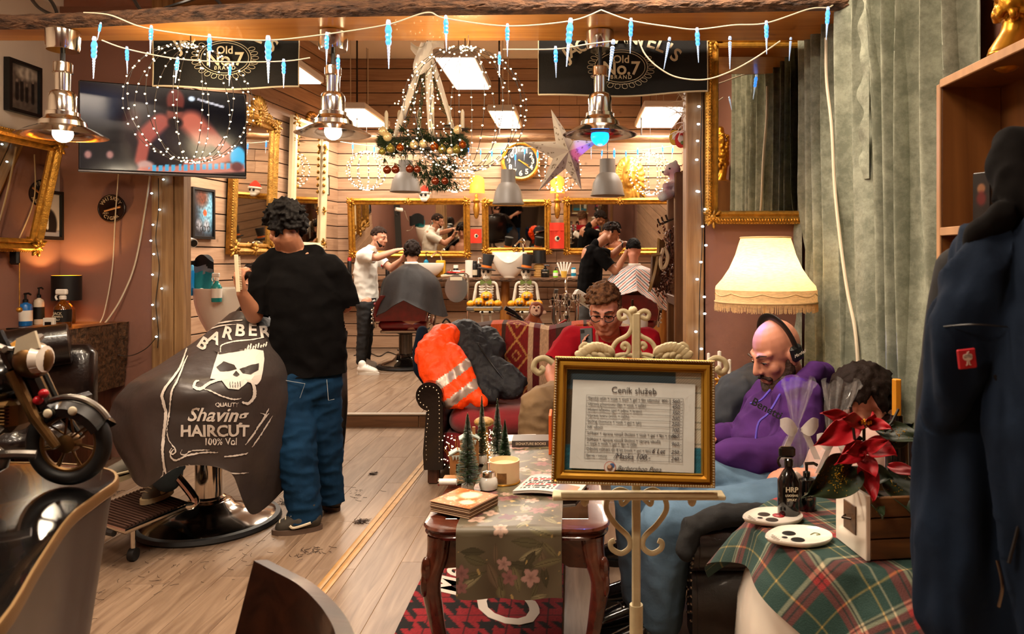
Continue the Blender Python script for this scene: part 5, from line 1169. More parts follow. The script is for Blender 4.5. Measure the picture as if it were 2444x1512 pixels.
for k in range(2):
 w_ = (xb-xa)/2; x0 = xa+k*w_
 MB().surf(lambda u,v: V(x0+w_*(.5+.5*math.copysign(abs(math.cos(2*PI*u))**.35,math.cos(2*PI*u))*math.sin(PI*v)**.25)*.995,4.6+.33+.33*math.copysign(abs(math.sin(2*PI*u))**.4,math.sin(2*PI*u))*math.sin(PI*v)**.3,.37-.085*math.cos(PI*v)),32,14,cu=True).build('seat_cushion',m_velvet,t,smooth=60)
def hump(x): f = (x-xa)/(xb-xa); return .845+.045*math.sin(PI*((f*2) % 1))
MB().surf(lambda u,v: V(xa-.05+(xb-xa+.1)*u,5.2-.05*math.sin(PI*v)+.12*v,.3+(hump(xa+(xb-xa)*u)-.32)*v),30,8).surf(lambda u,v: V(xa-.05+(xb-xa+.1)*u,5.32+.09*math.sin(PI*v*.5),hump(xa+(xb-xa)*u)-.02+.02*math.cos(PI*v)-.75*v*(v > .3)),30,6).build('backrest',m_leather,t,smooth=60)
def kil(u,v):
 x = u*7.0; k = x % 3.2; n_ = .9+.2*noise.noise(V(u*200,v*90,1))
 red,brn,org,crm,mar = hx('#7c1712'),hx('#43281c'),hx('#b8481a'),hx('#c4a07c'),hx('#5e0f12')
 if k < .35: c = crm
 elif k < .65: c = mar
 elif k < 1.25: c = brn
 elif k < 1.7: c = org
 elif k < 1.85: c = brn
 elif k < 2.75:
  c = red; a = abs(((k-2.3)/.45)); d = abs(((v*3) % 1)-.5)*2
  if abs(a+d-1) < .09 or abs(a+d-.35) < .07: c = hx('#c08a4a')
 elif k < 2.95: c = crm
 else: c = mar
 return tuple(z*n_ for z in c)
bk = thing('striped_blanket','woven red, orange and brown striped blanket over the sofa back','blanket',(-.2,5.2,.5))
csheet('blanket_cloth',bk,lambda u,v: V(xa-.02+(xb-xa+.04)*u,(5.17-.06*math.sin(PI*min(v*1.25,1))+.12*min(v*1.25,1) if v < .8 else 5.29+.16*(v-.8)/.2)+.006*math.sin(u*40),(.40+(hump(xa+(xb-xa)*u)-.37)*min(v*1.25,1)+.03*math.sin(PI*min(max(v-.7,0)/.3,1)*.5))),kil,220,60,.012,.95,160)
# ---- jackets lying on the sofa
m_hi = mat('hi_vis_orange','#ff4a08',.6,emit=('#ff3c00',.12),bump=(18,.6,.02)); m_refl = mat('reflective_tape','#b7a396',.35,.3,bump=(60,.2,.003)); m_puff = mat('grey_quilt','#2c2d31',.6,spec=.25,bump=(14,.7,.02),n=(7,.3)); m_navy = mat('navy_softshell','#0f1b2c',.9,spec=.15,n=(6,.3),bump=(30,.25,.006))
t = thing('orange_jacket','hi-vis orange work jacket with reflective stripes thrown over the sofa arm','jacket',P(1060,960,4.7)); Yj = 4.75
b = Blob(); pts = [P(1062,800,4.95),P(1040,840,4.85),P(1050,890,4.75),P(1085,945,4.68)]
b.chain(pts,[.08,.10,.10,.085],V(1,.2,0),1.25); b.chain([P(1020,815,4.95),P(1008,850,4.87),P(1025,900,4.76),P(1070,955,4.66)],[.05,.05,.05,.045]); b.chain([P(1078,838,4.8),P(1105,880,4.72),P(1130,945,4.66),P(1150,958,4.64)],[.055,.055,.05,.035]); b.ell(P(1068,795,5.0),(.09,.07,.06))
jb = b.mesh(.012,3,disp=folds(.014,16,16,12)); jb.materials.append(m_hi); jb.materials.append(m_refl)
for p in jb.polygons:
 c = p.center; px_ = VX+F*c.x/c.y; py_ = VY-F*(c.z-H)/c.y; d = (py_-870)*.80+(px_-1060)*.60
 if (20 < d < 42 or 70 < d < 92) : p.material_index = 1
link('jacket_body',jb,t)
Blob().chain([P(1008,790,5.0),P(1000,840,4.92),P(1004,880,4.84),P(1030,920,4.76)],[.04,.045,.05,.04]).build('dark_lining',m_navy,t,voxel=.012,smooth=3)
t = thing('grey_jacket','dark grey quilted jacket lying over the sofa back beside the orange one','jacket',P(1160,940,4.75))
b = Blob().chain([P(1105,800,5.08),P(1130,850,4.98),P(1170,905,4.86),P(1225,930,4.78)],[.11,.12,.11,.06],V(1,0,.3),1.2).chain([P(1165,802,5.1),P(1185,830,5.0),P(1178,850,4.95)],[.07,.065,.05]).chain([P(1180,870,4.88),P(1215,890,4.82),P(1242,910,4.8)],[.06,.055,.045]).chain([P(1120,880,4.85),P(1145,920,4.78),P(1175,945,4.72)],[.06,.06,.05]).chain([P(1090,782,5.12),P(1100,775,5.1),P(1112,790,5.05)],[.035,.03,.04])
b.build('jacket_body',m_puff,t,voxel=.012,smooth=3,disp=folds(.012,20,20,16,4)); MB().tube(curve([P(1140,820,4.9),P(1175,870,4.78),P(1235,945,4.73)],14),.005,6).build('zip',m_black,t)
# ---- rug
def rugf(u,v):
 x,y = u*.62,v*1.75; a,b_ = (x/.155) % 1,(y/.155) % 1; c = hx('#8e1a24'); dk = (.07,.05,.06)
 s_ = ((a < .34)+(b_ < .34)); tw = ((x+y)*160) % 1 < .5
 if s_ == 2: c = dk
 elif s_ == 1 and tw: c = dk
 if .62 < a < .66 or .62 < b_ < .66: c = mixc(c,dk,.7)
 return tuple(z*(.9+.2*noise.noise(V(u*120,v*220,0))) for z in c)
t = thing('rug','red and black tartan rug with white script lettering under the coffee table','rug',(-.36,2.8,.004))
csheet('pile',t,lambda u,v: V(-.665+.62*u,1.98+1.75*v,.012+.002*noise.noise(V(u*9,v*20,0))),rugf,110,300,.012,1.0,400)
m_wh = mat('white_print','#d8cdc2',.9)
def rtext(s_,size,x,y0): text(s_,size,frame(V(x,y0,.0195),V(0,1,0),V(-1,0,0)),m_wh,t,shear=.45,bold=.012,align='LEFT',ext=.001)
rtext('Merry',.22,-.53,3.0); rtext('Christmas',.36,-.25,2.72)
# ---- coffee table
m_mah = wood('mahogany','#5a2a1a','#331208',(14,2,14),r=.25,rnd=.03,coat=.6); TX,TY0,TY1,TZ = -.187,2.32,3.45,.55; TW2 = .30
t = thing('coffee_table','dark mahogany coffee table with carved cabriole legs and glass top','table',(TX,2.88,0))
def outline(off,n=6):
 pts = []; hx_,hy = TW2+off,(TY1-TY0)/2+off
 for sx,sy in ((1,1),(-1,1),(-1,-1),(1,-1)):
  for i in range(n+1):
   a = {(1,1): 0,(-1,1): PI/2,(-1,-1): PI,(1,-1): 1.5*PI}[sx,sy]+PI/2*i/n; r = .085
   pts.append((TX+sx*(hx_-r)+r*math.cos(a),(TY0+TY1)/2+sy*(hy-r)+r*math.sin(a)-.0))
 out = []
 for i,(x,y) in enumerate(pts):
  out.append((x,y)); x2,y2 = pts[(i+1) % len(pts)]
  if math.hypot(x2-x,y2-y) > .2:
   for k in range(1,8): f_ = k/8; q = .014*math.sin(PI*f_)**2; nx,ny = (y2-y),-(x2-x); l = math.hypot(nx,ny); out.append((x+(x2-x)*f_-nx/l*q*1.0,y+(y2-y)*f_-ny/l*q))
 return out
def rings(mb,seq):
 ol = [[(x,y,z) for x,y in outline(o)] for o,z in seq]; n = len(ol[0]); vs = sum(ol,[]); fs = []
 for k in range(len(seq)-1):
  for i in range(n): j = (i+1) % n; fs.append((k*n+i,k*n+j,(k+1)*n+j,(k+1)*n+i))
 fs.append(tuple(range(n))[::-1]); fs.append(tuple((len(seq)-1)*n+i for i in range(n))); mb.add(vs,fs)
mb = MB(); rings(mb,[(-.02,TZ-.045),(-.005,TZ-.04),(.0,TZ-.03),(-.006,TZ-.024),(-.002,TZ-.018),(.004,TZ-.01),(.0,TZ-.002),(-.008,TZ)]); mb.build('tabletop',m_mah,t,smooth=40)
MB().rbox((TX,(TY0+TY1)/2,TZ+.0005),(TW2*2-.13,TY1-TY0-.17,.003),.001).build('glass_inset',mat('smoked_glass','#120b08',.05,coat=.8),t)
for sx in (-1,1): MB().rbox((TX+sx*(TW2-.04),(TY0+TY1)/2,TZ-.085),(.025,TY1-TY0-.16,.085),.004).build('apron',m_mah,t)
for yy in (TY0+.045,TY1-.045): MB().prism([(-.24,-.04),(.24,-.04),(.24,.045),(-.24,.045)] if 0 else [(-.24,.045),(-.24,-.055),(-.17,-.05),(-.12,-.02),(0,-.012),(.12,-.02),(.17,-.05),(.24,-.055),(.24,.045)],-.012,.012,FACE(V(TX,yy,TZ-.085))).build('apron',m_mah,t)
for sx in (-1,1):
 for sy,yy in ((-1,TY0+.05),(1,TY1-.05)):
  bx,by = TX+sx*(TW2-.055),yy; pth = curve([V(bx,by,TZ-.04),V(bx+sx*.006,by+sy*.006,TZ-.1),V(bx+sx*.026,by+sy*.02,TZ-.18),V(bx+sx*.012,by+sy*.01,TZ-.3),V(bx-sx*.004,by,TZ-.42),V(bx+sx*.016,by+sy*.012,.03),V(bx+sx*.03,by+sy*.02,.014)],24)
  rs = [.042-.022*min(i/16,1)+(.008 if i > 22 else 0) for i in range(25)]; l_ = MB().tube(pth,rs,12).build('leg',m_mah,t)
  MB().ell(pth[6]+V(sx*.02,sy*.024,0),(.018,.016,.045),8,8).ell(pth[8]+V(sx*.018,sy*.022,0),(.012,.012,.04),8,8).build('carving',m_mah,l_)['kind'] = 'stuff'
# runner
rn = random.Random(5); shapes = {}
for k in range(230):
 kind = 0 if k < 170 else 1; x,y,l,w_,an = rn.uniform(0,.333),rn.uniform(0,1.34),rn.uniform(.05,.11),rn.uniform(.008,.017),rn.uniform(0,6.28)
 if kind: l = rn.uniform(.018,.034); w_ = rn.randint(4,6)
 cl = hx(rn.choice(['#6b6449','#57533d','#7d7657','#423f2f','#8d8566','#6a5a48'])) if not kind else hx(rn.choice(['#b08a80','#a5867a','#8a5f5c','#5a2f36','#b79a86']))
 for q in range(int((y-.12)/.05),int((y+.12)/.05)+1): shapes.setdefault(q,[]).append((kind,x,y,l,w_,math.cos(an),math.sin(an),cl))
def runf(u,v):
 x,y = u*.333,v*1.34; c = mixc(hx('#4b4335'),hx('#5f5745'),.5+.9*noise.noise(V(u*4,v*12,3)))
 for kind,sx,sy,l,w_,ca,sa,cl in shapes.get(int(y/.05),()):
  dx,dy = x-sx,y-sy; p,q = dx*ca+dy*sa,-dx*sa+dy*ca
  if kind == 0:
   if 0 < p < l:
    h_ = w_*math.sin(PI*p/l)
    if abs(q) < h_: c = mixc(cl,(.16,.14,.10),.55 if abs(q) < .0013 else .35*(abs(q)/h_)**2)
  else:
   d = math.hypot(p,q)
   if d < l:
    a = math.atan2(q,p); lim = l*(.5+.5*abs(math.cos(a*w_/2)))
    if d < lim: c = mixc(cl,(.25,.17,.15),.6*(1-d/lim)**2+.3*(d/lim)**4)
 if noise.noise(V(u*16,v*50,12)) > .58: c = mixc(c,hx('#b0945c'),.8)
 return c
t = thing('table_runner','floral satin table runner hanging over the front of the coffee table','table runner',(-.2,2.9,TZ))
def runp(u,v):
 L1 = 1.11; s_ = v*1.34; x = -.372+.333*u
 if s_ < L1: return V(x+.0,3.44-s_,TZ+.006+.0015*math.sin(u*9+s_*7))
 if s_ < L1+.03: a = (s_-L1)/.03*PI/2; return V(x,3.44-L1-.022*math.sin(a),TZ+.006-.022*(1-math.cos(a)))
 return V(x+.006*(s_-L1),3.44-L1-.022-.012*math.sin(u*12)*(s_-L1)*3,TZ-.016-(s_-L1-.03))
csheet('cloth',t,runp,runf,150,480,.003,.42)
# things on the table
def ntree(px,ybot,ytop,Y,r,label,base=True):
 b_ = P(px,ybot,Y); b_.z = TZ+.008; h = P(px,ytop,Y).z-b_.z; R_ = S(r,Y); t = thing('bottle_brush_tree',label,'tree ornament',b_,'green bottle brush trees'); rn = random.Random(px)
 MB().tube([b_,b_+V(0,0,h)],.0018,5).build('wire',m_nail,t); MB().lathe([(.022,0),(.024,.004),(.022,.03),(.012,.034),(0,.034)],14,b_).build('base',m_white_pl,t); nd = MB()
 for i in range(2600):
  f_ = rn.random()**.8; z = .03+(h-.035)*f_; rr = R_*(1-f_*.93)*rn.uniform(.75,1.05); a = rn.uniform(0,2*PI); p0 = b_+V(0,0,z); p1 = p0+V(rr*math.cos(a),rr*math.sin(a),rr*.12); s_ = V(-math.sin(a),math.cos(a),0)*.0016
  nd.add([p0+s_*.4,p1+s_,p1-s_,p0-s_*.4],[(0,1,2,3)])
 nd.build('bristles',mat('green_bristle','#2f5226',.6,n=(20,.4)),t,smooth=0)['kind'] = 'stuff'
ntree(1116,1172,985,2.66,34,'largest green bottle brush tree at the front of the coffee table')
ntree(1150,1085,943,3.05,17,'slim bottle brush tree behind the golden mushroom'); ntree(1187,1085,950,3.08,20,'tall bottle brush tree right of the golden mushroom'); ntree(1205,1080,1000,2.98,17,'short bottle brush tree beside the dark book')
def tb(px,py): p = PZ(px,py,TZ+.008); return p
# napkin pack
p = tb(1108,1212); t = thing('napkin_pack','orange patterned pack of paper napkins on the table front','napkins',p); MN = Matrix.Translation(p+V(0,0,.02)) @ Matrix.Rotation(-.5,4,'Z')
for k in range(6): MB().rbox((.001*(k % 2),.0015*(k % 3),-.017+k*.0058),(.165,.165,.005),.002,MN).build('napkin',mat('napkin_edge','#8f7258',.8),t)
def napf(u,v):
 c = mixc(hx('#c8743a'),hx('#a85220'),.5+noise.noise(V(u*5,v*5,1))); c = mixc(c,hx('#e8d8c4'),bl(u,v,.5,.7,.22,.22,.5)*.9); c = mixc(c,hx('#dcc6ae'),bl(u,v,.72,.3,.16,.14,.4)); c = mixc(c,hx('#d8bfa0'),bl(u,v,.3,.35,.13,.12,.4)*.8)
 if noise.noise(V(u*40,v*40,3)) > .5: c = hx('#f0dcc0')
 return c
pic('printed_top',t,MN,.164,.164,napf,50,50,rough=.5,z=.0155)
# newspaper
p = tb(1318,1165); t = thing('newspaper','folded newspaper with red and black headlines on the table','newspaper',p)
def nwf(u,v):
 c = (.78,.74,.70);
 if v > .9: c = (.70,.62,.60)
 if .05 < u < .6 and .1 < v < .85:
  r = int(v*9);
  if (v*9) % 1 > .25 and noise.noise(V(u*26,r*7,1)) > -.1: c = (.12,.10,.11) if r % 3 else (.6,.12,.14)
 if .63 < u < .95 and .15 < v < .55: c = mixc((.35,.42,.55),(.7,.5,.35),u*2 % 1)
 if .63 < u < .95 and .6 < v < .85 and (v*40) % 1 > .5: c = (.5,.48,.47)
 return c
MW = Matrix.Translation(p) @ Matrix.Rotation(-.28,4,'Z')
def nwp(u,v,k=0): return MW @ V((u-.5)*.235,(v-.5)*.2,.004+.006*k+.012*math.sin(PI*u)*(1-.4*v)+.02*max(0,v-.75)*math.sin(u*9))
csheet('lower_sheets',t,lambda u,v: nwp(u,v,0),lambda u,v: (.74,.70,.66),20,12,.006,.8); csheet('front_page',t,lambda u,v: nwp(u,v,1),nwf,90,80,.002,.8)
# candle, sugar dispenser, tube, books
p = tb(1203,1150); t = thing('candle','wide cream wax candle with square label on a golden foot','candle',p); MB().lathe([(.0585,.004),(.0585,.085),(.055,.086),(.05,.07),(0,.068)],32,p).build('wax',mat('cream_wax','#d9b98f',.45,sss=.2),t); MB().lathe([(.06,0),(.062,.004),(.06,.008)],32,p).build('foot',m_gold,t)
MB().add([p+V(.06*math.sin(a),-.06*math.cos(a),z) for z in (.012,.05) for a in (-.35,-.15,.05,.25)],[(i,i+1,i+5,i+4) for i in range(3)]).build('label',mat('kraft_label','#8c5f30',.6,n=(60,.5)),t)
p = tb(1166,1168); t = thing('sugar_dispenser','round glass sugar dispenser with metal spout','sugar dispenser',p); MB().lathe([(.022,0),(.032,.006),(.035,.022),(.032,.04),(.024,.05)],20,p).build('jar',mat('milky_glass','#d8d4cc',.08,coat=.8),t); MB().lathe([(.025,.048),(.025,.066),(.008,.07),(.006,.072),(.006,.1),(.005,.1)],16,p).build('cap',m_chrome,t)
p = tb(1068,1158); t = thing('paper_tube','short white tube with silver end at the left table edge','tube',p); MB().tube([p+V(-.03,0,.013),p+V(.035,.0,.013)],.0125,14).build('tube',m_white_pl,t); MB().tube([p+V(-.034,0,.013),p+V(-.03,0,.013)],.0135,14).build('end_cap',m_chrome,t)
def book(px,py,w_,d,h,rz,cl,lab,z=0,txt=None):
 p = tb(px,py)+V(0,0,z); t = thing('book',lab,'book',p); M = Matrix.Translation(p) @ Matrix.Rotation(rz,4,'Z'); m = mat('cover_'+cl,cl,.35)
 MB().rbox((0,0,h-.0015),(w_,d,.003),.001,M).build('front_cover',m,t); MB().rbox((0,0,.0015),(w_,d,.003),.001,M).build('back_cover',m,t); MB().rbox((0,-d/2+.0015,h/2),(w_,.003,h),.001,M).build('spine',m,t); MB().box((0,.002,h/2),(w_-.008,d-.008,h-.006),M).build('pages',m_cream,t)
 if txt: text(txt,h*.55,M @ frame(V(0,-d/2-.0008,h/2),V(1,0,0),V(0,0,1)),m_cream,t,bold=.02)
book(1268,1058,.17,.12,.028,.02,'#4a4440','dark grey book with white print on its spine, lying flat',0,'SIGNATURE BOOKS'); book(1240,1050,.16,.13,.012,.1,'#cfc7bb','thin pale book behind the dark grey book')
p = tb(1314,1075); t = thing('orange_folder','orange folder standing beside the price list frame','folder',p); MB().rbox(p+V(0,0,.085),(.012,.14,.17),.002).build('cover',mat('orange_card','#d8561a',.5),t); MB().rbox(p+V(0.001,.004,.085),(.006,.135,.16),.001).build('sheets',m_cream,t)
# wooden light houses
m_ply = wood('plywood','#a2703f','#80532a',(10,10,3),r=.6)
def house(px,py,w_,h,lab,rz=.2):
 p = tb(px,py); t = thing('wooden_house',lab,'house ornament',p); M = Matrix.Translation(p) @ Matrix.Rotation(rz,4,'Z'); MB().prism([(-w_/2,0),(w_/2,0),(w_/2,h*.65),(0,h*.92),(-w_/2,h*.65)],-w_*.35,w_*.35,M @ frame(V(0,0,0),V(1,0,0),V(0,0,1))).build('walls',m_ply,t,smooth=0)
 for s_ in (-1,1): MB().rbox((0,0,0),(w_*.64,w_*.8,.006),.001,M @ Matrix.Translation((s_*w_*.27,0,h*.80)) @ Matrix.Rotation(s_*.48,4,'Y')).build('roof',mat('icy_roof','#a8b4ac',.6),t)
 for k in range(4): MB().prism([(-.006,0),(.006,0),(0,-.02)],0,.003,M @ frame(V((k-1.5)*w_*.2,-w_*.42,h*.72),V(1,0,0),V(0,0,1))).build('icicle_trim',mat('icy_roof'),t)
 MB().box((w_*.25,0,h*.93),(.012,.012,.03),M).build('chimney',m_ply,t); MB().box((0,-w_*.352,h*.25),(w_*.22,.004,h*.3),M).build('window',m_black,t)
house(1120,1108,.075,.15,'larger wooden toy house with icy roof behind the front tree'); house(1092,1130,.06,.11,'smaller wooden toy house at the left of the tree')
p = tb(1085,1146); t = thing('wooden_stand','small pale wooden stand under the smaller toy house','stand',p); MB().rbox(p+V(0,0,.006),(.09,.08,.008),.002).build('plate',m_ply,t); MB().rbox(p+V(0,0,.001),(.08,.07,.004),.001).build('foot',m_cream,t)
p = tb(1155,1090); t = thing('wooden_mushroom','wooden mushroom with golden cork cap between the bottle brush trees','mushroom ornament',p); MB().lathe([(.022,0),(.018,.05),(.02,.1),(.016,.14)],14,p).build('stem',m_ply,t); MB().ell(p+V(0,0,.15),(.043,.04,.022),18,10).build('cap',mat('gold_cork','#b48a4a',.5,n=(120,.5),bump=(200,.6,.003)),t)
for px,py,n_,lab in ((1163,1095,60,'glittering golden light twig behind the front tree'),(1076,1118,45,'glittering golden light twig at the left table edge')):
 p = tb(px,py); t = thing('light_twig',lab,'light decoration',p); rn = random.Random(px); le = MB()
 for k in range(6): q = p+V(rn.uniform(-.03,.03),rn.uniform(-.02,.02),rn.uniform(.07,.13)); MB().tube(curve([p,p+(q-p)*.5+V(.01,0,0),q],6),.0012,4).build('twig',m_gold,t)
 for k in range(n_): le.ell(p+V(rn.gauss(0,.02),rn.gauss(0,.015),rn.uniform(.0,.13)),.0022,5,3)
 le.build('leds',m_led,t)['kind'] = 'stuff'
# ---- wrought iron easel with the price list
m_iron = mat('cream_iron','#cdbf98',.45,n=(25,.2),bump=(60,.3,.003)); Y = 1.93; u = Y/F
def EZ(px,py,dy=0): return P(px,py,Y)+V(0,dy,0)
t = thing('easel','cream wrought iron easel with scrolls and leaves holding the framed price list','easel',V(EZ(1520,0).x,Y,0))
MB().rbox(((EZ(1520,0).x),Y+.02,.68),(.022,.022,1.16),.003).build('post',m_iron,t); MB().ell(EZ(1512,742,.02),11*u,16,12).build('finial',m_iron,t); MB().cyl(EZ(1511,732,.02),EZ(1511,715,.02),.0035,n=8).build('finial_tip',m_dkmetal,t)
def scr(pts,r=.0065,name='scroll'): MB().tube(curve([EZ(a,b,.015) for a,b in pts],50),r,8,flat=(1.0,.55),up=(0,1,0)).build(name,m_iron,t)
for s_ in (-1,1):
 X = lambda dx: 1514+s_*dx
 scr([(X(17),757),(X(32),762),(X(36),748),(X(24),742),(X(10),752),(X(4),775),(X(14),800),(X(40),815),(X(52),835),(X(50),852),(X(36),858),(X(16),846),(X(12),828),(X(22),820),(X(28),828),(X(20),834)])
 scr([(X(0),850),(X(30),848),(X(60),858)])
 scr([(X(90),853),(X(120),845),(X(128),832),(X(118),822),(X(108),830),(X(114),838)])
 for k in range(9):
  a = k/8; p = EZ(X(58+70*a),838-14*math.sin(PI*a)+10*a,.012); MB().ell(p,(.012,.006,.017),8,6,R=Matrix.Rotation(s_*(.7+.5*a),3,'Y')).build('leaf',m_iron,t)
 for k in range(4): MB().ell(EZ(X(62+16*k),846+k % 2*4,.012),(.016,.005,.009),8,6,R=Matrix.Rotation(s_*(-.6),3,'Y')).build('leaf',m_iron,t)
 scr([(1505+s_*186,868),(1505+s_*205,856),(1505+s_*226,862),(1505+s_*232,880),(1505+s_*220,892),(1505+s_*210,884),(1505+s_*217,878)],.008,'side_hook')
 x0 = 1520
 scr([(x0+s_*18,1195),(x0+s_*34,1208),(x0+s_*38,1190),(x0+s_*30,1172)],.006); scr([(x0+s_*10,1185),(x0+s_*40,1172),(x0+s_*66,1190),(x0+s_*72,1220),(x0+s_*50,1255),(x0+s_*20,1285),(x0+s_*16,1310),(x0+s_*36,1325),(x0+s_*58,1315),(x0+s_*62,1300),(x0+s_*52,1294)],.0075)
MB().rbox((EZ(1520,0).x,Y-.045,EZ(0,1168).z),(S(400,Y),.05,.012),.003).build('ledge',m_iron,t); MB().rbox((EZ(1520,0).x,Y-.07,EZ(0,1160).z),(S(360,Y),.008,.014),.002).build('ledge_lip',m_iron,t)
for px in (1395,1645): MB().ell(EZ(px,1178,-.045),(.012,.012,.018),10,8).build('knob',m_iron,t)
for a in (.6,2.5,4.0): MB().tube(curve([V(EZ(1520,0).x,Y+.02,.12),V(EZ(1520,0).x+.12*math.cos(a),Y+.02+.12*math.sin(a),.1),V(EZ(1520,0).x+.22*math.cos(a),Y+.02+.22*math.sin(a),.012)],10),.009,8).build('foot',m_iron,t)
MB().cyl((EZ(1520,0).x,Y+.02,.1),(EZ(1520,0).x,Y+.02,EZ(0,1450).z),.018,n=12).build('lower_sleeve',m_iron,t)
# framed price list
fc = P(1512.5,1004,Y-.05); MF = frame(fc,V(1,0,-.028),V(-.028*.5,.16,1)); FW,FH = S(384,Y-.05),S(293,Y-.05)*1.01
t = thing('price_list','gold framed price list headed Ceník služeb standing on the easel','price list',P(1512,1152,Y-.07))
f = MB(); sweep_frame(f,MF,FW,FH,[(0,-.012),(0,.012),(.003,.016),(.006,.011),(.010,.008),(.015,.018),(.022,.019),(.027,.011),(.029,.009),(.031,.012),(.033,.005),(.034,-.012)]); f.build('frame',mat('price_frame_gold','#b98a2e',.36,.6),t,smooth=20)
o = MB()
for sy in (-1,1):
 for i in range(64): o.ell(V(-FW/2+FW*(i+.5)/64,sy*(FH/2-.004),.014),(.0035,.0035,.005),6,4,M=MF)
for sx in (-1,1):
 for i in range(48): o.ell(V(sx*(FW/2-.004),-FH/2+FH*(i+.5)/48,.014),(.0035,.0035,.005),6,4,M=MF)
o.build('rope_edge',mat('silver_gilt','#b8a684',.35,.6),t)['kind'] = 'stuff'
def embf(u,v):
 c = hx('#4c6674') if v > .8 else mixc(hx('#3c4a2a'),hx('#6a4a38'),.5+noise.noise(V(u*6,v*9,2)))
 if v < .3: c = mixc(hx('#235d70'),hx('#2f8298'),.5+noise.noise(V(u*4,v*40,1)))
 if u > .8 and v > .25: c = (.80,.78,.70) if (v*14) % 1 > .1 else (.55,.56,.5)
 if u < .1 and .25 < v < .75: c = hx('#4e4430')
 return tuple(z*(.85+.3*((int(u*90)+int(v*70)) % 2)*.5) for z in c)
pic('embroidery',t,MF,FW-.06,FH-.06,embf,100,76,rough=.6,z=-.002)
MPp = MF @ Matrix.Translation((-.002,-.012,.001)) @ Matrix.Rotation(-.012,4,'Z'); PWd,PHt = S(294,Y-.05),S(206,Y-.05)
MB().sheet(lambda a,b: V((a-.5)*PWd,(b-.5)*PHt,.002+.0012*noise.noise(V(a*5,b*4,1))),24,16,.0006,MPp).build('paper_sleeve',mat('plastic_sleeve_paper','#dfe5e2',.28,n=(5,.1),coat=.3,bump=(7,.3,.006)),t)
px2 = lambda n: n*(Y-.05)/F; m_ink = mat('ink','#4a4644',.7); m_pen = mat('pen_ink','#2a2833',.6)
def pt(s_,size,x,y,al='LEFT',m=m_ink,**k): text(s_,px2(size),MPp @ Matrix.Translation((px2(x),px2(y),.0042)),m,t,align=al,ext=.0002,**k)
pt('Ceník služeb',21,0,82,'CENTER')
rows = [('Pánský střih + vosk + mytí + gel + fén (dámský  800,-)','560,-'),('Úprava plnovousu (fén + vosk + střih)','450,-'),('Holení břitvou (gel + pěna + krém)','350,-'),('Úprava kníru (vosk + střih)','200,-'),('Styling (kontura + vosk + gel + lak)','250,-'),('NK obočí','100,-'),('Stříhání + úprava vousů (holení + vosk + gel + fén + mytí)','860,-'),('Stříhání + úprava vousů (holení + úprava obočí)','960,-'),('Dětské stříhání do 8 let (vosk + gel + fén)','250,-'),('Barva - vousy','240,-')]
ys = 68; grid = MB(); hts = [13.5,13.5,13.5,13.5,13.5,13.5,14.5,22,15,15]
def gl(x0,y0,x1,y1): grid.box((px2((x0+x1)/2),px2((y0+y1)/2),.0042),(max(px2(abs(x1-x0)),.0006),max(px2(abs(y1-y0)),.0006),.0002),MPp)
gl(-113,ys,118,ys); y = ys
for (s_,pr),hh in zip(rows,hts):
 yy = y-hh/2+(4 if hh > 20 else 0); pt(s_,9,-109,yy); pt(pr,12,103,y-hh/2,'CENTER',m_pen,shear=.3)
 if hh > 20: pt('+ mytí + vosk + gel + fén + střih',9,-109,yy-9)
 y -= hh; gl(-113,y,118,y)
for x in (-113,87,118): gl(x,ys,x,y)
grid.build('table_rules',m_ink,t,smooth=0)['kind'] = 'stuff'
pt('6 Let',15,45,y+23,'LEFT',m_pen,shear=.3); pt('/Maska 100,-',17,-45,y+8,'LEFT',m_pen,shear=.3)
pt('Barbershop Pepa',15,16,y-19,'CENTER',shear=.45)
lg = MPp @ Matrix.Translation((px2(-52),px2(y-18),.004));
for nm,r,cl,dx,dy in (('logo_ring',14,'#b86a5c',0,0),('logo_disc',12.5,'#d8d4cc',0,0),('logo_blue',6,'#4a6a9a',5,4),('logo_head',7,'#6a4a3a',0,-1),('logo_face',4.5,'#c8a083',-1,2)):
 MB().lathe([(px2(r),0),(px2(r),.0003),(0,.0003)],20,M=lg @ Matrix.Translation((px2(dx),px2(dy),.0003*('ring disc blue head face'.split().index(nm[5:])+1)))).build(nm,mat('logo'+cl,cl,.5),t)
MB().box((0,0,.0068),(FW-.062,FH-.062,.0012),MF).build('glass',mat('clear_glass','#ffffff',.02,trans=1.0,alpha=.05),t)
# ---- right wall: gilt mirror, floor lamp, curtain
t = thing('wall_mirror','large gilt framed mirror hanging on the mauve wall above the fringed lamp','mirror',(1.04,4.12,1.6)); MM = frame(V(1.045,4.085,2.125),V(1,0,0),V(0,-.02,1)); ornate_mirror(t,MM,.63,1.05,.074,.045,mat('bright_gilt','#d8a040',.38,.5,n=(30,.4),bump=(90,.35,.006)),corner=True,mid=False,seed=31)
o = MB(); rn = random.Random(8)
for sx in (-1,1):
 for i in range(60): o.ell(V(sx*(.315-.022),-.5+i*1.0/60,.04),(.011,.014,.009),6,4,M=MM,R=Matrix.Rotation(rn.uniform(-1,1),3,'Z'))
for sy in (-1,1):
 for i in range(36): o.ell(V(-.29+i*.58/36,sy*(.525-.022),.04),(.014,.011,.009),6,4,M=MM,R=Matrix.Rotation(rn.uniform(-1,1),3,'Z'))
o.build('leaf_moulding',m_gold,t,smooth=60)['kind'] = 'stuff'
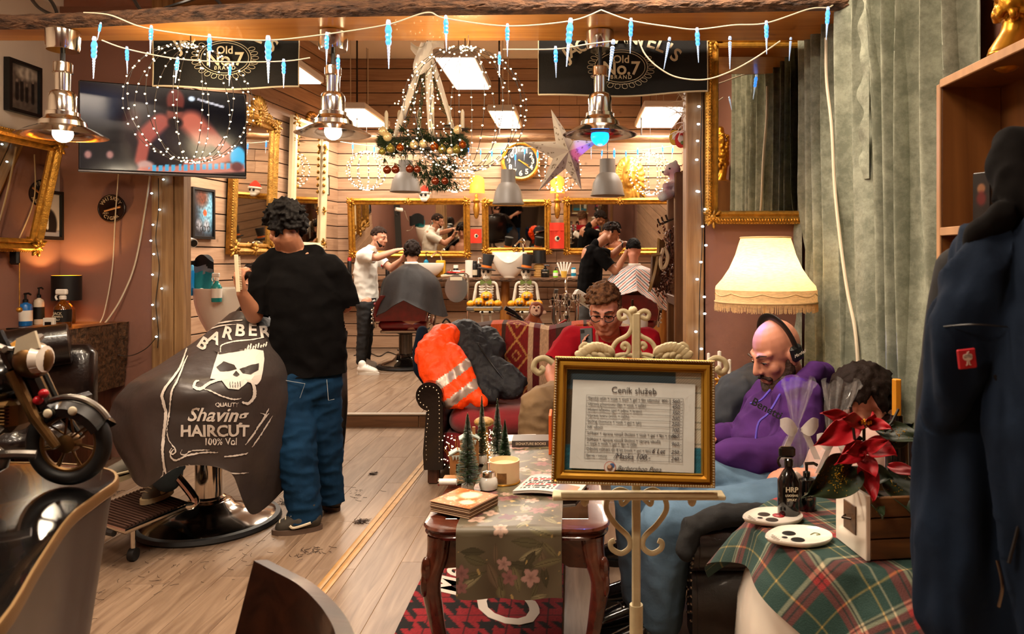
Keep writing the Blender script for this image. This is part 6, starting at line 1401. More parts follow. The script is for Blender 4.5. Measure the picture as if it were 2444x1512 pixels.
def trans_mat(name,col,tr=.5):
 if name in _m: return _m[name]
 M_ = bpy.data.materials.new(name); M_.use_nodes = True; _m[name] = M_; nt = M_.node_tree; nt.nodes.remove(nt.nodes['Principled BSDF']); out = nt.nodes['Material Output']
 d = nt.nodes.new('ShaderNodeBsdfDiffuse'); e = nt.nodes.new('ShaderNodeBsdfTranslucent'); mx = nt.nodes.new('ShaderNodeMixShader'); mx.inputs[0].default_value = tr
 nz = nt.nodes.new('ShaderNodeTexNoise'); nz.inputs['Scale'].default_value = 40; mp = nt.nodes.new('ShaderNodeMapping'); mp.inputs['Scale'].default_value = (1,1,4); tc = nt.nodes.new('ShaderNodeTexCoord'); nt.links.new(tc.outputs['Object'],mp.inputs[0]); nt.links.new(mp.outputs[0],nz.inputs['Vector'])
 rp = nt.nodes.new('ShaderNodeValToRGB'); c = lin(col); rp.color_ramp.elements[0].color = tuple(x*.8 for x in c[:3])+(1,); rp.color_ramp.elements[1].color = c; rp.color_ramp.elements[0].position = .35; rp.color_ramp.elements[1].position = .6
 nt.links.new(nz.outputs['Fac'],rp.inputs['Fac'])
 for q in (d,e): nt.links.new(rp.outputs['Color'],q.inputs['Color'])
 nt.links.new(d.outputs[0],mx.inputs[1]); nt.links.new(e.outputs[0],mx.inputs[2]); nt.links.new(mx.outputs[0],out.inputs['Surface']); return M_
m_shade = trans_mat('silk_shade','#ecd2a6',.5); Y = 3.62; u = Y/F; c = P(1827,740,Y); t = thing('floor_lamp','floor lamp with cream fringed bell shade below the gilt mirror','lamp',(c.x,Y,0))
prof = [(1.0,690),(.985,682),(.86,665),(.72,640),(.6,608),(.53,580),(.49,567)]; lob = lambda a: 1+.012*math.cos(10*a)
MB().lathe([(118*u*r,c.z+(740-y)*u) for r,y in prof],60,(c.x,Y,0),sq=lob).build('shade',m_shade,t,smooth=60).data.polygons[-1].select = False
MB().surf(lambda a,v: V(c.x+118*u*(1.0+.004*math.sin(a*400))*math.cos(2*PI*a),Y+118*u*math.sin(2*PI*a),c.z+(740-690)*u-(32*u)*v),90,3,cu=True).build('valance',m_shade,t,smooth=60)
tr = MB()
for yy,rr in ((719,1.008),(567,.5)): tr.tube([V(c.x+118*u*rr*math.cos(i*PI/30),Y+118*u*rr*math.sin(i*PI/30),c.z+(740-yy)*u) for i in range(60)],.004,6,closed=True)
tr.tube([V(c.x+118*u*1.006*math.cos(i*PI/90),Y+118*u*1.006*math.sin(i*PI/90),c.z+(740-697-7*abs(math.sin(i*PI/18)))*u) for i in range(180)],.0028,5,closed=True); tr.build('braid',mat('braid_trim','#c8a878',.8),t)['kind'] = 'stuff'
fr_ = MB(); rn = random.Random(4)
for i in range(300):
 a = 2*PI*i/300; l = rn.uniform(17,22)*u; x_,y_ = c.x+118*u*1.003*math.cos(a),Y+118*u*1.003*math.sin(a); fr_.tube([V(x_,y_,c.z+20*u),V(x_+rn.uniform(-.003,.003),y_,c.z+20*u-l)],.0022,4)
fr_.build('fringe',m_shade,t)['kind'] = 'stuff'
MB().tube([V(c.x,Y,.03),V(c.x,Y,1.42)],.009,10).build('stem',m_gold,t); MB().lathe([(.14,0),(.14,.015),(.03,.035),(.01,.05)],24,(c.x,Y,0)).build('base',m_gold,t); MB().ell((c.x-.02,Y-.02,c.z+45*u),.03,14,10).build('bulb',mat('lit_bulb'),t)
light('floor_lamp_light','POINT',(c.x,Y,c.z+.14),9,(1,.80,.56),.04,parent=t)
# curtain
def curtain_mat(name,c1,c2):
 M_ = trans_mat(name,c1,.15); nt = M_.node_tree
 for n_ in nt.nodes:
  if n_.type == 'VALTORGB': n_.color_ramp.elements[0].color = lin(c2); n_.color_ramp.elements[0].position = .42; n_.color_ramp.elements[1].position = .62
  if n_.type == 'TEX_NOISE': n_.inputs['Scale'].default_value = 11; n_.inputs['Detail'].default_value = 8; n_.inputs['Roughness'].default_value = .75
  if n_.type == 'MAPPING': n_.inputs['Scale'].default_value = (1,1,1)
 bp = nt.nodes.new('ShaderNodeBump'); bp.inputs['Strength'].default_value = .45; bp.inputs['Distance'].default_value = .008; nz = [n_ for n_ in nt.nodes if n_.type == 'TEX_NOISE'][0]; nt.links.new(nz.outputs['Fac'],bp.inputs['Height'])
 for n_ in nt.nodes:
  if n_.type in ('BSDF_DIFFUSE','BSDF_TRANSLUCENT'): nt.links.new(bp.outputs['Normal'],n_.inputs['Normal'])
 return M_
m_cur = curtain_mat('sage_curtain','#a3a694','#7f8373')
t = thing('curtain','tall pale sage lace curtain with ruffled edges on the right wall','curtain',(1.3,3.2,.25))
def curf(u,v):
 y = 4.02-1.66*u; z = 3.3-3.05*v; k = u*10+.7*noise.noise(V(u*6,v*1.6,2))+.35*v*math.sin(u*9)
 ph = k*2*PI; return V(1.278+.046*math.sin(ph+.5*math.sin(ph))+.012*math.sin(2*ph+1+v*2),y+.028*math.cos(ph),z)
MB().sheet(curf,380,36,.003).build('drape',m_cur,t,smooth=60)
def ruff(u0,amp,seed,z0,z1):
 return lambda a,v: curf(u0,0)+V(-.03-.02*a+amp*.5*math.sin(v*60+seed)*a,(.0+.075*a)*(1 if u0 < .1 else .6)+amp*math.sin(v*38+seed+a)*a,(z0+(z1-z0)*v)-3.3)
MB().sheet(ruff(.0,.016,1,3.25,.35),6,160,.002).build('edge_ruffle',m_cur,t,smooth=60); MB().sheet(ruff(.52,.02,4,3.2,1.75),5,110,.002).build('inner_ruffle',m_cur,t,smooth=60)
MB().cyl((1.29,4.02,3.31),(1.29,2.2,3.31),.014,n=10).build('rail',m_white_pl,t)
def curx(px,py,x=1.215): Yq = x*F/(px-VX); return P(px,py,Yq)
o = MB().tube(curve([curx(1972,90),curx(1973,190),curx(1985,300),curx(1992,440),curx(2004,560),curx(2022,690),curx(2040,780),curx(2048,870),curx(2050,980)],60),.008,8).build('hanging_cable',m_whitewire); tag(o,'pale cable hanging down in front of the curtain','cable')
# ---- shelf cabinet on the right
m_ven = wood('veneer','#7d5027','#5c3617',(10,10,1.2),r=.4,rnd=.03); CX,CXB,CY0,CY1 = 1.15,1.335,1.15,2.31
t = thing('shelf_cabinet','open wooden shelf cabinet at the right edge holding boxes','shelf',(1.24,1.75,0))
for yy in (CY1-.009,CY0+.009): MB().rbox(((CX+CXB)/2,yy,.985),(CXB-CX,.02,1.93),.002).build('side_panel',m_ven,t); MB().rbox((CX-.004,yy,.985),(.008,.022,1.93),.002).build('edge_strip',wood('pale_edge','#b78a5e','#99704a',(10,10,2)),t)
for zz in (1.95,1.488,1.05,.6,.1): MB().rbox(((CX+CXB)/2,(CY0+CY1)/2,zz),(CXB-CX,CY1-CY0-.04 if zz < 1.9 else CY1-CY0,.024),.002).build('shelf_board',m_ven,t); MB().rbox((CX-.004,(CY0+CY1)/2,zz),(.008,CY1-CY0-.04,.026),.002).build('edge_strip',wood('pale_edge','',''),t)
MB().box((CXB+.004,(CY0+CY1)/2,.99),(.008,CY1-CY0,1.9)).build('back_panel',m_ven,t)
t = thing('product_box','black printed carton with small text on the wooden shelf','box',(1.225,2.17,1.5)); MBx = Matrix.Translation((1.222,2.17,1.58)) @ Matrix.Rotation(.5,4,'Z'); MB().rbox((0,0,0),(.055,.055,.156),.003,MBx).build('carton',mat('black_carton','#0d0b0c',.3),t)
def bxf(u,v):
 c = (.05,.03,.04); c = mixc(c,(.45,.3,.2),bl(u,v,.5,.7,.25,.1,.5)); c = mixc(c,(.3,.05,.06),bl(u,v,.5,.5,.3,.14,.6))
 if v < .3 and (v*22) % 1 > .5 and .2 < u < .8: c = (.5,.36,.2)
 return c
def bxs(u,v): return (.45,.43,.42) if (v*26) % 1 > .55 and .1 < u < .1+.8*abs(math.sin(int(v*26)*3.3)) and v > .2 else (.05,.04,.045)
pic('front_print',t,MBx @ frame(V(-.0277,0,0),V(0,-1,0),V(0,0,1)),.05,.15,bxf,16,44,rough=.3); pic('side_print',t,MBx @ frame(V(0,-.0277,0),V(1,0,0),V(0,0,1)),.05,.15,bxs,24,104,rough=.3)
t = thing('silver_box','black box with silver ribbed top behind the jacket hood','box',(1.27,1.98,1.5)); MB().rbox((1.275,1.98,1.57),(.08,.07,.14),.003).build('carton',mat('black_carton'),t)
for k in range(7): MB().rbox((1.232,1.98,1.535+k*.016),(.004,.06,.007),.001).build('silver_rib',m_chrome,t)
b = Blob(); rn = random.Random(6); sx,sy = 1.235,2.06
b.chain([V(sx-.02,sy,1.975),V(sx,sy,2.03),V(sx+.012,sy,2.1),V(sx-.005,sy,2.2),V(sx-.02,sy,2.3),V(sx-.02,sy,2.4)],[.05,.036,.033,.05,.042,.03])
b.ell(V(sx-.035,sy-.02,1.972),(.05,.04,.012)).ell(V(sx+.01,sy,1.975),(.05,.045,.014))
for i in range(120): z = rn.uniform(2.08,2.36); a = rn.uniform(0,6.28); b.ell(V(sx+.045*math.cos(a)-.0,sy+.045*math.sin(a),z),(.012,.012,.016))
o = b.build('gold_statuette',mat('gold_statue','#b57d22',.32,.8),None,voxel=.006,smooth=1); tag(o,'golden textured bird statuette standing on top of the cabinet','statuette')
t = thing('model_engine','dark glass and metal model on top of the cabinet, top right','model',(1.24,1.72,1.962)); MB().rbox((1.25,1.72,2.08),(.12,.2,.23),.006).build('case',m_blk_gloss,t)
for k in range(4): MB().cyl((1.185,1.64+.05*k,1.965),(1.185,1.64+.05*k,2.15),.008,n=8).build('metal_rod',m_chrome,t); MB().ell((1.18,1.66+.05*k,2.05+.03*(k % 2)),.018,10,8).build('metal_ball',m_chrome,t)
# ---- jackets hanging at the right
t = thing('navy_jacket','navy softshell jacket with red sleeve patch hanging at the right edge','jacket',P(2350,1400,1.15)); Yq = 1.16
def J(px,py,dy=0): return P(px+22,py,Yq)+V(0,dy,0)
b = Blob().chain([J(2420,620,.06),J(2420,800,.05),J(2400,1000,.05),J(2385,1250,.05),J(2390,1500,.05)],[.05,.085,.09,.085,.085],V(1,0,0),1.35); b.chain([J(2350,600,.0),J(2290,720,-.01),J(2258,850,-.012),J(2232,930,-.005),J(2232,985,.01)],[.040,.046,.041,.03,.026]); b.chain([J(2350,600,.03),J(2420,590,.05)],[.04,.05])
b.chain([J(2430,560,-.04),J(2395,760,-.065),J(2375,1000,-.07),J(2400,1250,-.07),J(2430,1510,-.06)],[.035,.05,.055,.05,.045])
jm = b.mesh(.007,3,disp=folds(.02,16,16,4,2)); jm.materials.append(m_navy); link('jacket_body',jm,t)
Blob().chain([J(2350,520,-.02),J(2310,560,-.01),J(2325,600,.0),J(2400,600,.0)],[.022,.022,.024,.026]).chain([J(2450,350,.05),J(2420,400,.03),J(2410,470,.0),J(2440,540,-.02)],[.04,.036,.034,.036]).build('hood',mat('dark_hood','#0c0908',.95,spec=.1,n=(8,.3)),t,voxel=.007,smooth=3,disp=folds(.008,24,24,14,5))
pp = J(2232,842,-.066); MPt = frame(pp+V(0,.0,0),V(1,.12,.09),V(-.02,.05,1)); MB().rbox((0,0,0),(S(44,Yq),S(44,Yq),.004),.0015,MPt).build('red_patch',mat('red_patch','#b5202a',.6,bump=(300,.3,.001)),t,label='red square patch with white ostrich')
os_ = MB(); q = S(1,Yq);
for cx_,cy_,rx,ry in ((0,3,11,7.5),(-6,6,5,5),(6,6,5,5),(0,8,5,4)): os_.prism([(cx_*q+rx*q*math.cos(i*PI/10),cy_*q+ry*q*math.sin(i*PI/10)) for i in range(20)],.002,.0032,MPt)
for a,b_,c_,d_ in ((0,8,1,14),(1,14,4,15),(-2,-3,-2.5,-13),(2,-3,2.5,-13),(-2.5,-13,-5.5,-14),(2.5,-13,5.5,-14)): os_.box((0,0,0),(math.hypot(c_-a,d_-b_)*q+q,1.8*q,.0012),MPt @ Matrix.Translation(((a+c_)/2*q,(b_+d_)/2*q,.0026)) @ Matrix.Rotation(math.atan2(d_-b_,c_-a),4,'Z'))
os_.build('ostrich_emblem',m_wh,t,smooth=0)['kind'] = 'stuff'
MB().tube(curve([J(2205,775,-.03),J(2250,765,-.065),J(2320,770,-.07)],12),.0012,5).build('sleeve_seam',m_black,t); MB().tube(curve([J(2390,492,-.05),J(2410,480,-.05),J(2404,500,-.05)],6),.004,6).build('zip_pull',m_chrome,t); MB().tube(curve([J(2293,1290,-.075),J(2296,1340,-.085),J(2292,1390,-.08)],10),.0025,6).build('pocket_zip',m_dkmetal,t)
MB().tube(curve([J(2300,880,-.06),J(2330,1000,-.08),J(2340,1150,-.085),J(2310,1290,-.085)],14),.0025,5).build('front_seam',m_black,t)
t2 = thing('dark_jacket','black jacket hanging behind the navy jacket','jacket',P(2230,1350,1.3)); Blob().chain([P(2290,640,1.33),P(2275,900,1.32),P(2265,1100,1.32),P(2265,1290,1.32)],[.04,.05,.05,.05],V(1,0,0),1.15).build('jacket_body',mat('black_jersey','#0b090a',.9),t2,voxel=.01,smooth=4,disp=folds(.006,14,14,6,8)); MB().tube(curve([P(2290,640,1.33),P(2330,590,1.3),P(2420,560,1.3)],8),.008,6).build('hanging_loop',m_black,t2)
t = thing('coat_stand','dark metal coat stand carrying the jackets at the right edge','coat stand',(.92,1.28,0)); MB().cyl((.92,1.28,.02),(.92,1.28,1.75),.016,n=10).build('pole',m_black,t); MB().lathe([(.2,0),(.19,.02),(.03,.03)],24,(.92,1.28,0)).build('base',m_black,t)
for a in (2.6,3.6,4.6): MB().tube(curve([V(.92,1.28,1.6),V(.92+.1*math.cos(a),1.28+.1*math.sin(a),1.58),V(.92+.15*math.cos(a),1.28+.15*math.sin(a),1.63)],8),.008,8).build('hook',m_black,t)
# ---- left work station: live-edge shelf, lamp, bottles, black chair
t = thing('stump_shelf','thick live edge wooden shelf with bark face in the left corner','shelf',(-3.4,4.9,0)); SZ = .965
MB().surf(lambda u,v: V(-3.62+.47*u+(.02*noise.noise(V(v*14,2,1)) if u > .95 else 0),4.35+.84*v,SZ),6,24).surf(lambda u,v: V(-3.62+.47*u,4.35+.02*noise.noise(V(u*12,5,1)),SZ-.07*v),12,2).build('top',m_slab,t)
MB().surf(lambda u,v: V(-3.15+.02*noise.noise(V(u*14,2,1))*(1-v)-.03*v*v-.02*abs(noise.noise(V(u*11,v*9,4))),4.35+.84*u,SZ-.45*v),40,20).surf(lambda u,v: V(-3.18-.44*u,4.36+.03*noise.noise(V(u*6,v*7,2)),SZ-.07-.4*v),16,16).build('bark_face',m_edge,t,smooth=0)
MB().box((-3.4,4.9,.26),(.3,.5,.52)).build('plinth',m_dk,t)
c = P(159,775,5.02); c.z = SZ; t = thing('table_lamp','small lit table lamp with black drum shade and amber glass base','lamp',c); zs = P(0,716,5.02).z; zt = P(0,657,5.02).z; r = S(31,5.02)
o = MB().surf(lambda u,v: c+V(r*math.cos(2*PI*u),r*math.sin(2*PI*u),zs-c.z+(zt-zs)*v),36,1,cu=True).surf(lambda u,v: c+V(r*.97*math.cos(2*PI*u),-r*.97*math.sin(2*PI*u),zs-c.z+(zt-zs)*v),36,1,cu=True); o.cur = 1; o.mi = [0]*36+[1]*36; o.build('shade',[m_black,mat('gold_lining','#c98a2a',.4,.6)],t)
MB().lathe([(.05,0),(.055,.02),(.055,.09),(.04,.12),(.018,.14),(.016,.17)],18,c).build('base',mat('amber_glass','#8a4a0c',.08,trans=.5,coat=.5),t); MB().ell(c+V(0,0,zs-c.z+.07),.024,12,8).build('bulb',mat('warm_bulb','#ffd79a',.4,emit=('#ffb860',12)),t)
light('table_lamp_light','POINT',c+V(0,0,zs-c.z+.10),10,(1,.60,.22),.02,parent=t)
L_ = lambda *a,**k: bottle(*a,base=SZ+.001,**k)
L_('pump_bottle','blue rectangular pump bottle with vertical lettering on the left shelf',61,770,697,14,4.85,mat('strong_blue','#1666b0',.3),lab=m_white_pl)
L_('pump_bottle','tall clear pump bottle with black and white label',93,770,683,11,4.95,mat('pale_clear','#c9b8a2',.2),lab=m_black)
L_('spray_bottle','amber square whiskey style spray bottle with white trigger',150,776,688,18,4.75,mat('amber_glass'),m_white_pl,'spray',lab=m_black,text_=[('JACK',.5,.36),("DANIEL'S",.35,.28),('No.7',.3,.2)])
t = thing('white_box','small white cardboard box on the left shelf','box',V(P(120,0,4.7).x,4.7,SZ)); MB().rbox(V(P(120,0,4.7).x,4.7,SZ+.033),(.07,.04,.064),.003).build('carton',m_white_pl,t); MB().box(V(P(120,0,4.7).x,4.678,SZ+.03),(.04,.002,.02)).build('print',m_black,t)
t = thing('black_phone','flat black phone lying on the left shelf edge','phone',V(P(50,0,4.6).x,4.6,SZ)); MB().rbox(V(P(50,0,4.6).x,4.6,SZ+.006),(.14,.07,.01),.003).build('body',m_black,t); MB().box(V(P(50,0,4.6).x,4.6,SZ+.0115),(.125,.06,.001)).build('screen',m_blk_gloss,t)
t = thing('barber_chair','black leather barber chair with padded head roll at the left edge','barber chair',(-3.15,4.0,0)); a,b = P(-30,845,3.95),P(168,818,4.15)
MB().tube([a+(b-a)*f_ for f_ in (0,.02,.5,.98,1.0)],[S(46,4),S(50,4),S(52,4),S(50,4),S(44,4)],28).build('head_roll',m_leather,t)
cb = P(140,1000,4.2); MB().surf(lambda u,v: V(cb.x-.55+.72*(.5+.5*math.copysign(abs(math.cos(2*PI*u))**.4,math.cos(2*PI*u)))+0,4.28+.09*math.sin(2*PI*u)-.1*v,.45+.45*v),36,10,cu=True).lathe([(0,0),(.001,0)],3,(0,0,-5)).build('backrest',m_leather,t,smooth=60) if 0 else MB().rbox((cb.x-.2,4.26,.66),(.74,.15,.5),.05).build('backrest',m_leather,t,smooth=60)
MB().rbox((cb.x-.2,3.98,.46),(.68,.55,.14),.05).build('seat',m_leather,t,smooth=60); MB().lathe([(.3,0),(.3,.03),(.06,.07),(.06,.4)],28,(cb.x-.2,4.0,0)).build('pedestal',m_dkmetal,t); MB().cyl(V(cb.x-.2,4.26,.88),V((a+b).x/2,4.08,a.z-.05),.02,n=8).build('headrest_rod',m_chrome,t)
for s_ in (-1,1): MB().rbox((cb.x-.2+s_*.36,4.0,.62),(.06,.45,.06),.02).build('armrest',m_leather,t)
# small LED lead from the shelf to the post
o = MB().tube(curve([P(238,775,5.0),P(236,820,5.0),P(250,835,5.05),P(290,848,5.1),P(320,846,5.12),P(350,830,5.12),P(372,806,5.14)],40),.003,6).build('led_lead',m_wire); tag(o,'thin dark twisted wire from the wooden shelf to the left post','cable')
# ---- round black glossy table with the model motorcycle
t = thing('round_table','black glossy table with a brass edge carrying the model motorcycle','table',(-1.75,.95,0)); TZB = .95
TPOLY = [cat([V(*q,0) for q in ((-.62,.5),(-.68,.75),(-.709,.905),(-.80,1.10),(-.885,1.29),(-.915,1.41),(-.94,1.51),(-1.02,1.59),(-1.2,1.63),(-1.7,1.64),(-2.2,1.62))],i/40) for i in range(41)]+[V(-2.25,1.5,0),V(-2.25,.6,0),V(-2.15,.5,0)]
def tabp(k,z,sh=1.0):
 return [(-1.45+(p.x+1.45)*sh,1.05+(p.y-1.05)*sh,z) for p in TPOLY]
def loft(mb,rings_):
 n = len(rings_[0]); vs = sum(rings_,[]); fs = []
 for k in range(len(rings_)-1):
  for i in range(n): j = (i+1) % n; fs.append((k*n+i,k*n+j,(k+1)*n+j,(k+1)*n+i))
 fs.append(tuple(range(n))[::-1]); fs.append(tuple((len(rings_)-1)*n+i for i in range(n))); mb.add(vs,fs); return mb
loft(MB(),[tabp(0,TZB-.02),tabp(0,TZB-.001),tabp(0,TZB,.985)]).build('tabletop',m_blk_gloss,t,smooth=30); loft(MB(),[tabp(0,TZB-.022,1.0),tabp(0,TZB-.018,1.004),tabp(0,TZB-.004,1.004),tabp(0,TZB+.001,1.0),tabp(0,TZB+.001,.993),tabp(0,TZB-.022,.993)]).build('brass_edge',mat('dull_brass','#8a6c42',.4,.8),t,smooth=30)
loft(MB(),[tabp(0,.0,.8),tabp(0,TZB-.03,.985)]).build('body',mat('bronze_metal','#2e2118',.4,0,n=(3,.2)),t,smooth=30)
# motorcycle
m_rub = mat('tyre_rubber','#0e0d0d',.55); m_brz = mat('aged_brass','#7a5a34',.4,.85,n=(20,.4)); m_bk = mat('black_enamel','#0c0b0b',.22,coat=.5)
Y = 1.46; u = Y/F
def MQ(px,py,dy=0): return P(px,py,Y)+V(0,dy,0)
t = thing('model_motorcycle','black and brass model motorcycle standing on the glossy table, front wheel right','model motorcycle',V(MQ(60,0).x,Y,TZB))
def mwheel(px,py,r,dy,name='wheel'):
 c = MQ(px,py,dy); M = Matrix.Translation(c) @ Matrix.Rotation(PI/2,4,'X') @ Matrix.Identity(4)
 w_ = MB().tube([c+V(r*math.cos(a),0,r*math.sin(a)) for a in [i*2*PI/48 for i in range(48)]],r*.2,14,closed=True).build('wheel',m_rub,t)
 MB().tube([c+V(r*.78*math.cos(a),0,r*.78*math.sin(a)) for a in [i*2*PI/48 for i in range(48)]],r*.07,8,closed=True).build('rim',m_brz,w_)
 MB().lathe([(r*.12,-r*.22),(r*.26,-r*.16),(r*.28,0),(r*.26,r*.16),(r*.12,r*.22)],20,M=M).build('hub',m_brz,w_)
 for k in range(14):
  a = 2*PI*k/14; s_ = .35*(1 if k % 2 else -1); MB().tube([c+V(r*.24*math.cos(a),s_*r*.3,r*.24*math.sin(a)),c+V(r*.76*math.cos(a+s_*.5),0,r*.76*math.sin(a+s_*.5))],r*.03,6).build('spoke',m_brz,w_)
 return c
r = 84*u; wc = mwheel(165,1056,r,0)
for sdy in (-.035,.035): MB().tube([MQ(165,1056,sdy),MQ(112,985,sdy),MQ(60,880,sdy)],[.008,.01,.011],10).build('fork',m_brz if sdy < 0 else m_bk,t)
MB().tube([MQ(110,985,0),MQ(40,830,0)],[.02,.018],10).build('fork_cover',m_bk,t)
fd = MB().surf(lambda a,v: wc+V((r*1.28)*math.cos(2.3-1.75*a),(v-.5)*.06,(r*1.28)*math.sin(2.3-1.75*a)-.008*abs(v-.5)*4),24,6).surf(lambda a,v: wc+V((r*(1.28-.22*v))*math.cos(2.3-1.75*a),-.03,(r*(1.28-.22*v))*math.sin(2.3-1.75*a)-.016),24,2).surf(lambda a,v: wc+V((r*(1.28-.22*v))*math.cos(2.3-1.75*a),.03,(r*(1.28-.22*v))*math.sin(2.3-1.75*a)-.016),24,2).build('front_fender',m_bk,t,smooth=60); MB().tube([wc+V(r*1.3*math.cos(2.3-1.75*i/20),-.0,r*1.3*math.sin(2.3-1.75*i/20)) for i in range(21)],.006,8).build('fender_trim',mat('worn_silver','#9a948c',.3,.9),fd)
for px,py in ((143,978),(201,972)): MB().ell(MQ(px,py,-.034),(.009,.004,.009),12,8).build('fender_stud',m_cream,fd)
MB().ell(MQ(97,855,-.02),(.036,.03,.036),18,12).build('headlamp',m_brz,t); MB().lathe([(.0,.02),(.026,.015),(.03,0)],16,M=Matrix.Translation(MQ(112,852,-.025)) @ Matrix.Rotation(PI/2,4,'Y')).build('lamp_glass',m_cer,t); MB().prism([(0,0),(.05,.012),(.04,.045),(.005,.03)],-.003,.003,FACE(MQ(72,838,-.04))).build('visor',m_cream,t)
MB().tube(curve([MQ(95,820,-.09),MQ(60,812,-.08),MQ(40,832,-.02),MQ(30,830,.04),MQ(10,815,.1)],20),.007,8).build('handlebar',mat('worn_silver'),t); MB().tube([MQ(10,790,-.02),MQ(52,875,-.02)],.012,8).build('steering_head',m_bk,t)
Blob().chain([MQ(20,905),MQ(-40,910)],[.045,.05]).chain([MQ(-40,910),MQ(-110,930)],[.05,.03]).build('tank',m_bk,t,voxel=.006,smooth=4); MB().rbox(MQ(-10,985),(.12,.07,.07),.015).build('engine',m_brz,t)
for k in range(6): MB().rbox(MQ(-10,962+k*8),(.1,.085,.004),.001).build('cooling_fin',m_brz,t)
MB().tube(curve([MQ(40,1000,-.05),MQ(20,1040,-.06),MQ(60,1085,-.06),MQ(-60,1110,-.06),MQ(-150,1100,-.06)],24),.014,10).build('exhaust',mat('worn_silver'),t); MB().tube([MQ(60,985,.02),MQ(-100,1080,.02)],.01,8).build('frame_tube',m_bk,t); MB().tube(curve([MQ(130,1068,-.05),MQ(70,1062,-.07),MQ(-60,1075,-.08)],12),.009,8).build('footboard',mat('worn_silver'),t)
Blob().chain([MQ(30,1000,-.11),MQ(-60,990,-.12)],[.045,.06]).chain([MQ(-60,990,-.12),MQ(-160,1010,-.12)],[.06,.05]).build('sidecar',m_bk,t,voxel=.006,smooth=4); MB().tube(curve([MQ(60,1020,-.13),MQ(20,1055,-.16),MQ(-100,1060,-.16)],10),.008,8).build('sidecar_rail',mat('worn_silver'),t)
for px,py in ((117,948),(130,932)): MB().ell(MQ(px,py,-.03),(.009,.009,.009),10,8).build('red_lamp',mat('red_lens','#a81420',.25),t)
mwheel(-160,1056,r,0); MB().rbox(MQ(-90,940),(.12,.06,.02),.008).build('seat',m_leather,t)
MB().ell(MQ(10,850,.05),(.03,.03,.03),12,8).build('brass_horn',m_gold,t)
# ---- foreground wooden chair
m_chair = wood('reddish_chair','#33170b','#1e0c06',(2.5,20,20),r=.3,rnd=.02,coat=.3); A = [V(-.575,1.345,0),V(-.52,1.30,0),V(-.455,1.245,0),V(-.385,1.16,0),V(-.335,1.075,0),V(-.30,.98,0)]
t = thing('wooden_chair','dark wooden chair with curved backrest at the bottom edge','chair',(-.3,1.25,0))
def chb(u,v): p = cat(A,u); q = cat(A,min(u+.01,1))-cat(A,max(u-.01,0)); n_ = V(-q.y,q.x,0).normalized(); return p+V(0,0,.85-.30*v)+V(-.05*v*(1-u),-.03*v,0)+n_*(-.02*v)
MB().sheet(chb,24,8,.026).build('backrest',m_chair,t,smooth=40)
for f_ in (.04,.96): p = chb(f_,.6); MB().tube([p,V(p.x+.02,p.y+.01,.45),V(p.x-.01,p.y-.01,.012)],[.016,.02,.016],8).build('rear_leg',m_chair,t)
MB().rbox((-.24,1.30,.45),(.40,.36,.035),.012).build('seat',m_chair,t)
for dx,dy in ((-.08,1.44),(-.10,1.16)): MB().tube([V(dx,dy,.44),V(dx,dy,.012)],[.018,.014],8).build('front_leg',m_chair,t)
# ---- hydraulic chair of the caped client
HC = PZ(500,1247,0); t = thing('barber_chair','chrome based barber chair under the client in the skull printed cape','barber chair',HC)
MB().lathe([(.352,0),(.36,.012),(.352,.03),(.33,.034)],48,HC).build('base_ring',m_rub,t); MB().lathe([(.335,.03),(.31,.045),(.2,.075),(.125,.10),(.11,.12),(.085,.125)],48,HC).build('base',mat('chrome_base','#a89d92',.12,1.0),t,smooth=60); MB().lathe([(.078,.12),(.082,.14),(.07,.15),(.07,.42)],28,HC).build('column',m_chrome,t)
fdir = V(-.42,-.9,0).normalized(); fs_ = V(-fdir.y,fdir.x,0)
MB().rbox((0,0,.48),(.5,.5,.14),.05,Matrix.Translation(HC) @ Matrix.Rotation(math.atan2(fdir.y,fdir.x)-PI/2,4,'Z')).build('seat',m_leather,t,smooth=60)
bkp = HC-fdir*.27; MB().rbox((0,0,.82),(.5,.1,.62),.04,Matrix.Translation(bkp) @ Matrix.Rotation(math.atan2(fdir.y,fdir.x)-PI/2,4,'Z') @ Matrix.Rotation(.1,4,'X')).build('backrest',m_leather,t,smooth=60)
for s_ in (-1,1): p = HC+fs_*(.3*s_); MB().tube(curve([p-fdir*.2+V(0,0,.5),p-fdir*.2+V(0,0,.68),p+fdir*.15+V(0,0,.70),p+fdir*.22+V(0,0,.6)],12),.03,10).build('armrest',m_leather,t)
fp = [PZ(183,1232,.19),PZ(300,1268,.19),PZ(452,1205,.19),PZ(345,1168,.19)]
def fpp(a,b,z=0): return (fp[0]*(1-a)+fp[1]*a)*(1-b)+(fp[3]*(1-a)+fp[2]*a)*b+V(0,0,z)
MB().sheet(lambda a,b: fpp(a,b),4,4,.022).build('footplate',m_dkmetal,t,smooth=20)
for k in range(18): b_ = (k+.5)/18; MB().tube([fpp(.03,b_,.014),fpp(.97,b_,.014)],.006,6).build('rubber_rib',mat('brown_rubber','#3a241a',.5),t)
MB().tube([fpp(0,0),fpp(1,0),fpp(1,1)],.013,8).build('chrome_edge',m_chrome,t); MB().tube([fpp(.0,0,-.004)+V(0,0,-.02),fpp(.5,-.05,-.02),fpp(.8,-.02,-.02)],.014,8).build('rubber_bumper',m_rub,t)
MB().tube(curve([fpp(1,.95),fpp(1.05,1.05,.03),HC+fdir*.28-fs_*(-.0)+V(0,0,.42)],14),.02,10).build('footrest_bracket',m_chrome,t)
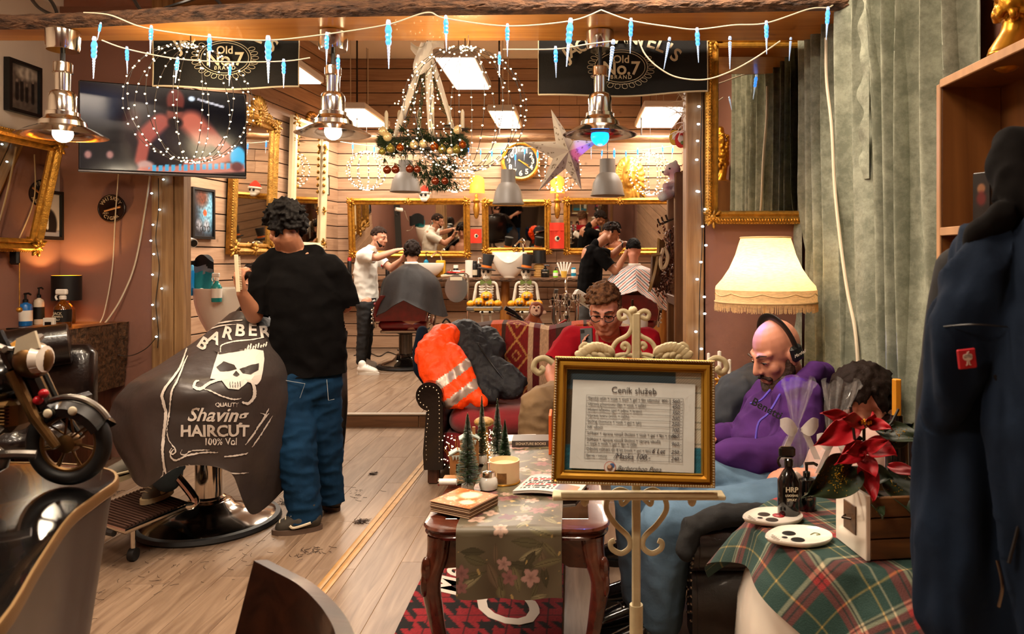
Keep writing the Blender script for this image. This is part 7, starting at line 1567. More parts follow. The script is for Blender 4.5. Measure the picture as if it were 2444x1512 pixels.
cs = PZ(318,1338,0); MB().cyl(cs+V(0,0,.055),V(cs.x,cs.y,.185),.011,n=10).build('caster_stem',m_chrome,t); MB().lathe([(.012,-.016),(.03,-.014),(.032,0),(.03,.014),(.012,.016)],18,M=Matrix.Translation(cs+V(0,0,.032)) @ Matrix.Rotation(PI/2,4,'Y')).rbox(cs+V(-.008,0,.045),(.02,.03,.035),.008).build('caster',m_rub,t)
# ---- hair clippings on the floor
m_hair0 = mat('hair_clippings','#2a1a12',.8); rn = random.Random(21)
for i,(px,py,n_,r,lab) in enumerate(((862,1247,60,.03,'largest tuft of dark hair clippings on the floor beside the strip'),(890,1132,30,.02,'small tuft of dark hair clippings beyond the strip'),(690,1200,60,.06,'scattered hair clippings beside the caped barber chair'),(740,1318,26,.07,'thin scatter of clippings before the standing barber shoes'),(258,1180,30,.05,'clump of clippings by the footrest'),(330,1385,40,.3,'loose hairs scattered on the near left floor'),(560,1340,36,.3,'loose hairs scattered on the near middle floor'),(845,1180,18,.12,'loose hairs near the table leg'))):
 c = PZ(px,py,0); mb = MB()
 for k in range(n_):
  p = c+V(rn.gauss(0,r*.6),rn.gauss(0,r*.6),.004+rn.random()*.004*(1 if r > .05 else 2)); a = rn.uniform(0,6.28); l = rn.uniform(.006,.022); d = V(math.cos(a)*l,math.sin(a)*l,.002); mb.tube([p-d,p+V(-d.y,d.x,0)*.3,p+d],.0012 if r < .2 else .0009,3)
 o = mb.build('hair_clippings',m_hair0); o['kind'] = 'stuff'; tag(o,lab,'hair clippings')
# ---- second chesterfield along the right wall
t = thing('sofa','black leather chesterfield with red seat along the right wall under the curtain','sofa',(.85,3.1,0)); GX0,GX1,GY0,GY1 = .42,1.22,2.42,3.95
scroll_arm(t,V(GX0,GY0+.1,0),V(-1,0,0),V(0,-1,0),GX1-GX0,.51,.12); scroll_arm(t,V(GX0,GY1-.1,0),V(-1,0,0),V(0,1,0),GX1-GX0,.62,.12)
MB().rbox((.83,3.18,.2),(.68,GY1-GY0-.28,.2),.02).build('base',m_velvet,t)
for k in range(2): MB().rbox((.80,2.9+.62*k-.01,.36),(.66,.6,.16),.06).build('seat_cushion',m_velvet,t,smooth=60)
MB().rbox((1.16,3.18,.58),(.12,GY1-GY0-.2,.5),.05).build('backrest',m_leather,t,smooth=60)
# black cloth on the near arm
t = thing('black_shirt','black jersey draped over the near sofa arm','clothing',(.45,2.5,.5)); Blob().chain([V(.40,2.50,.49),V(.50,2.5,.53),V(.68,2.5,.54)],[.032,.034,.026],V(0,1,0),1.6).chain([V(.40,2.48,.49),V(.37,2.44,.43)],[.034,.03]).build('cloth',m_blackcl,t,voxel=.01,smooth=4,disp=folds(.01,20,20,14,3))
# ---- pot-bellied white side table with tartan cloth
TCX,TCY,TTZ = .80,1.98,.68
t = thing('side_table','white pot-bellied side table with a black oval emblem beside the armrest','side table',(TCX,TCY,0)); MB().lathe([(.2,0),(.26,.02),(.33,.16),(.36,.32),(.35,.46),(.31,.60),(.28,.655),(.27,TTZ-.004),(0,TTZ-.003)],48,(TCX,TCY,0)).build('body',m_cer,t,smooth=60)
a0 = math.atan2(-.75,-.66); ec = V(TCX+.365*math.cos(a0)-.0,TCY+.365*math.sin(a0),.40); nn = V(math.cos(a0),math.sin(a0),.0); ME = frame(ec-nn*.006,V(-nn.y,nn.x,0),V(0,0,1)); MB().lathe([(.055,0),(.055,.006),(.0,.009)],28,M=ME @ Matrix.Diagonal((1,1.4,1,1))).build('emblem',m_blk_gloss,t);
em = MB()
for k,rr in enumerate((.042,.03,.018)): em.tube([ME @ V(rr*math.cos(a),1.4*rr*math.sin(a),.0085) for a in [i*PI/14+.0 for i in range(22)]],.0012,4)
em.build('emblem_lines',m_cream,t)['kind'] = 'stuff'
def tart(a,b):
 c = None
 def bandc(x):
  k = (x/.155) % 1
  if k < .10: return 'r'
  if .10 <= k < .13: return 'k'
  if .13 <= k < .2: return 'r'
  if .2 <= k < .3: return 'w' if int(k*90) % 3 else 'k'
  if .64 < k < .665: return 'y'
  if .8 < k < .81: return 'w'
  return 'g'
 col = {'r': hx('#8c2a2a'),'k': hx('#1a1a1a'),'w': hx('#b8a888'),'y': hx('#b8924a'),'g': hx('#1f3a34')}
 p,q = col[bandc(a+3)],col[bandc(b+3.07)]; c = mixc(p,q,.5)
 return c
s_ = .40; rot = math.radians(14)
def clothp(u,v):
 a,b = (u-.5)*2*s_,(v-.5)*2*s_; x,y = a*math.cos(rot)-b*math.sin(rot),a*math.sin(rot)+b*math.cos(rot); r = math.hypot(x,y); R_ = .285
 if r <= R_: return V(TCX+x,TCY+y,TTZ+.004)
 e_ = r-R_; an = math.atan2(y,x); rip = .5+.5*math.sin(an*7+1); out = R_+.02*min(e_/.03,1)+e_*(.32+.35*rip*min(e_/.1,1)); z = TTZ+.004-.9*max(0,e_-.012)+.0
 return V(TCX+out*math.cos(an),TCY+out*math.sin(an),z)
t = thing('tartan_cloth','green and red tartan tablecloth with gold threads over the white side table','tablecloth',(TCX,TCY,TTZ)); csheet('cloth',t,clothp,lambda u,v: tart(u*2*s_,v*2*s_),210,210,.004,.85,300)
ZT = TTZ+.007
def tt(px,py): return PZ(px,py,ZT)
# skull plates
def skull_plate(px,py,w_,rz,lab,rose):
 p = tt(px,py); t = thing('skull_plate',lab,'plate',p,'skull shaped plates'); M = Matrix.Translation(p) @ Matrix.Rotation(rz,4,'Z')
 ol = []
 for i in range(40):
  a = 2*PI*i/40; x = math.cos(a); y = math.sin(a); k = 1.0 if x > -.25 else 1-.28*((-x-.25)/.75); ol.append((w_*.5*x*(1.08 if x < 0 else 1),w_*.38*y*k))
 seq = [(.7,.0),(.95,.004),(1.0,.012),(.98,.015),(.9,.012),(.8,.009)]; vs = []; n = 40
 for k,z in seq: vs += [(x*k,y*k,z) for x,y in ol]
 fs = [tuple(range(n))[::-1],tuple((len(seq)-1)*n+i for i in range(n))]
 for q in range(len(seq)-1): fs += [(q*n+i,q*n+(i+1) % n,(q+1)*n+(i+1) % n,(q+1)*n+i) for i in range(n)]
 MB().add(vs,fs,M).build('plate',m_cer,t,smooth=60)
 for sy in (-1,1): MB().lathe([(w_*.105,0),(w_*.1,.001),(0,.0012)],20,M=M @ Matrix.Translation((-w_*.1,sy*w_*.13,.0095)) @ Matrix.Diagonal((1,.85,1,1))).build('painted_eye',m_black,t)
 MB().lathe([(w_*.045,0),(0,.0012)],12,M=M @ Matrix.Translation((-w_*.24,0,.0095))).build('painted_nose',m_black,t)
 for k in range(6): MB().box((-w_*.40,(k-2.5)*w_*.05,.0098),(w_*.09,.0012,.001),M).build('tooth_line',mat('tooth_brown','#6a5a48',.6),t)
 if rose:
  for k in range(3): MB().lathe([(w_*(.1-.03*k),0),(w_*(.09-.03*k),.0012),(0,.0014)],16,M=M @ Matrix.Translation((w_*.1,w_*.02,.0095+.0012*k))).build('painted_rose',mat('rose%d' % k,['#7a1418','#a02a2c','#601014'][k],.4),t)
 MB().tube(curve([M @ V(w_*.18,0,.0105),M @ V(w_*.28,w_*.05,.0105),M @ V(w_*.33,-w_*.02,.0105),M @ V(w_*.26,-w_*.03,.0105)],12),.001,4).build('painted_vine',m_bow,t)
skull_plate(1846,1240,.168,.25,'white skull shaped plate painted with a red rose',True); skull_plate(1908,1287,.172,.22,'white skull shaped plate without rose, nearest the table edge',False)
# spray bottles
bottle('spray_bottle','glossy black trigger bottle lettered HRP beside the skull plates',1882,1245,1062,26,2.04,m_blk_gloss,m_blk_gloss,'spray',base=ZT,text_=[('HRP',.62,.42),('LOCKING',.26,.34),('SPRAY',.3,.28)]); bottle('spray_bottle','second black bottle lettered HRP half hidden by the big leaf',1925,1250,1100,22,2.10,m_blk_gloss,m_blk_gloss,'pump',base=ZT,text_=[('HRP',.62,.36),('MIST',.3,.26)])
# cellophane gift bags
m_cel = mat('cellophane','#ffffff',.06,alpha=.07,spec=.9,coat=.6); m_celw = mat('white_bow','#e4ded8',.6,alpha=.6)
def celbag(px,ybase,yneck,ytop,Y,wq,lab,lean):
 c = P(px,ybase,Y); c.z = ZT; t = thing('cellophane_bag',lab,'gift bag',c,'cellophane gift bags'); zn = P(0,yneck,Y).z-ZT; zt_ = P(0,ytop,Y).z-ZT; R_ = S(wq,Y)
 def fn(u,v):
  a = 2*PI*u; f_ = v*1.0; z = zt_*f_; kn = zn/zt_; rr = R_*(1-.82*math.exp(-((f_-kn)/.11)**2)) if f_ < kn else R_*(.18+.95*(f_-kn)/(1-kn)); cr = 1+.16*math.sin(a*7+f_*9)+.1*math.sin(a*13);
  return c+V(rr*cr*math.cos(a)+lean*max(0,f_-kn),rr*.6*cr*math.sin(a),z+.01*math.sin(a*5)*(f_ > .95))
 MB().surf(fn,40,30,cu=True).build('wrap',m_cel,t,smooth=20)
 pn = c+V(0,-.02,zn)
 for s_ in (-1,1): MB().sheet(lambda a,b: pn+V(s_*(.005+.05*a),-.01-.012*math.sin(PI*a),-.005+.05*(b-.5)*math.sin(PI*a*.8+.2)+.02*a),8,6,.001).build('bow_loop',m_celw,t); MB().sheet(lambda a,b: pn+V(s_*.012+s_*.04*a+.018*(b-.5),-.012,-.09*a),8,3,.001).build('bow_tail',m_celw,t)
 Blob().ell(c+V(0,0,.05),(R_*.6,R_*.35,.05)).build('contents',mat('pale_gift','#c8b6a8',.6),t,voxel=.008,smooth=2)
celbag(1900,1180,1015,905,2.14,34,'clear cellophane gift bag with white bow behind the trigger bottle',.02); celbag(1985,1170,1050,910,2.22,38,'clear cellophane gift bag with white bow left of the poinsettia',.06)
# planter with poinsettia
m_crate = wood('planter_wood','#6e4a26','#3e2611',(3,24,24),r=.5,rnd=.12); pc = tt(2080,1315); pc = V(.775,1.82,ZT); MPL = Matrix.Translation(pc) @ Matrix.Rotation(.12,4,'Z'); t = thing('planter','dark wooden planter box with a white ornate end holding the poinsettia','planter',pc)
for sy in (-1,1):
 for k in range(3): MB().rbox((0,sy*.07,.026+.05*k),(.165,.012,.047),.002,MPL).build('slat',m_crate,t)
for sx in (-1,1): MB().rbox((sx*.088,0,.078),(.012,.152,.156),.002,MPL).build('end_board',m_crate if sx > 0 else m_cer,t)
MB().rbox((-.0955,0,.08),(.003,.06,.07),.001,MPL).build('ornate_plate',m_crate,t); MB().tube([MPL @ V(-.1,-.015,.08),MPL @ V(-.115,0,.08),MPL @ V(-.1,.015,.08)],.003,6).build('ring_handle',m_dkmetal,t)
for sx in (-1,1):
 for sy in (-1,1): MB().rbox((sx*.078,sy*.061,.078),(.016,.016,.15),.002,MPL).build('corner_post',m_crate,t)
MB().box((0,0,.11),(.16,.13,.02),MPL).build('soil',mat('soil','#1c120b',.95,bump=(60,.6,.01)),t)
m_rl = mat('poinsettia_red','#a50f1c',.5,n=(9,.3),bump=(14,.4,.006)); m_gl = mat('poinsettia_leaf','#1f2d17',.45,n=(9,.3),bump=(14,.4,.006)); m_gli = mat('gold_glitter','#d8a52a',.3,.9)
t = thing('poinsettia','red poinsettia with dark green glittered leaves in the wooden planter','plant',pc+V(0,0,.12))
def leaf(base_,tip,wd,m,name,curl=.2,glit=0,up=V(0,-1,.4)):
 base_,tip = Vector(base_),Vector(tip); d = tip-base_; L2 = d.length; dn = d.normalized(); sd = dn.cross(up).normalized(); nr = sd.cross(dn)
 def fn(u,v): wv = wd*math.sin(PI*min(1,v*.93+.05))**.8*(1-.35*v); return base_+d*v+sd*((u-.5)*2*wv)+nr*(abs(u-.5)*wd*.7*1-curl*L2*(v-.5)**2+.03*L2*math.sin(u*9+v*7))
 o = MB().sheet(fn,8,14,.0012).build(name,m,t,smooth=60)
 if glit:
  g = MB(); rn_ = random.Random(int(L2*9999))
  for k in range(glit): u_,v_ = rn_.gauss(.5,.16),rn_.gauss(.45,.2);
  for k in range(glit):
   u_,v_ = min(.97,max(.03,rn_.gauss(.5,.17))),min(.97,max(.03,rn_.gauss(.42,.2))); p = fn(u_,v_); g.ell(p+nr*.0015,.0011,4,3); g.ell(p-nr*.0015,.0011,4,3)
  g.build('glitter',m_gli,o)['kind'] = 'stuff'
 return o
def LP(px,py,Y): return P(px,py,Y)
st = LP(2055,1200,1.82); hub = LP(2062,1010,1.80)
MB().tube(curve([pc+V(0,0,.12),LP(2060,1150,1.83),LP(2062,1080,1.81),hub],12),.004,6).build('stem',m_gl,t)
for a,b,w_,m,nm,g in (((2050,1010,1.80),(1948,1060,1.74),.036,m_rl,'red_leaf',0),((2030,1000,1.81),(1962,985,1.78),.02,m_rl,'red_leaf',0),((2060,1008,1.8),(2010,1000,1.7),.024,m_rl,'red_leaf',0),((2068,1005,1.8),(2085,985,1.75),.016,m_rl,'red_leaf',0),((2070,1010,1.8),(2128,1022,1.74),.02,m_rl,'red_leaf',0),((2060,1060,1.8),(1998,1105,1.72),.03,m_rl,'red_leaf',0),((2068,1060,1.8),(2140,1085,1.74),.035,m_rl,'red_leaf',0),((2060,1100,1.8),(2085,1195,1.73),.03,m_rl,'red_leaf',0),((2055,1090,1.8),(2090,1140,1.74),.028,m_rl,'red_leaf',0),((2040,1120,1.81),(2000,1175,1.76),.014,m_rl,'red_leaf',0),((2120,1110,1.82),(2200,1135,1.74),.018,m_rl,'red_leaf',0),((2060,1070,1.8),(2020,1080,1.7),.02,m_rl,'red_leaf',0),((2050,1075,1.8),(2120,1050,1.74),.02,m_rl,'red_leaf',0),
 ((2046,1105,1.8),(1926,1182,1.66),.058,m_gl,'green_leaf',170),((2090,1020,1.8),(2210,1050,1.72),.03,m_gl,'green_leaf',40),((2060,1050,1.82),(1975,1045,1.8),.02,m_gl,'green_leaf',25),((2070,1180,1.8),(2108,1232,1.70),.024,m_gl,'green_leaf',25),((2120,1130,1.82),(2180,1230,1.72),.045,m_gl,'green_leaf',30),((2075,1130,1.82),(2130,1140,1.78),.03,m_gl,'green_leaf',0),((2110,1060,1.8),(2180,1010,1.76),.034,m_gl,'green_leaf',30)):
 leaf(P(*a),P(*b),w_,m,nm,.25,g)
for k in range(9): a = 2*PI*k/9; MB().ell(hub+V(.012*math.cos(a),.012*math.sin(a)-.01,.006),(.004,.004,.006),6,4).build('flower_bud',m_gli,t)
for pts in ([(2040,1050,1.76),(2034,1000,1.76),(2030,970,1.76)],[(2110,1030,1.77),(2130,1005,1.77),(2145,975,1.77)]): MB().tube([P(*q) for q in pts],.0035,6).build('dark_twig',m_black,t)
# yellow candle
c = PZ(2138,1215,ZT); c = V(P(2140,0,2.08).x,2.08,ZT); t = thing('tall_candle','tall yellow fluted candle in a dark jar behind the poinsettia','candle',c); zt_ = P(0,905,2.08).z-ZT; MB().lathe([(.0125,zt_-.14),(.0125,zt_),(.011,zt_+.001),(0,zt_)],12,c,sq=lambda a: 1+.06*math.cos(6*a)).build('candle',mat('honey_wax','#c8861e',.5,sss=.2),t,smooth=20); MB().lathe([(.03,0),(.034,.01),(.03,zt_-.16),(.018,zt_-.13),(.016,zt_-.1)],16,c).build('holder',m_blk_gloss,t)
t = thing('wire_basket','dark wire rack with papers beside the yellow candle','rack',V(1.02,2.02,ZT));
for k in range(5): MB().tube([V(.99+.012*k,2.0,ZT),V(.99+.012*k,1.99,ZT+.16)],.0025,5).build('wire',m_wire,t)
MB().rbox((1.03,2.03,ZT+.07),(.08,.004,.13),.001).build('paper',m_cream,t); MB().tube([V(.985,2.0,ZT+.004),V(1.045,2.0,ZT+.004)],.003,5).build('foot_wire',m_wire,t)
# ---- candle angel by the post, dark coat over the far sofa arm
c = V(P(1722,0,4.03).x,4.03,0); t = thing('candle_holder','gilt cherub candle holder with three white candles on a small stand','candle holder',c); zt_ = P(0,925,4.03).z
MB().lathe([(.08,0),(.08,.02),(.02,.04),(.018,zt_-.12),(.05,zt_-.08),(.07,zt_),(.02,zt_+.01)],20,c).build('stand',m_gold,t); scroll = MB(); scroll_ornament(scroll,(0,0,0),.05,FACE(c+V(0,-.03,zt_+.04)),2); scroll.build('cherub',m_gold,t,smooth=60)['kind'] = 'stuff'
for px,y0,y1,rr in ((1691,925,843,4),(1717,905,838,5),(1741,915,858,4.5)): q = P(px,y0,4.03); MB().lathe([(rr*.0022,0),(rr*.0022,P(0,y1,4.03).z-q.z),(0,P(0,y1,4.03).z-q.z+.004)],10,q).build('candle',m_white_pl,t); MB().lathe([(.006,-.03),(.02,-.01),(.022,0),(.012,.002)],12,q).build('candle_cup',m_gold,t); MB().tube([q-V(0,0,.02),V(c.x,4.03,zt_)],.005,6).build('arm',m_gold,t)
t = thing('dark_coat','dark blue grey coat lying over the far arm of the right sofa','coat',V(.78,3.7,.6)); Blob().chain([P(1720,1000,3.45),P(1760,940,3.5),P(1810,905,3.55),P(1850,900,3.6)],[.09,.1,.08,.06],V(0,1,0),1.3).chain([P(1715,1000,3.45),P(1730,1060,3.4)],[.08,.09]).build('coat_body',mat('blue_grey_cloth','#1b2029',.8,n=(6,.3)),t,voxel=.012,smooth=4,disp=folds(.014,14,14,10,6))
# ================================================================ people
m_skin = mat('skin_fair','#c48c70',.5,n=(14,.12)); m_skin2 = mat('skin_tan','#a97153',.5,n=(14,.14)); m_skin3 = mat('skin_pink','#c8866c',.5,n=(14,.14))
m_hblk = mat('hair_black','#0c0807',.7,spec=.15,bump=(120,.6,.004)); m_hbrn = mat('hair_brown','#4a2f1c',.55,col2='#24150c',n=(60,.6),bump=(120,.6,.004)); m_hdk = mat('hair_dark_brown','#1a0f0a',.7,spec=.15,bump=(120,.6,.004)); m_hfade = mat('hair_short','#2a1c15',.8,spec=.15)
m_tee = mat('black_tshirt','#0a0808',.95,spec=.1,n=(5,.3),bump=(14,.35,.012)); m_denim = mat('dark_denim','#10304c',.9,spec=.15,n=(7,.35),bump=(90,.3,.003)); m_denim2 = mat('blue_denim','#5a748c',.9,spec=.15,n=(6,.3),bump=(90,.3,.003)); m_eyew = mat('eye_white','#cfc6bd',.3); m_iris = mat('eye_dark','#1c120c',.2); m_lip = mat('lip','#9a5548',.5)
class Head:
 def __init__(s,c,fwd,up=V(0,0,1),k=1.0):
  f = Vector(fwd).normalized(); x = f.cross(Vector(up)).normalized(); z = x.cross(f).normalized()
  s.c = Vector(c); s.k = k; s.R = Matrix((x,f,z)).transposed()
 def __call__(s,x,y,z): return s.c+s.R @ (V(x,y,z)*s.k)
 def ell(s,b,p,r): b.ell(s(*p),tuple(q*s.k for q in r),R=s.R)
 def cap(s,b,p,r,q,r2): b.cap(s(*p),r*s.k,s(*q),r2*s.k)
 def shape(s,b,neck=None,full=1.0):
  s.ell(b,(0,-.012,.035),(.077,.097,.098)); s.ell(b,(0,.028,-.03),(.062*full,.066,.085)); s.ell(b,(0,.045,-.088),(.036*full,.036,.028))
  for e in (-1,1):
   s.cap(b,(e*.052*full,.0,-.055),.026,(e*.018,.062,-.095),.022); s.cap(b,(e*.048,.064,.034),.012,(e*.012,.086,.031),.012); s.ell(b,(e*.042*full,.058,-.022),(.024,.024,.024)); s.ell(b,(e*.081,-.012,-.004),(.010,.024,.032)); s.ell(b,(e*.084,-.006,-.026),(.007,.012,.012))
   s.ell(b,(e*.012,.100,-.026),(.010,.011,.009)); s.ell(b,(e*.031,.074,.010),(.019,.014,.012))
  s.cap(b,(0,.090,.022),.010,(0,.110,-.022),.0145); s.cap(b,(-.02,.084,-.058),.0075,(.02,.084,-.058),.0075); s.cap(b,(-.016,.084,-.070),.0085,(.016,.084,-.070),.0085)
  if neck is not None: b.cap(s(0,-.025,-.06),.054*s.k,neck,.062*s.k); b.cap(s(0,.02,-.07),.035*s.k,neck,.055*s.k)
 def face(s,t,m_brow,down=True,eyes=True):
  for e in (-1,1):
   if eyes:
    MB().ell(s(e*.031,.0815,.008),tuple(q*s.k for q in (.0125,.0085,.0075 if not down else .0045)),10,8,R=s.R).build('eye',m_eyew,t); MB().ell(s(e*.031,.0885,.006),tuple(q*s.k for q in (.005,.003,.005 if not down else .0035)),8,6,R=s.R).build('iris',m_iris,t)
    MB().tube([s(e*.017,.089,.009),s(e*.031,.0935,.013),s(e*.045,.085,.008)],.0018*s.k,5).build('eyelid',m_iris,t)
   MB().tube([s(e*.014,.099,.034),s(e*.033,.097,.042),s(e*.052,.080,.036)],[.003*s.k,.0042*s.k,.002*s.k],6).build('eyebrow',m_brow,t)
  MB().tube([s(-.022,.088,-.063),s(0,.094,-.065),s(.022,.088,-.063)],.0018*s.k,5).build('mouth_line',m_lip,t)
 def hair(s,t,m,pred,n,ln,r,flow=(0,-.2,.3),jit=.5,seed=1,voxel=.007,name='hair',shell=None,smooth=1):
  b = Blob(); rn = random.Random(seed); got = 0
  if shell: s.ell(b,(0,-.014,.037+shell[1]),(.077+shell[0],.097+shell[0],.098+shell[0]))
  while got < n:
   d = V(rn.gauss(0,1),rn.gauss(0,1),rn.gauss(0,1)).normalized()
   if not pred(d): continue
   got += 1; p = V(.077*d.x,-.012+.097*d.y,.035+.098*d.z); q = (d+Vector(flow)+V(rn.gauss(0,jit),rn.gauss(0,jit),rn.gauss(0,jit))).normalized()*ln*rn.uniform(.5,1.1)
   b.cap(s(*p),r*s.k,s(*(p+q*.55+d*.2*ln)),r*.8*s.k,n=6); b.cap(s(*(p+q*.55+d*.2*ln)),r*.8*s.k,s(*(p+q)),r*.35*s.k,n=6)
  return b
def hand(b,w_,d,pn,curl=.5,k=1.0,thumb=1,spread=.0):
 """palm and five fingers: w_ wrist, d direction, pn palm normal (curl side)"""
 w_,d,pn = Vector(w_),Vector(d).normalized(),Vector(pn); pn = (pn-d*pn.dot(d)).normalized(); lat = d.cross(pn)*thumb
 b.cap(w_,.024*k,w_+d*.03*k,.026*k,lat,1.25)
 for o in (-.026,-.009,.009,.026): b.cap(w_+d*.025*k+lat*o*.8*k,.015*k,w_+d*.085*k+lat*o*k,.0125*k)
 for i,(o,l) in enumerate(((.030,.9),(.010,1.0),(-.010,.95),(-.029,.75))):
  p = w_+d*.085*k+lat*o*k; a = .15+curl*.5; dd = d+lat*(o*6*spread)
  for j,sg in enumerate((.042,.028,.021)):
   v = (dd*math.cos(a)+pn*math.sin(a)).normalized(); q = p+v*sg*l*k; b.cap(p,(.0095-.0012*j)*k,q,(.0088-.0013*j)*k,n=8); p = q; a += curl*(.75 if j == 0 else .6)
 p = w_+d*.028*k+lat*.03*k; v = (d*.6+lat*.75+pn*.35).normalized()
 for sg,r0 in ((.042,.0125),(.03,.011),(.022,.0095)): q = p+v*sg*k; b.cap(p,r0*k,q,(r0-.0015)*k,n=8); p = q; v = (v+d*.35+pn*.25*curl).normalized()
def arm(b,sh,el,wr,k=1.0): b.cap(sh,.056*k,el,.044*k); b.cap(el,.045*k,Vector(el).lerp(Vector(wr),.35),.044*k); b.cap(Vector(el).lerp(Vector(wr),.35),.044*k,wr,.028*k)
def leg(b,hp,kn,an,k=1.0): b.cap(hp,.088*k,kn,.06*k); b.cap(kn,.06*k,Vector(kn).lerp(Vector(an),.35),.058*k); b.cap(Vector(kn).lerp(Vector(an),.35),.058*k,an,.04*k)
def shoe(t,heel,toe,m_up,m_sole,k=1.0,tall=.085,accent=None):
 heel,toe = Vector(heel),Vector(toe); d = (toe-heel); L_ = d.length; d.normalize(); s_ = V(-d.y,d.x,0).normalized(); up = s_.cross(d)*-1 if s_.cross(d).z < 0 else s_.cross(d); up = d.cross(s_); up = up if up.z > 0 else -up
 ol = []
 for i in range(28):
  a = 2*PI*i/28; x = .5+.5*math.cos(a); wd = (.048 if x > .55 else .040+.016*(x-.1))*k; ol.append((L_*x,wd*math.sin(a)))
 M = mat3(d,s_ if d.cross(s_).z > 0 else -s_,up); M.translation = heel
 so = MB().prism(ol,0,.024*k,M).build('sole',m_sole,t,smooth=50)
 b = Blob().cap(heel+d*.045*k+up*.05*k,.042*k,heel+d*.1*k+up*.048*k,.044*k).cap(heel+d*.1*k+up*.05*k,.045*k,heel+d*(L_-.05*k)+up*.03*k,.036*k).cap(heel+d*.06*k+up*.06*k,.04*k,heel+d*.055*k+up*tall*k,.038*k)
 sh = b.build('shoe',m_up,t,voxel=.007,smooth=3,cuts=((heel+up*.012*k,-up,None),))
 if accent:
  for e in (-1,1): MB().tube(curve([heel+d*.05*k+s_*e*.045*k+up*.05*k,heel+d*.12*k+s_*e*.047*k+up*.035*k,heel+d*(L_-.08*k)+s_*e*.042*k+up*.045*k],8),.006*k,6).build('shoe_stripe',accent,sh)
 for i in range(4): q = heel+d*(.11+.025*i)*k+up*(.093-.012*i)*k; MB().tube([q-s_*.022*k,q+up*.006*k,q+s_*.022*k],.0028*k,5).build('lace',m_sole if accent is None else m_cream,sh)
def person(label,base): return thing('person',label,'person',base)
# ---------- 1. barber standing in front, seen from behind
t = person('barber in black t-shirt and blue jeans standing with his back to us, holding a comb',PZ(730,1250,0)); Yb = 3.98
Q = lambda a,b,y=Yb: P(a,b,y)
sd = V(.96,.22,0); HB = Head(Q(682,547,3.93),(-.72,.62,-.32)); b = Blob(); HB.shape(b,Q(703,600,3.97))
b.chain([Q(728,860),Q(726,760),Q(720,680),Q(712,630)],[.11,.11,.115,.1],sd,1.45)
arm(b,Q(640,645,3.97),Q(607,752,3.9),Q(578,700,3.78)); hand(b,Q(578,698,3.78),V(-.1,-.25,1),V(.5,.8,.2),1.1,1.0,1)
arm(b,Q(795,650,4.0),Q(822,728,4.05),Q(800,740,4.3)); hand(b,Q(800,740,4.3),V(-.3,.9,0),V(0,0,-1),.6)
leg(b,Q(700,900,3.95),Q(706,1060,3.85),Q(724,1215,3.82)); leg(b,Q(758,900,4.02),Q(770,1050,4.02),Q(784,1180,4.07))
b.build('body',m_skin2,t,voxel=.0065,smooth=2)
pr = lambda d: d.z > .30 or (d.z > -.55 and d.y < -.1) or (d.z > .05 and d.y < .5)
hb = HB.hair(t,m_hblk,lambda d: d.z > .10 or (d.y < -.05 and d.z > -.62),420,.045,.012,(0,0,.25),.6,3); hb.build('hair',m_hblk,t,voxel=.006,smooth=0)
HB.face(t,m_hblk)
cl = Blob().chain([Q(731,905),Q(733,840),Q(732,760),Q(724,680),Q(716,632)],[.132,.134,.134,.132,.105],sd,1.55); cl.cap(Q(650,634,3.97),.072,Q(785,640,4.0),.075).cap(Q(642,640,3.97),.078,Q(616,722,3.93),.072).cap(Q(616,722,3.93),.072,Q(602,768,3.89),.07).cap(Q(794,648,4.0),.078,Q(818,700,4.03),.070).cap(Q(818,700,4.03),.07,Q(834,748,4.07),.066).cap(Q(664,610,3.96),.058,Q(750,610,3.99),.058)
ea = (Q(606,755,3.9)-Q(642,640,3.97)).normalized(); eb = (Q(830,735,4.06)-Q(794,648,4.0)).normalized()
cl.build('tshirt',m_tee,t,voxel=.009,smooth=4,disp=folds(.013,7,7,9,1),cuts=((Q(730,893),V(.03,0,-1),None),(Q(608,748,3.91),ea,(Q(600,775,3.89),.11)),(Q(827,728,4.05),eb,(Q(836,750,4.07),.085)),(Q(690,588,3.96),V(-.1,.1,1),(Q(700,560,3.96),.16))))
MB().tube([Q(703,592,3.985)+V(.062*math.cos(a),.066*math.sin(a),.012*math.sin(a)) for a in [i*2*PI/24 for i in range(24)]],.006,6,closed=True).build('collar',m_tee,t)
jn = Blob().chain([Q(728,862),Q(728,920)],[.128,.135],sd,1.45); jn.chain([Q(698,920,3.94),Q(700,1000,3.9),Q(707,1070,3.85),Q(718,1150,3.83),Q(728,1215,3.82),Q(726,1250,3.82)],[.125,.113,.1,.088,.082,.09]).chain([Q(762,920,4.02),Q(768,1000,4.02),Q(775,1060,4.03),Q(780,1130,4.05),Q(786,1180,4.07),Q(786,1200,4.07)],[.115,.105,.094,.08,.075,.08])
jb = jn.build('jeans',m_denim,t,voxel=.009,smooth=3,disp=folds(.012,9,9,16,7),cuts=((Q(730,872),V(0,0,1),None),(Q(726,1238,3.82),V(0,0,-1),(Q(726,1250,3.82),.14)),(Q(786,1195,4.07),V(0,0,-1),(Q(786,1205,4.07),.1))))
st_ = mat('stitching','#9aa0a2',.8)
for ppx in ([(668,905),(670,940),(690,965),(712,960),(728,915),(668,905)],[(780,905),(784,955),(798,952)]):
 MB().tube([P(a,b_,3.98-.172+(.02 if a > 700 else 0)+(.05 if a > 760 else 0)) for a,b_ in ppx],.0016,4).build('pocket_stitching',st_,jb)
m_sn = mat('olive_sneaker','#3b342a',.7,n=(18,.4)); m_so = mat('brown_sole','#5a473a',.7)
a_,b_ = PZ(770,1262,0),PZ(648,1275,0); shoe(t,a_,b_,m_sn,m_so,1.12,.11,m_cream); a_,b_ = PZ(800,1220,0),PZ(775,1216,0); shoe(t,PZ(806,1222,0),PZ(772,1200,0),m_sn,m_so,1.0,.1)
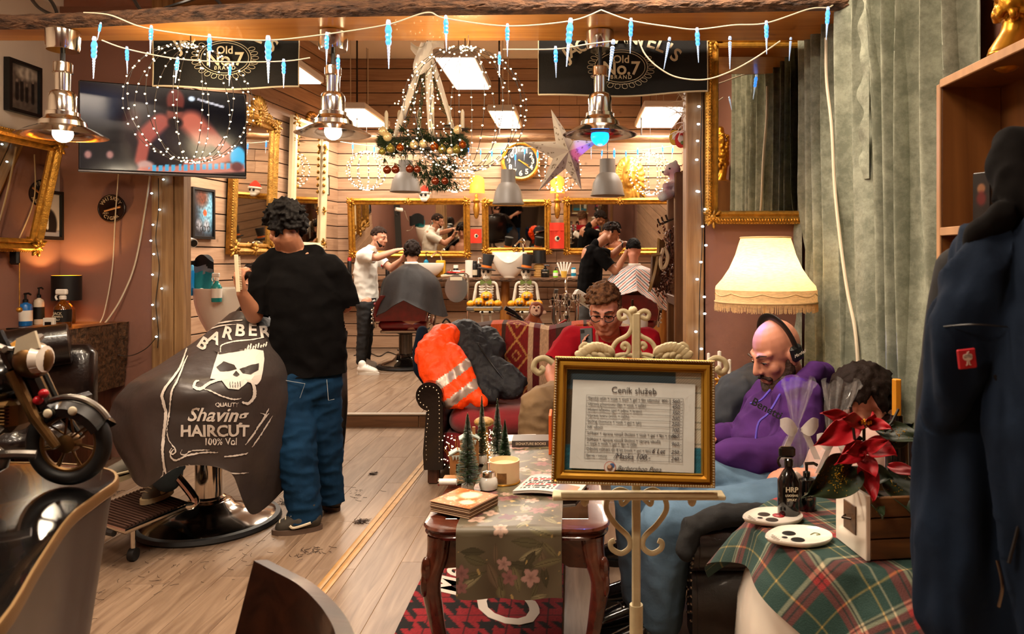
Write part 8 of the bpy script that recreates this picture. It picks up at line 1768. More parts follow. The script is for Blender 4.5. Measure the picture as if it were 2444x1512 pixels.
cm = thing('comb','cream barber comb held upright in the standing barber hand','comb',Q(568,690,3.72)); MB().rbox((0,0,0),(.02,.007,.19),.002,Matrix.Translation(Q(566,652,3.72)) @ Matrix.Rotation(-.06,4,'Y')).build('spine',mat('cream_comb','#d8cba8',.4),cm)
for k in range(20): MB().box((.014,0,-.08+k*.0085),(.012,.004,.004),Matrix.Translation(Q(566,652,3.72)) @ Matrix.Rotation(-.06,4,'Y')).build('tooth',mat('cream_comb'),cm)
# ---------- 2. client under the printed cape
t = person('client seated under the grey skull printed cape, face hidden by the barber arm',HC); fw = fdir
HD = Head(P(614,690,4.16),(-.55,-.8,-.1)); b = Blob(); HD.shape(b,P(612,745,4.12)); b.chain([HC+V(0,0,.62),P(608,830,4.1),P(612,770,4.12)],[.14,.14,.1],fs_,1.35)
for s_ in (-1,1):
 sh = P(610,790,4.1)+fs_*(.18*s_); arm(b,sh,HC+fs_*(.27*s_)+V(0,0,.78),HC+fs_*(.2*s_)+fdir*.22+V(0,0,.74)); hand(b,HC+fs_*(.2*s_)+fdir*.22+V(0,0,.74),fdir-fs_*.3*s_,V(0,0,-1),.6)
kn1,kn2 = HC+fdir*.34+V(.07,.06,.55),HC+fdir*.40+V(.16,.02,.55); an1,an2 = PZ(352,1112,.30),PZ(398,1150,.29)
leg(b,HC+fs_*.1+V(0,0,.58),kn2,an2); leg(b,HC-fs_*.1+V(-.05,.05,.58),kn1,an1); b.build('body',m_skin,t,voxel=.008,smooth=2); HD.face(t,m_hdk)
HD.hair(t,m_hdk,lambda d: d.z > .3 or (d.y < -.2 and d.z > -.4),220,.03,.012,(0,-.2,.3),.4,5).build('hair',m_hdk,t,voxel=.007,smooth=1)
jn = Blob();
for hp,kn,an in ((HC+fs_*.1+V(0,0,.58),kn2,an2),(HC-fs_*.1+V(-.05,.05,.58),kn1,an1)): jn.chain([hp,kn,an+V(0,0,.02)],[.105,.085,.066])
jn.build('jeans',m_denim2,t,voxel=.011,smooth=3,disp=folds(.01,9,9,12,2))
m_boot = mat('grey_boot','#6f6658',.7,n=(14,.3)); m_bsole = mat('cream_sole','#c4b088',.6)
shoe(t,PZ(335,1118,.24)+V(.04,.02,0),PZ(215,1168,.22),m_boot,m_bsole,1.1,.11,m_bsole); shoe(t,PZ(412,1172,.215),PZ(338,1205,.21),m_boot,m_bsole,1.0,.11,m_bsole)
# the cape
cg = [[(548,748,4.12),(565,742,4.02),(590,746,3.98),(620,748,3.99),(650,755,4.06),(672,760,4.16)],[(480,805,4.12),(520,798,3.93),(570,798,3.85),(620,800,3.87),(668,808,3.97),(704,822,4.12)],[(395,862,3.88),(440,862,3.62),(520,868,3.58),(600,870,3.64),(670,878,3.80),(722,892,4.02)],[(298,925,3.62),(380,915,3.40),(470,926,3.39),(570,935,3.49),(650,944,3.70),(718,964,3.92)],[(262,1000,3.62),(340,1030,3.38),(450,1036,3.38),(560,1040,3.48),(640,1062,3.68),(708,1084,3.88)],[(302,1108,3.60),(345,1162,3.40),(438,1110,3.37),(556,1130,3.48),(604,1226,3.66),(692,1152,3.86)]]
cgv = [[P(*q) for q in row] for row in cg]
def capef(u,v):
 p = cat([cat(row,u) for row in cgv],v); w_ = min(1,v*2); return p+V(0,-.022*noise.noise(V(u*7,v*4,2))*w_-.028*abs(noise.noise(V(u*3+v*3,v*5-u*2,9)))*w_,0)
cp = thing('barber_cape','grey barber cape printed with a moustached skull and white lettering','cape',HC+V(0,-.3,.4)); m_cape = mat('grey_nylon','#3d3532',.36,n=(4,.2),bump=(5,.5,.02)); m_cpr = mat('cape_print','#c9bfb4',.5)
MB().sheet(capef,60,56,.003).build('cloth',m_cape,cp,smooth=60)
def capeb(u,v): p = capef(u,v); c_ = HC+V(0,.1,0); return V(p.x+(c_.x-p.x)*.0+.16*u,p.y+.22+.34*math.sin(PI*u)*min(1,v*1.5)+.12*v,p.z+.02*(1-v))
MB().sheet(capeb,24,20,.003).build('back_cloth',m_cape,cp,smooth=60)
MB().tube([P(612,748,4.1)+V(.075*math.cos(a),.07*math.sin(a),.01*math.sin(a)) for a in [i*2*PI/24 for i in range(24)]],.016,8,closed=True).build('neckband',m_cape,cp)
NS = 70; SMP = []
for j in range(NS+1):
 for i in range(NS+1): p = capef(i/NS,j/NS); SMP.append((VX+F*p.x/p.y,VY-F*(p.z-H)/p.y,i/NS,j/NS))
BK = {}
for q in SMP: BK.setdefault((int(q[0]//16),int(q[1]//16)),[]).append(q)
def on_cape(px,py):
 bx,by = int(px//16),int(py//16); c = [q for a in (-1,0,1) for b_ in (-1,0,1) for q in BK.get((bx+a,by+b_),[])] or SMP
 c = sorted(c,key=lambda q: (q[0]-px)**2+(q[1]-py)**2)[:4]; ws = [1/((q[0]-px)**2+(q[1]-py)**2+.5) for q in c]; s_ = sum(ws); u = sum(q[2]*w_ for q,w_ in zip(c,ws))/s_; v = sum(q[3]*w_ for q,w_ in zip(c,ws))/s_
 p = capef(u,v); q = (capef(min(u+.02,1),v)-capef(max(u-.02,0),v)).cross(capef(u,min(v+.02,1))-capef(u,max(v-.02,0))).normalized(); q = q if q.y < 0 else -q; return p+(q+V(0,-.4,0))*.0055
def cprint(mb,vs,fs,fn): mb.add([on_cape(*fn(x,y)) for x,y,*_ in vs],fs)
def cline(pts,wd,name='printed_line',m=None):
 pts = [cat([V(*q,0) for q in pts],i/(10*len(pts))) for i in range(10*len(pts)+1)]; mb = MB(); vs = []; n = len(pts)
 for i,p in enumerate(pts):
  d = pts[min(i+1,n-1)]-pts[max(i-1,0)]; d = d.normalized() if d.length else V(1,0,0); k = wd*math.sin(PI*min(max(i/(n-1),.04),.96))**.4/2; vs += [(p.x-d.y*k,p.y+d.x*k),(p.x+d.y*k,p.y-d.x*k)]
 cprint(mb,vs,[(2*i,2*i+1,2*i+3,2*i+2) for i in range(n-1)],lambda x,y: (x,y)); return mb.build(name,m or m_cpr,cp,smooth=0)
def cfill(pts,name,m,sub=1):
 mb = MB(); c = (sum(p[0] for p in pts)/len(pts),sum(p[1] for p in pts)/len(pts)); n = len(pts); ring = [pts,[((p[0]*2+c[0])/3,(p[1]*2+c[1])/3) for p in pts],[((p[0]+c[0]*2)/3,(p[1]+c[1]*2)/3) for p in pts]]; vs = sum(ring,[])+[c]; fs = []
 for k in range(2): fs += [(k*n+i,k*n+(i+1) % n,(k+1)*n+(i+1) % n,(k+1)*n+i) for i in range(n)]
 fs += [(2*n+i,2*n+(i+1) % n,3*n) for i in range(n)]; cprint(mb,[(x,y) for x,y in vs],fs,lambda x,y: (x,y)); o = mb.build(name,m,cp,smooth=0); return o
def smooth_poly(pts,n=4): P_ = [V(*q,0) for q in pts]; k = len(P_); return [tuple((P_[i]*(2-3*f_*f_*(1-2*f_/3)*0-2)+P_[i]+ (P_[(i+1) % k]-P_[i])*f_)[:2]) for i in range(k) for f_ in [j/n for j in range(n)]]
def ctext(s_,size,x,y,shear=0,bold=.02,rot=0,sx=1):
 vs,fs = text_geo(s_,size,shear=shear,bold=bold); mb = MB(); c_,s2 = math.cos(rot),math.sin(rot); cprint(mb,vs,fs,lambda a,b_: (x+(a*sx*c_+b_*s2),y-(-a*sx*s2+b_*c_))); o = mb.build('lettering',m_cpr,cp,smooth=0); o['kind'] = 'stuff'
for ch,x_,y_,r_ in zip('BARBERSHOP',(486,514,545,574,603,631,655,676,697,716),(822,808,797,791,790,794,804,820,838,858),(.6,.45,.28,.12,0,-.15,-.35,-.55,-.7,-.8)): ctext(ch,40,x_,y_,bold=.03,rot=r_)
cfill(smooth_poly([(502,905),(512,870),(522,842),(560,838),(604,834),(628,838),(630,862),(622,905),(612,918),(590,912),(568,930),(545,928),(528,908)]),'printed_skull',m_cpr)
cfill(smooth_poly([(512,838),(530,822),(580,816),(630,812),(630,838),(600,836),(555,842),(524,848)]),'printed_hair',m_cape)
off = [(V(0,-.0015,.0005))]
def cdark(pts,nm):
 o = cfill(smooth_poly(pts),nm,mat('cape_dark_print','#2c2523',.4)); o.location = (0,-.003,.001); return o
cdark([(518,878),(535,864),(560,872),(566,882),(545,888),(526,888)],'printed_eye'); cdark([(572,882),(600,872),(618,868),(616,884),(598,894),(580,892)],'printed_eye'); cdark([(556,896),(564,886),(572,895),(566,900)],'printed_nose')
for pts,wd in (([(545,905),(520,908),(500,915),(480,928),(464,924),(468,912),(476,910)],7),([(585,905),(600,912),(606,930),(604,948),(590,962),(576,958)],8),([(480,928),(500,932),(530,945),(556,952),(575,950)],3),([(528,846),(530,826),(560,816),(600,812),(630,806)],3),([(448,832),(430,880),(394,930),(390,950),(398,985),(392,1040),(390,1080),(395,1120),(410,1142)],7),([(450,850),(440,870),(424,910),(412,935),(405,990),(400,1020)],4),([(400,1015),(404,1048),(420,1072),(414,1082),(406,1076),(412,1068)],3),([(415,1070),(408,1085),(420,1096),(450,1085),(490,1078),(520,1078)],4),([(535,1088),(560,1086),(590,1080)],4),([(436,1072),(432,1080),(442,1084),(460,1074),(500,1072)],3),([(510,775),(545,768),(580,765)],3),([(490,790),(530,778),(565,775)],3),([(640,985),(620,1010),(600,1040),(585,1060)],4),([(650,990),(625,1030),(600,1066)],3),([(620,985),(632,990),(625,1000),(640,975)],3),([(450,1106),(480,1118),(560,1128),(592,1126)],3),([(392,1120),(392,1145),(430,1125),(446,1108)],5)):
 cline(pts,wd)
for k in range(9): cline([(585+k*6,838-k*1.2),(588+k*6,828-(k % 3)*3-k*.6)],3.5,'printed_hair_strand')
ctext('QUALITY',13,541,965,bold=.02); ctext('Shaving',46,516,990,shear=.35,bold=.02,rot=.02); ctext('HAIRCUT',38,512,1028,bold=.03); ctext('100% Vol',24,526,1053,bold=.01,sx=.85)
for k in range(5): cline([(548+k*6,912+abs(k-2)*-1),(549+k*6,926)],1.6,'printed_tooth',mat('cape_dark_print'))
# ---------- 3. barber in white polo at the back
Yw = 8.7; Q = lambda a,b,y=Yw: P(a,b,y); t = person('barber in white polo shirt and black trousers cutting hair at the back',PZ(872,886,.112))
HW = Head(Q(905,568),(.93,-.28,-.2),k=.95); b = Blob(); HW.shape(b,Q(888,598)); sd = V(.35,.9,0)
b.chain([Q(876,712),Q(872,660),Q(876,612)],[.1,.1,.1],sd,1.35); arm(b,Q(866,612,Yw-.15),Q(900,614,Yw-.2),Q(944,598,Yw-.1)); hand(b,Q(944,598,Yw-.1),V(1,.1,.25),V(.1,.3,-1),.8); arm(b,Q(892,612,Yw+.15),Q(934,640,Yw+.1),Q(958,620,Yw+.05)); hand(b,Q(958,620,Yw+.05),V(.4,0,.9),V(1,.2,0),.8)
leg(b,Q(872,720,Yw-.08),Q(868,790,Yw-.1),Q(862,868,Yw-.12)); leg(b,Q(880,720,Yw+.08),Q(876,790,Yw+.1),Q(872,862,Yw+.12)); b.build('body',m_skin,t,voxel=.009,smooth=2)
HW.face(t,m_hdk,down=True); HW.hair(t,m_hfade,lambda d: d.z > .42 or (d.y < .2 and d.z > -.15),320,.016,.010,(0,.1,.0),.3,7).build('hair',m_hfade,t,voxel=.007,smooth=3)
bd = Blob(); HW.ell(bd,(0,.045,-.082),(.042,.045,.035));
for e in (-1,1): HW.cap(bd,(e*.05,.012,-.045),.022,(e*.025,.055,-.085),.026)
bd.build('beard',m_hdk,t,voxel=.008,smooth=2)
m_wpolo = mat('white_polo','#d9d4ca',.8,bump=(12,.3,.01)); cl = Blob().chain([Q(877,730),Q(874,690),Q(872,650),Q(877,612)],[.115,.115,.115,.105],sd,1.38).cap(Q(866,610,Yw-.14),.075,Q(884,612,Yw-.18),.07).cap(Q(884,612,Yw-.18),.07,Q(900,616,Yw-.2),.066).cap(Q(892,612,Yw+.15),.07,Q(914,628,Yw+.12),.066).cap(Q(914,628,Yw+.12),.066,Q(925,636,Yw+.1),.06).cap(Q(884,598),.065,Q(890,592),.06)
cl.build('polo_shirt',m_wpolo,t,voxel=.01,smooth=4,disp=folds(.014,8,8,9,3),cuts=((Q(877,718),V(0,0,-1),None),(Q(893,614,Yw-.19),V(1,-.1,-.05),(Q(903,616,Yw-.2),.1)),(Q(919,632,Yw+.11),V(.8,-.1,-.6),(Q(927,638,Yw+.1),.09)),(HW(0,0,-.105),HW.R @ V(0,.1,1),(HW(0,0,-.05),.13))))
MB().ell(Q(911,634,Yw-.04),(.01,.012,.016),8,6).build('chest_emblem',mat('red_cap'),t)
jn = Blob().chain([Q(875,700),Q(875,725)],[.115,.12],sd,1.3).chain([Q(872,730,Yw-.08),Q(868,790,Yw-.1),Q(862,860,Yw-.12)],[.1,.072,.058]).chain([Q(880,730,Yw+.08),Q(876,790,Yw+.1),Q(872,855,Yw+.12)],[.1,.072,.058]); jn.build('trousers',mat('black_jeans','#131112',.8,bump=(60,.3,.006)),t,voxel=.01,smooth=3,disp=folds(.01,9,9,14,5),cuts=((Q(875,710),V(0,0,1),None),))
m_wsh = mat('white_sneaker','#ded8ce',.55); shoe(t,PZ(848,884,.112)+V(0,.1,0),PZ(896,878,.112)+V(0,.1,0),m_wsh,m_wsh,1.15,.1); shoe(t,PZ(852,892,.112),PZ(905,894,.112),m_wsh,m_wsh,1.15,.1)
sc_ = thing('scissors','small barber scissors held over the client hair at the back','scissors',Q(962,590,Yw-.05))
for s_ in (-1,1): MB().tube([Q(952,596+s_*1.5,Yw-.07),Q(966,592-s_,Yw-.03)],.004,6).build('blade',m_chrome,sc_); MB().tube([Q(949,598,Yw-.07)+V(.012*math.cos(a),0,s_*.012+.010*math.sin(a)) for a in [i*PI/5 for i in range(10)]],.003,5,closed=True).build('finger_loop',m_black,sc_)
# ---------- 4. client in the plain grey cape
def back_client(cx,top,Yc,label,hairm,skin,pred,capelabel,hempts,capemat,stripes=None,wk=1.0,hair_n=160,hl=.035):
 t = person(label,V(P(cx,0,Yc).x,Yc,.6)); HH = Head(P(cx,top+25,Yc),(.05,.95,-.25),k=.98); b = Blob(); HH.shape(b,P(cx,top+62,Yc)); b.chain([P(cx,top+190,Yc+.02),P(cx,top+130,Yc),P(cx,top+80,Yc)],[.12,.13,.1],V(1,0,0),1.4)
 for s_ in (-1,1): arm(b,P(cx+s_*38,top+85,Yc),P(cx+s_*52,top+140,Yc+.02),P(cx+s_*36,top+150,Yc+.3)); leg(b,P(cx+s_*18,top+195,Yc+.1),P(cx+s_*18,top+190,Yc+.5),P(cx+s_*18,top+250,Yc+.6))
 b.build('body',skin,t,voxel=.01,smooth=2); HH.face(t,hairm); HH.hair(t,hairm,pred,hair_n,hl,.013,(0,-.2,.2),.45,cx).build('hair',hairm,t,voxel=.008,smooth=1)
 return t,HH
back_client(984,578,8.66,'client seen from behind in the plain grey cape at the back',m_hdk,m_skin,lambda d: d.z > .2 or (d.y < .1 and d.z > -.8),'',None,None,hair_n=320)
def bell(name,label,cx,yneck,Yc,ctrl,m,colf=None):
 """ctrl: rows of (half-width px, y left, y mid, y right) from neck to hem"""
 t = thing(name,label,'cape',V(P(cx,0,Yc).x,Yc,.9)); u_ = Yc/F
 def fn(u,v):
  a = PI*(-.18+1.36*u); c = cat([V(*q[:3]) for q in ctrl],v); e = cat([V(q[3],0,0) for q in ctrl],v).x; x = -math.cos(a); dpt = math.sin(a)
  py = c.z*(1-abs(x))+(c.y if x < 0 else e)*abs(x); rp = 1+.05*math.sin(a*9+v*2)*v
  return V(P(cx,0,Yc).x+x*c.x*u_*rp,Yc-dpt*(.14+.27*v)*min(1,v*3+.35)*rp,H-(py-VY)*u_)
 if colf: csheet('cloth',t,fn,colf,260,70,.006,.6)
 else: MB().sheet(fn,44,24,.006).build('cloth',m,t,smooth=60)
 MB().tube([V(P(cx,0,Yc).x+.062*math.cos(a),Yc+.062*math.sin(a),H-(yneck-VY)*u_) for a in [i*2*PI/20 for i in range(20)]],.02,8,closed=True).build('neck_strip',mat('white_paper'),t)
bell('barber_cape','plain dark grey cape on the client at the red chair',982,628,8.62,[(13,628,628,628),(46,650,640,650),(66,672,665,675),(74,720,690,720),(82,758,712,756)],mat('plain_nylon','#231f1f',.6,spec=.25,n=(4,.25),bump=(6,.4,.02)))
# ---------- 5. barber in black at the back right
Yk = 8.75; Q = lambda a,b,y=Yk: P(a,b,y); t = person('barber in black t-shirt bending over the striped cape client at the back',PZ(1415,886,.112)); HK = Head(Q(1457,557),(.78,.25,-.55),k=.95); b = Blob(); HK.shape(b,Q(1425,585)); sd = V(.5,.85,0)
b.chain([Q(1405,720),Q(1408,660),Q(1412,605)],[.11,.11,.11],sd,1.35); arm(b,Q(1430,612,Yk-.12),Q(1470,648,Yk-.15),Q(1494,604,Yk)); hand(b,Q(1494,604,Yk),V(.3,.1,1),V(.9,.2,0),.9); arm(b,Q(1428,600,Yk+.15),Q(1462,608,Yk+.2),Q(1492,580,Yk+.15)); hand(b,Q(1492,580,Yk+.15),V(.9,0,-.2),V(0,0,-1),.7)
leg(b,Q(1395,725,Yk-.05),Q(1395,800,Yk-.05),Q(1392,870,Yk-.05)); leg(b,Q(1418,725,Yk+.1),Q(1420,800,Yk+.1),Q(1420,866,Yk+.1)); b.build('body',m_skin2,t,voxel=.009,smooth=2); HK.face(t,m_hdk)
HK.hair(t,m_hbrn,lambda d: d.z > .3 or (d.y < .1 and d.z > -.4),300,.028,.011,(0,.1,.2),.4,9).build('hair',m_hdk,t,voxel=.008,smooth=1)
Blob().chain([Q(1405,735),Q(1406,690),Q(1410,645),Q(1416,605)],[.125,.13,.125,.115],sd,1.38).cap(Q(1430,606,Yk-.1),.078,Q(1450,630,Yk-.13),.07).cap(Q(1450,630,Yk-.13),.07,Q(1462,642,Yk-.15),.066).cap(Q(1426,600,Yk+.15),.07,Q(1445,605,Yk+.17),.066).cap(Q(1418,590),.065,Q(1424,582),.06).build('tshirt',m_tee,t,voxel=.01,smooth=4,disp=folds(.012,8,8,9,6),cuts=((Q(1405,722),V(0,0,-1),None),(Q(1456,637,Yk-.14),V(.7,-.1,-.7),(Q(1465,645,Yk-.15),.1))))
Blob().chain([Q(1405,715),Q(1405,735)],[.12,.125],sd,1.3).chain([Q(1396,740,Yk-.05),Q(1395,800,Yk-.05),Q(1392,872,Yk-.05)],[.1,.085,.07]).chain([Q(1418,740,Yk+.1),Q(1420,800,Yk+.1),Q(1420,868,Yk+.1)],[.1,.085,.07]).build('trousers',mat('grey_trousers','#3a3837',.8),t,voxel=.012,smooth=3,disp=folds(.01,9,9,12,1)); shoe(t,PZ(1384,886,.112),PZ(1410,892,.112),m_black,m_black,1.1); shoe(t,PZ(1412,880,.112),PZ(1440,882,.112),m_black,m_black,1.1)
MB().tube([Q(1486,584,Yk+.15)+V(.02*math.cos(a)*.3,.03*math.cos(a),.03*math.sin(a)) for a in [i*2*PI/14 for i in range(14)]],.008,6,closed=True).build('wristwatch',m_black,t)
# ---------- 6. client in the striped cape
back_client(1512,572,8.75,'client seen from behind in the striped cape at the back right',m_hblk,m_skin3,lambda d: d.z > .3 or (d.z > -.3 and d.y < .1),'',None,None,hair_n=300,hl=.016)
def strp(u,v):
 k = ((u*1.0+v*.5*(1 if u < .5 else -1))*12) % 1; c = (.82,.79,.76)
 if k < .2: c = hx('#a8463c')
 elif .5 < k < .72: c = hx('#35455f')
 return c
bell('barber_cape','white cape with red and blue stripes on the right back client',1514,632,8.72,[(13,632,632,632),(48,648,642,648),(66,676,664,680),(76,706,682,722),(80,712,690,745)],None,strp)
# ---------- 7. seated man in red
Yr = 4.72; Q = lambda a,b,y=Yr: P(a,b,y); t = person('man in red t-shirt with glasses looking at his phone on the middle sofa',V(Q(1440,0).x,4.9,.45))
HR = Head(Q(1446,742,4.66),(-.22,-.9,-.36),k=1.2); b = Blob(); HR.shape(b,Q(1455,805,4.78),full=1.18); HR.ell(b,(0,.02,-.085),(.06,.055,.04)); HR.ell(b,(0,0,-.11),(.065,.06,.04)); sd = V(1,.05,0)
b.chain([V(Q(1450,0).x,4.95,.5),Q(1452,900,4.88),Q(1455,830,4.84)],[.17,.17,.13],sd,1.35)
arm(b,Q(1368,812,4.82),Q(1318,885,4.72),Q(1325,925,4.55),1.15); hand(b,Q(1325,925,4.55),V(.1,-.6,-.5),V(0,.3,-1),.5,1.1)
arm(b,Q(1540,815,4.84),Q(1530,900,4.62),Q(1428,852,4.45),1.15); hand(b,Q(1428,850,4.45),V(-.65,-.1,.55),V(.15,-.6,.4),.8,1.1)
kn,an = (Q(1285,968,4.35),Q(1545,960,4.3)),(V(-.26,4.28,.1),V(.42,4.26,.1))
for hp,k_,a_ in zip((V(.05,4.9,.52),V(.36,4.9,.52)),kn,an): leg(b,hp,k_,a_,1.15)
b.build('body',m_skin3,t,voxel=.007,smooth=2); HR.face(t,m_hbrn,down=True)
HR.hair(t,m_hbrn,lambda d: d.z > .42 or (d.y < .15 and d.z > -.05) or (d.y < -.4 and d.z > -.4),460,.045,.010,(1.2,.6,.2),.16,13).build('hair',mat('hair_tousled','#7d5738',.7,spec=.2,col2='#3a2415',n=(50,.6),bump=(120,.6,.004)),t,voxel=.0065,smooth=1)
gl = MB()
for e in (-1,1): gl.tube([HR(e*.034+.027*math.cos(a),.112-.012*abs(math.cos(a)),.006+.019*math.sin(a)*(1 if abs(math.sin(a)) < .8 else .95)) for a in [i*2*PI/24 for i in range(24)]],.0028,6,closed=True); gl.tube([HR(e*.062,.10,.012),HR(e*.078,.05,.012),HR(e*.083,-.01,.006)],.0026,5)
gl.tube([HR(-.008,.114,.01),HR(0,.117,.013),HR(.008,.114,.01)],.0026,5); gl.build('glasses',m_black,t)
m_redt = mat('red_tshirt','#a81624',.9,spec=.15,n=(5,.2),bump=(12,.35,.012)); Blob().chain([V(Q(1450,0).x,4.94,.46),Q(1452,900,4.87),Q(1454,850,4.85),Q(1456,822,4.85)],[.19,.195,.175,.125],sd,1.38).cap(Q(1380,812,4.82),.095,Q(1535,815,4.85),.095).cap(Q(1370,812,4.82),.1,Q(1333,858,4.76),.09).cap(Q(1333,858,4.76),.09,Q(1318,885,4.72),.086).cap(Q(1540,815,4.84),.1,Q(1540,870,4.72),.09).cap(Q(1540,870,4.72),.09,Q(1534,900,4.64),.085).build('tshirt',m_redt,t,voxel=.009,smooth=4,disp=folds(.013,8,8,9,4),cuts=((Q(1327,868,4.745),(Q(1318,885,4.72)-Q(1370,812,4.82)).normalized(),(Q(1316,892,4.7),.13)),(Q(1538,882,4.69),(Q(1530,900,4.62)-Q(1540,815,4.84)).normalized(),(Q(1530,905,4.6),.12))))
MB().tube([Q(1454,800,4.80)+V(.085*math.cos(a),.08*math.sin(a),.02*math.sin(a)) for a in [i*2*PI/24 for i in range(24)]],.008,6,closed=True).build('collar',m_redt,t)
m_khaki = mat('khaki_trousers','#8a6f4e',.85,n=(6,.25),bump=(10,.4,.014)); jn = Blob()
for hp,k_,a_ in zip((V(.05,4.9,.5),V(.36,4.9,.5)),kn,an): jn.chain([hp,Vector(hp).lerp(k_,.6),k_,a_],[.135,.125,.11,.075])
jn.chain([V(0.05,4.95,.48),V(.36,4.95,.48)],[.15,.15]); jn.build('trousers',m_khaki,t,voxel=.01,smooth=3,disp=folds(.012,10,10,12,8));
for a_ in an: shoe(t,V(a_.x,a_.y+.06,.003),V(a_.x-.02,a_.y-.23,.003),m_black,m_black,1.15)
ph = thing('phone','black phone in the hand of the man in red','phone',Q(1400,825,4.38)); Mph = frame(Q(1400,812,4.40),V(.95,-.25,.1),V(-.12,.35,.93)); MB().rbox((0,0,0),(.078,.15,.009),.004,Mph).build('case',m_black,ph); MB().rbox((-.022,.055,.006),(.022,.022,.003),.002,Mph).build('lens_bump',m_blk_gloss,ph)
# ---------- 8. man in the purple hoodie
Yp = 3.12; Q = lambda a,b,y=Yp: P(a,b,y); t = person('bald bearded man in purple hoodie with headphones on the right sofa',V(.86,3.15,.43))
HP = Head(Q(1854,846),(-.83,-.36,-.36),k=1.13); b = Blob(); HP.shape(b,Q(1888,920,3.15)); sd = V(.2,1,0)
b.chain([V(.9,3.15,.5),Q(1860,1050,3.14),Q(1880,955,3.15)],[.15,.15,.12],sd,1.35)
arm(b,Q(1905,965,2.95),Q(1880,1095,2.82),Q(1735,1085,2.80)); hand(b,Q(1735,1085,2.80),V(-1,.1,.05),V(0,.6,-.6),.7); arm(b,Q(1830,960,3.35),Q(1790,1060,3.35),Q(1712,1050,3.1)); hand(b,Q(1712,1050,3.1),V(-.9,-.3,0),V(0,-.4,-.8),.7)
kp = (V(.36,2.98,.55),V(.36,3.32,.55)); ap = (V(.32,3.0,.1),V(.28,3.36,.1))
for hp,k_,a_ in zip((V(.86,3.02,.52),V(.86,3.28,.52)),kp,ap): leg(b,hp,k_,a_)
b.build('body',m_skin3,t,voxel=.0065,smooth=2); HP.face(t,m_hbrn)
bd = Blob(); rn = random.Random(4)
for e in (-1,1): HP.chain = None; HP.cap(bd,(e*.066,.0,-.012),.013,(e*.06,.012,-.055),.024); HP.cap(bd,(e*.06,.012,-.055),.024,(e*.03,.055,-.095),.03); HP.cap(bd,(e*.03,.055,-.095),.03,(0,.072,-.112),.032); HP.cap(bd,(e*.03,.082,-.058),.010,(0,.094,-.046),.008)
HP.ell(bd,(0,.07,-.125),(.03,.03,.035))
bd.build('beard',mat('beard_brown','#3c2114',.7,n=(60,.5),bump=(150,.8,.004)),t,voxel=.006,smooth=2,disp=lambda p: .003*noise.noise(p*120))
m_pur = mat('purple_fleece','#46265f',.95,spec=.1,n=(5,.25),bump=(9,.4,.015))
Blob().chain([V(.88,3.13,.46),Q(1850,1060,3.12),Q(1866,1010,3.13),Q(1892,975,3.15)],[.19,.19,.165,.11],sd,1.3).chain([Q(1905,955,2.96),Q(1900,1030,2.88),Q(1876,1092,2.82),Q(1800,1092,2.80),Q(1740,1085,2.80)],[.1,.092,.085,.075,.06]).chain([Q(1830,955,3.35),Q(1795,1050,3.34),Q(1715,1048,3.12)],[.095,.085,.062]).build('hoodie',m_pur,t,voxel=.008,smooth=4,disp=folds(.014,9,9,9,2))
Blob().chain([Q(1905,925,3.0),Q(1945,885,3.02),Q(1965,890,3.15),Q(1945,885,3.28),Q(1900,915,3.32)],[.04,.04,.045,.04,.04]).chain([Q(1905,925,3.0),Q(1880,955,2.99),Q(1855,965,3.08)],[.04,.036,.03]).chain([Q(1900,915,3.32),Q(1862,950,3.28),Q(1850,965,3.15)],[.04,.036,.03]).chain([Q(1945,925,3.05),Q(1945,925,3.25)],[.05,.05]).build('hood',m_pur,t,voxel=.008,smooth=4,disp=folds(.008,14,14,12,3))
for k,pts in enumerate(([(1838,930,2.94),(1815,955,2.88),(1790,962,2.87)],[(1862,940,2.90),(1835,985,2.84),(1810,1010,2.83),(1802,1065,2.80)])): MB().tube(curve([P(*q) for q in pts],14),.0045,6).build('drawstring',mat('violet_cord','#4a35a8',.6),t)
text('Benetti',S(26,2.86),frame(P(1830,975,2.84),V(.86,-.25,-.45),V(.35,.1,.9)),mat('black_print','#0d0b10',.7),t,bold=.02)
Blob().chain([V(.88,3.15,.48),V(.84,3.15,.5)],[.16,.16],sd,1.3).chain([V(.86,3.0,.5),kp[0],ap[0]],[.12,.095,.07]).chain([V(.86,3.3,.5),kp[1],ap[1]],[.12,.095,.07]).build('trousers',mat('olive_trousers','#2b2e26',.85),t,voxel=.011,smooth=3,disp=folds(.01,9,9,10,2))
shoe(t,V(.37,3.0,.003),V(.09,2.98,.003),m_blk_gloss,m_black,1.15,.1); shoe(t,V(.34,3.38,.003),V(.08,3.40,.003),m_blk_gloss,m_black,1.15,.1)
hp_ = thing('headphones','black over-ear headphones on the bald man head','headphones',HP(0,-.02,.15))
MB().tube([HP(.098*math.cos(a),-.02,.03+.118*math.sin(a)) for a in [PI*i/20 for i in range(21)]],.011,8,flat=(1.5,.5),up=tuple(HP.R @ V(0,1,0))).build('headband',m_black,hp_)
for e in (-1,1): MB().rbox((0,0,0),(.028,.062,.068),.012,Matrix.Translation(HP(e*.097,-.018,.012)) @ HP.R.to_4x4()).build('ear_cup',m_black,hp_)
text('Marshall',.018,Matrix.Translation(HP(.1135*1.0,-.018,.01)) @ HP.R.to_4x4() @ frame(V(0,0,0),V(0,1,0),V(0,0,1)),m_wh,hp_,shear=.3); text('Marshall',.018,Matrix.Translation(HP(-.1135,-.018,.01)) @ HP.R.to_4x4() @ frame(V(0,0,0),V(0,-1,0),V(0,0,1)),m_wh,hp_,shear=.3)
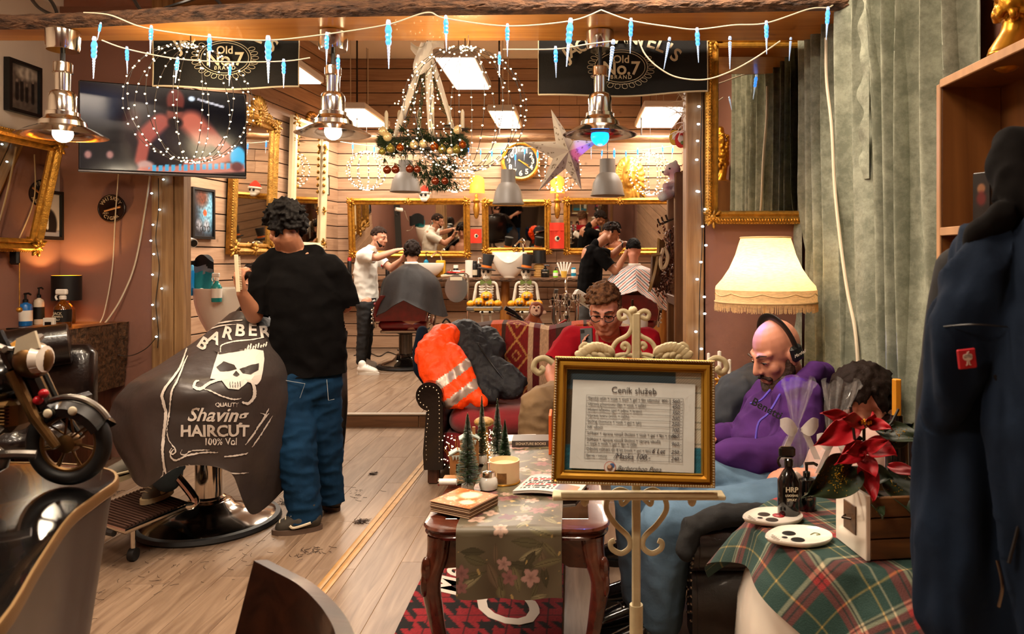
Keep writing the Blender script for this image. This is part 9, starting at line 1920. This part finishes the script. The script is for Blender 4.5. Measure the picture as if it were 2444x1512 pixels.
# ---------- 9. dark-haired person behind the poinsettia
Yd = 2.78; Q = lambda a,b,y=Yd: P(a,b,y); t = person('dark haired person in blue jeans sitting behind the poinsettia',V(1.0,2.75,.43)); HQ = Head(Q(2062,955),(-.82,-.2,-.55),k=1.05); b = Blob(); HQ.shape(b,Q(2110,1040)); sd = V(.1,1,0)
b.chain([V(1.0,2.75,.5),Q(2120,1120,2.76),Q(2115,1060,2.78)],[.14,.14,.1],sd,1.3); arm(b,Q(2100,1075,2.62),Q(2070,1170,2.6),V(.84,2.66,.62)); hand(b,V(.84,2.66,.62),V(-1,.1,0),V(0,.2,-1),.6); arm(b,Q(2090,1075,2.92),Q(2060,1170,2.9),V(.84,2.82,.64)); hand(b,V(.84,2.82,.64),V(-1,-.1,0),V(0,0,-1),.6)
kq = (V(.24,2.76,.545),V(.33,2.60,.46)); aq = (V(.27,2.80,.1),V(.31,2.66,.1))
for hp,k_,a_ in zip((V(.97,2.86,.53),V(.97,2.66,.52)),kq,aq): leg(b,hp,k_,a_)
b.build('body',m_skin3,t,voxel=.0075,smooth=2); HQ.face(t,m_hdk)
HQ.hair(t,m_hdk,lambda d: d.z > .25 or (d.y < .1 and d.z > -.5),520,.045,.010,(0,.5,-1.3),.18,17).build('hair',m_hdk,t,voxel=.0065,smooth=1)
jn = Blob().chain([V(.99,2.76,.5),V(.95,2.76,.52)],[.15,.15],sd,1.2)
for hp,k_,a_ in zip((V(.97,2.86,.53),V(.97,2.66,.52)),kq,aq): jn.chain([hp,Vector(hp).lerp(k_,.55),k_,a_],[.12,.11,.098,.08])
jn.build('jeans',m_denim2,t,voxel=.009,smooth=3,disp=folds(.009,10,10,10,3))
Blob().chain([V(1.0,2.75,.56),Q(2120,1120,2.76),Q(2115,1075,2.78)],[.165,.165,.12],sd,1.3).chain([Q(2100,1075,2.62),Q(2055,1170,2.6)],[.085,.075]).chain([Q(2090,1075,2.92),Q(2045,1170,2.9)],[.085,.075]).build('shirt',mat('pale_shirt','#a3847a',.85),t,voxel=.011,smooth=4,disp=folds(.01,9,9,9,1))
shoe(t,V(.32,2.82,.003),V(.05,2.74,.003),m_blk_gloss,m_black,1.12,.1); shoe(t,V(.36,2.66,.003),V(.09,2.58,.003),m_blk_gloss,m_black,1.12,.1)
bpy.data.scenes.remove(WS)
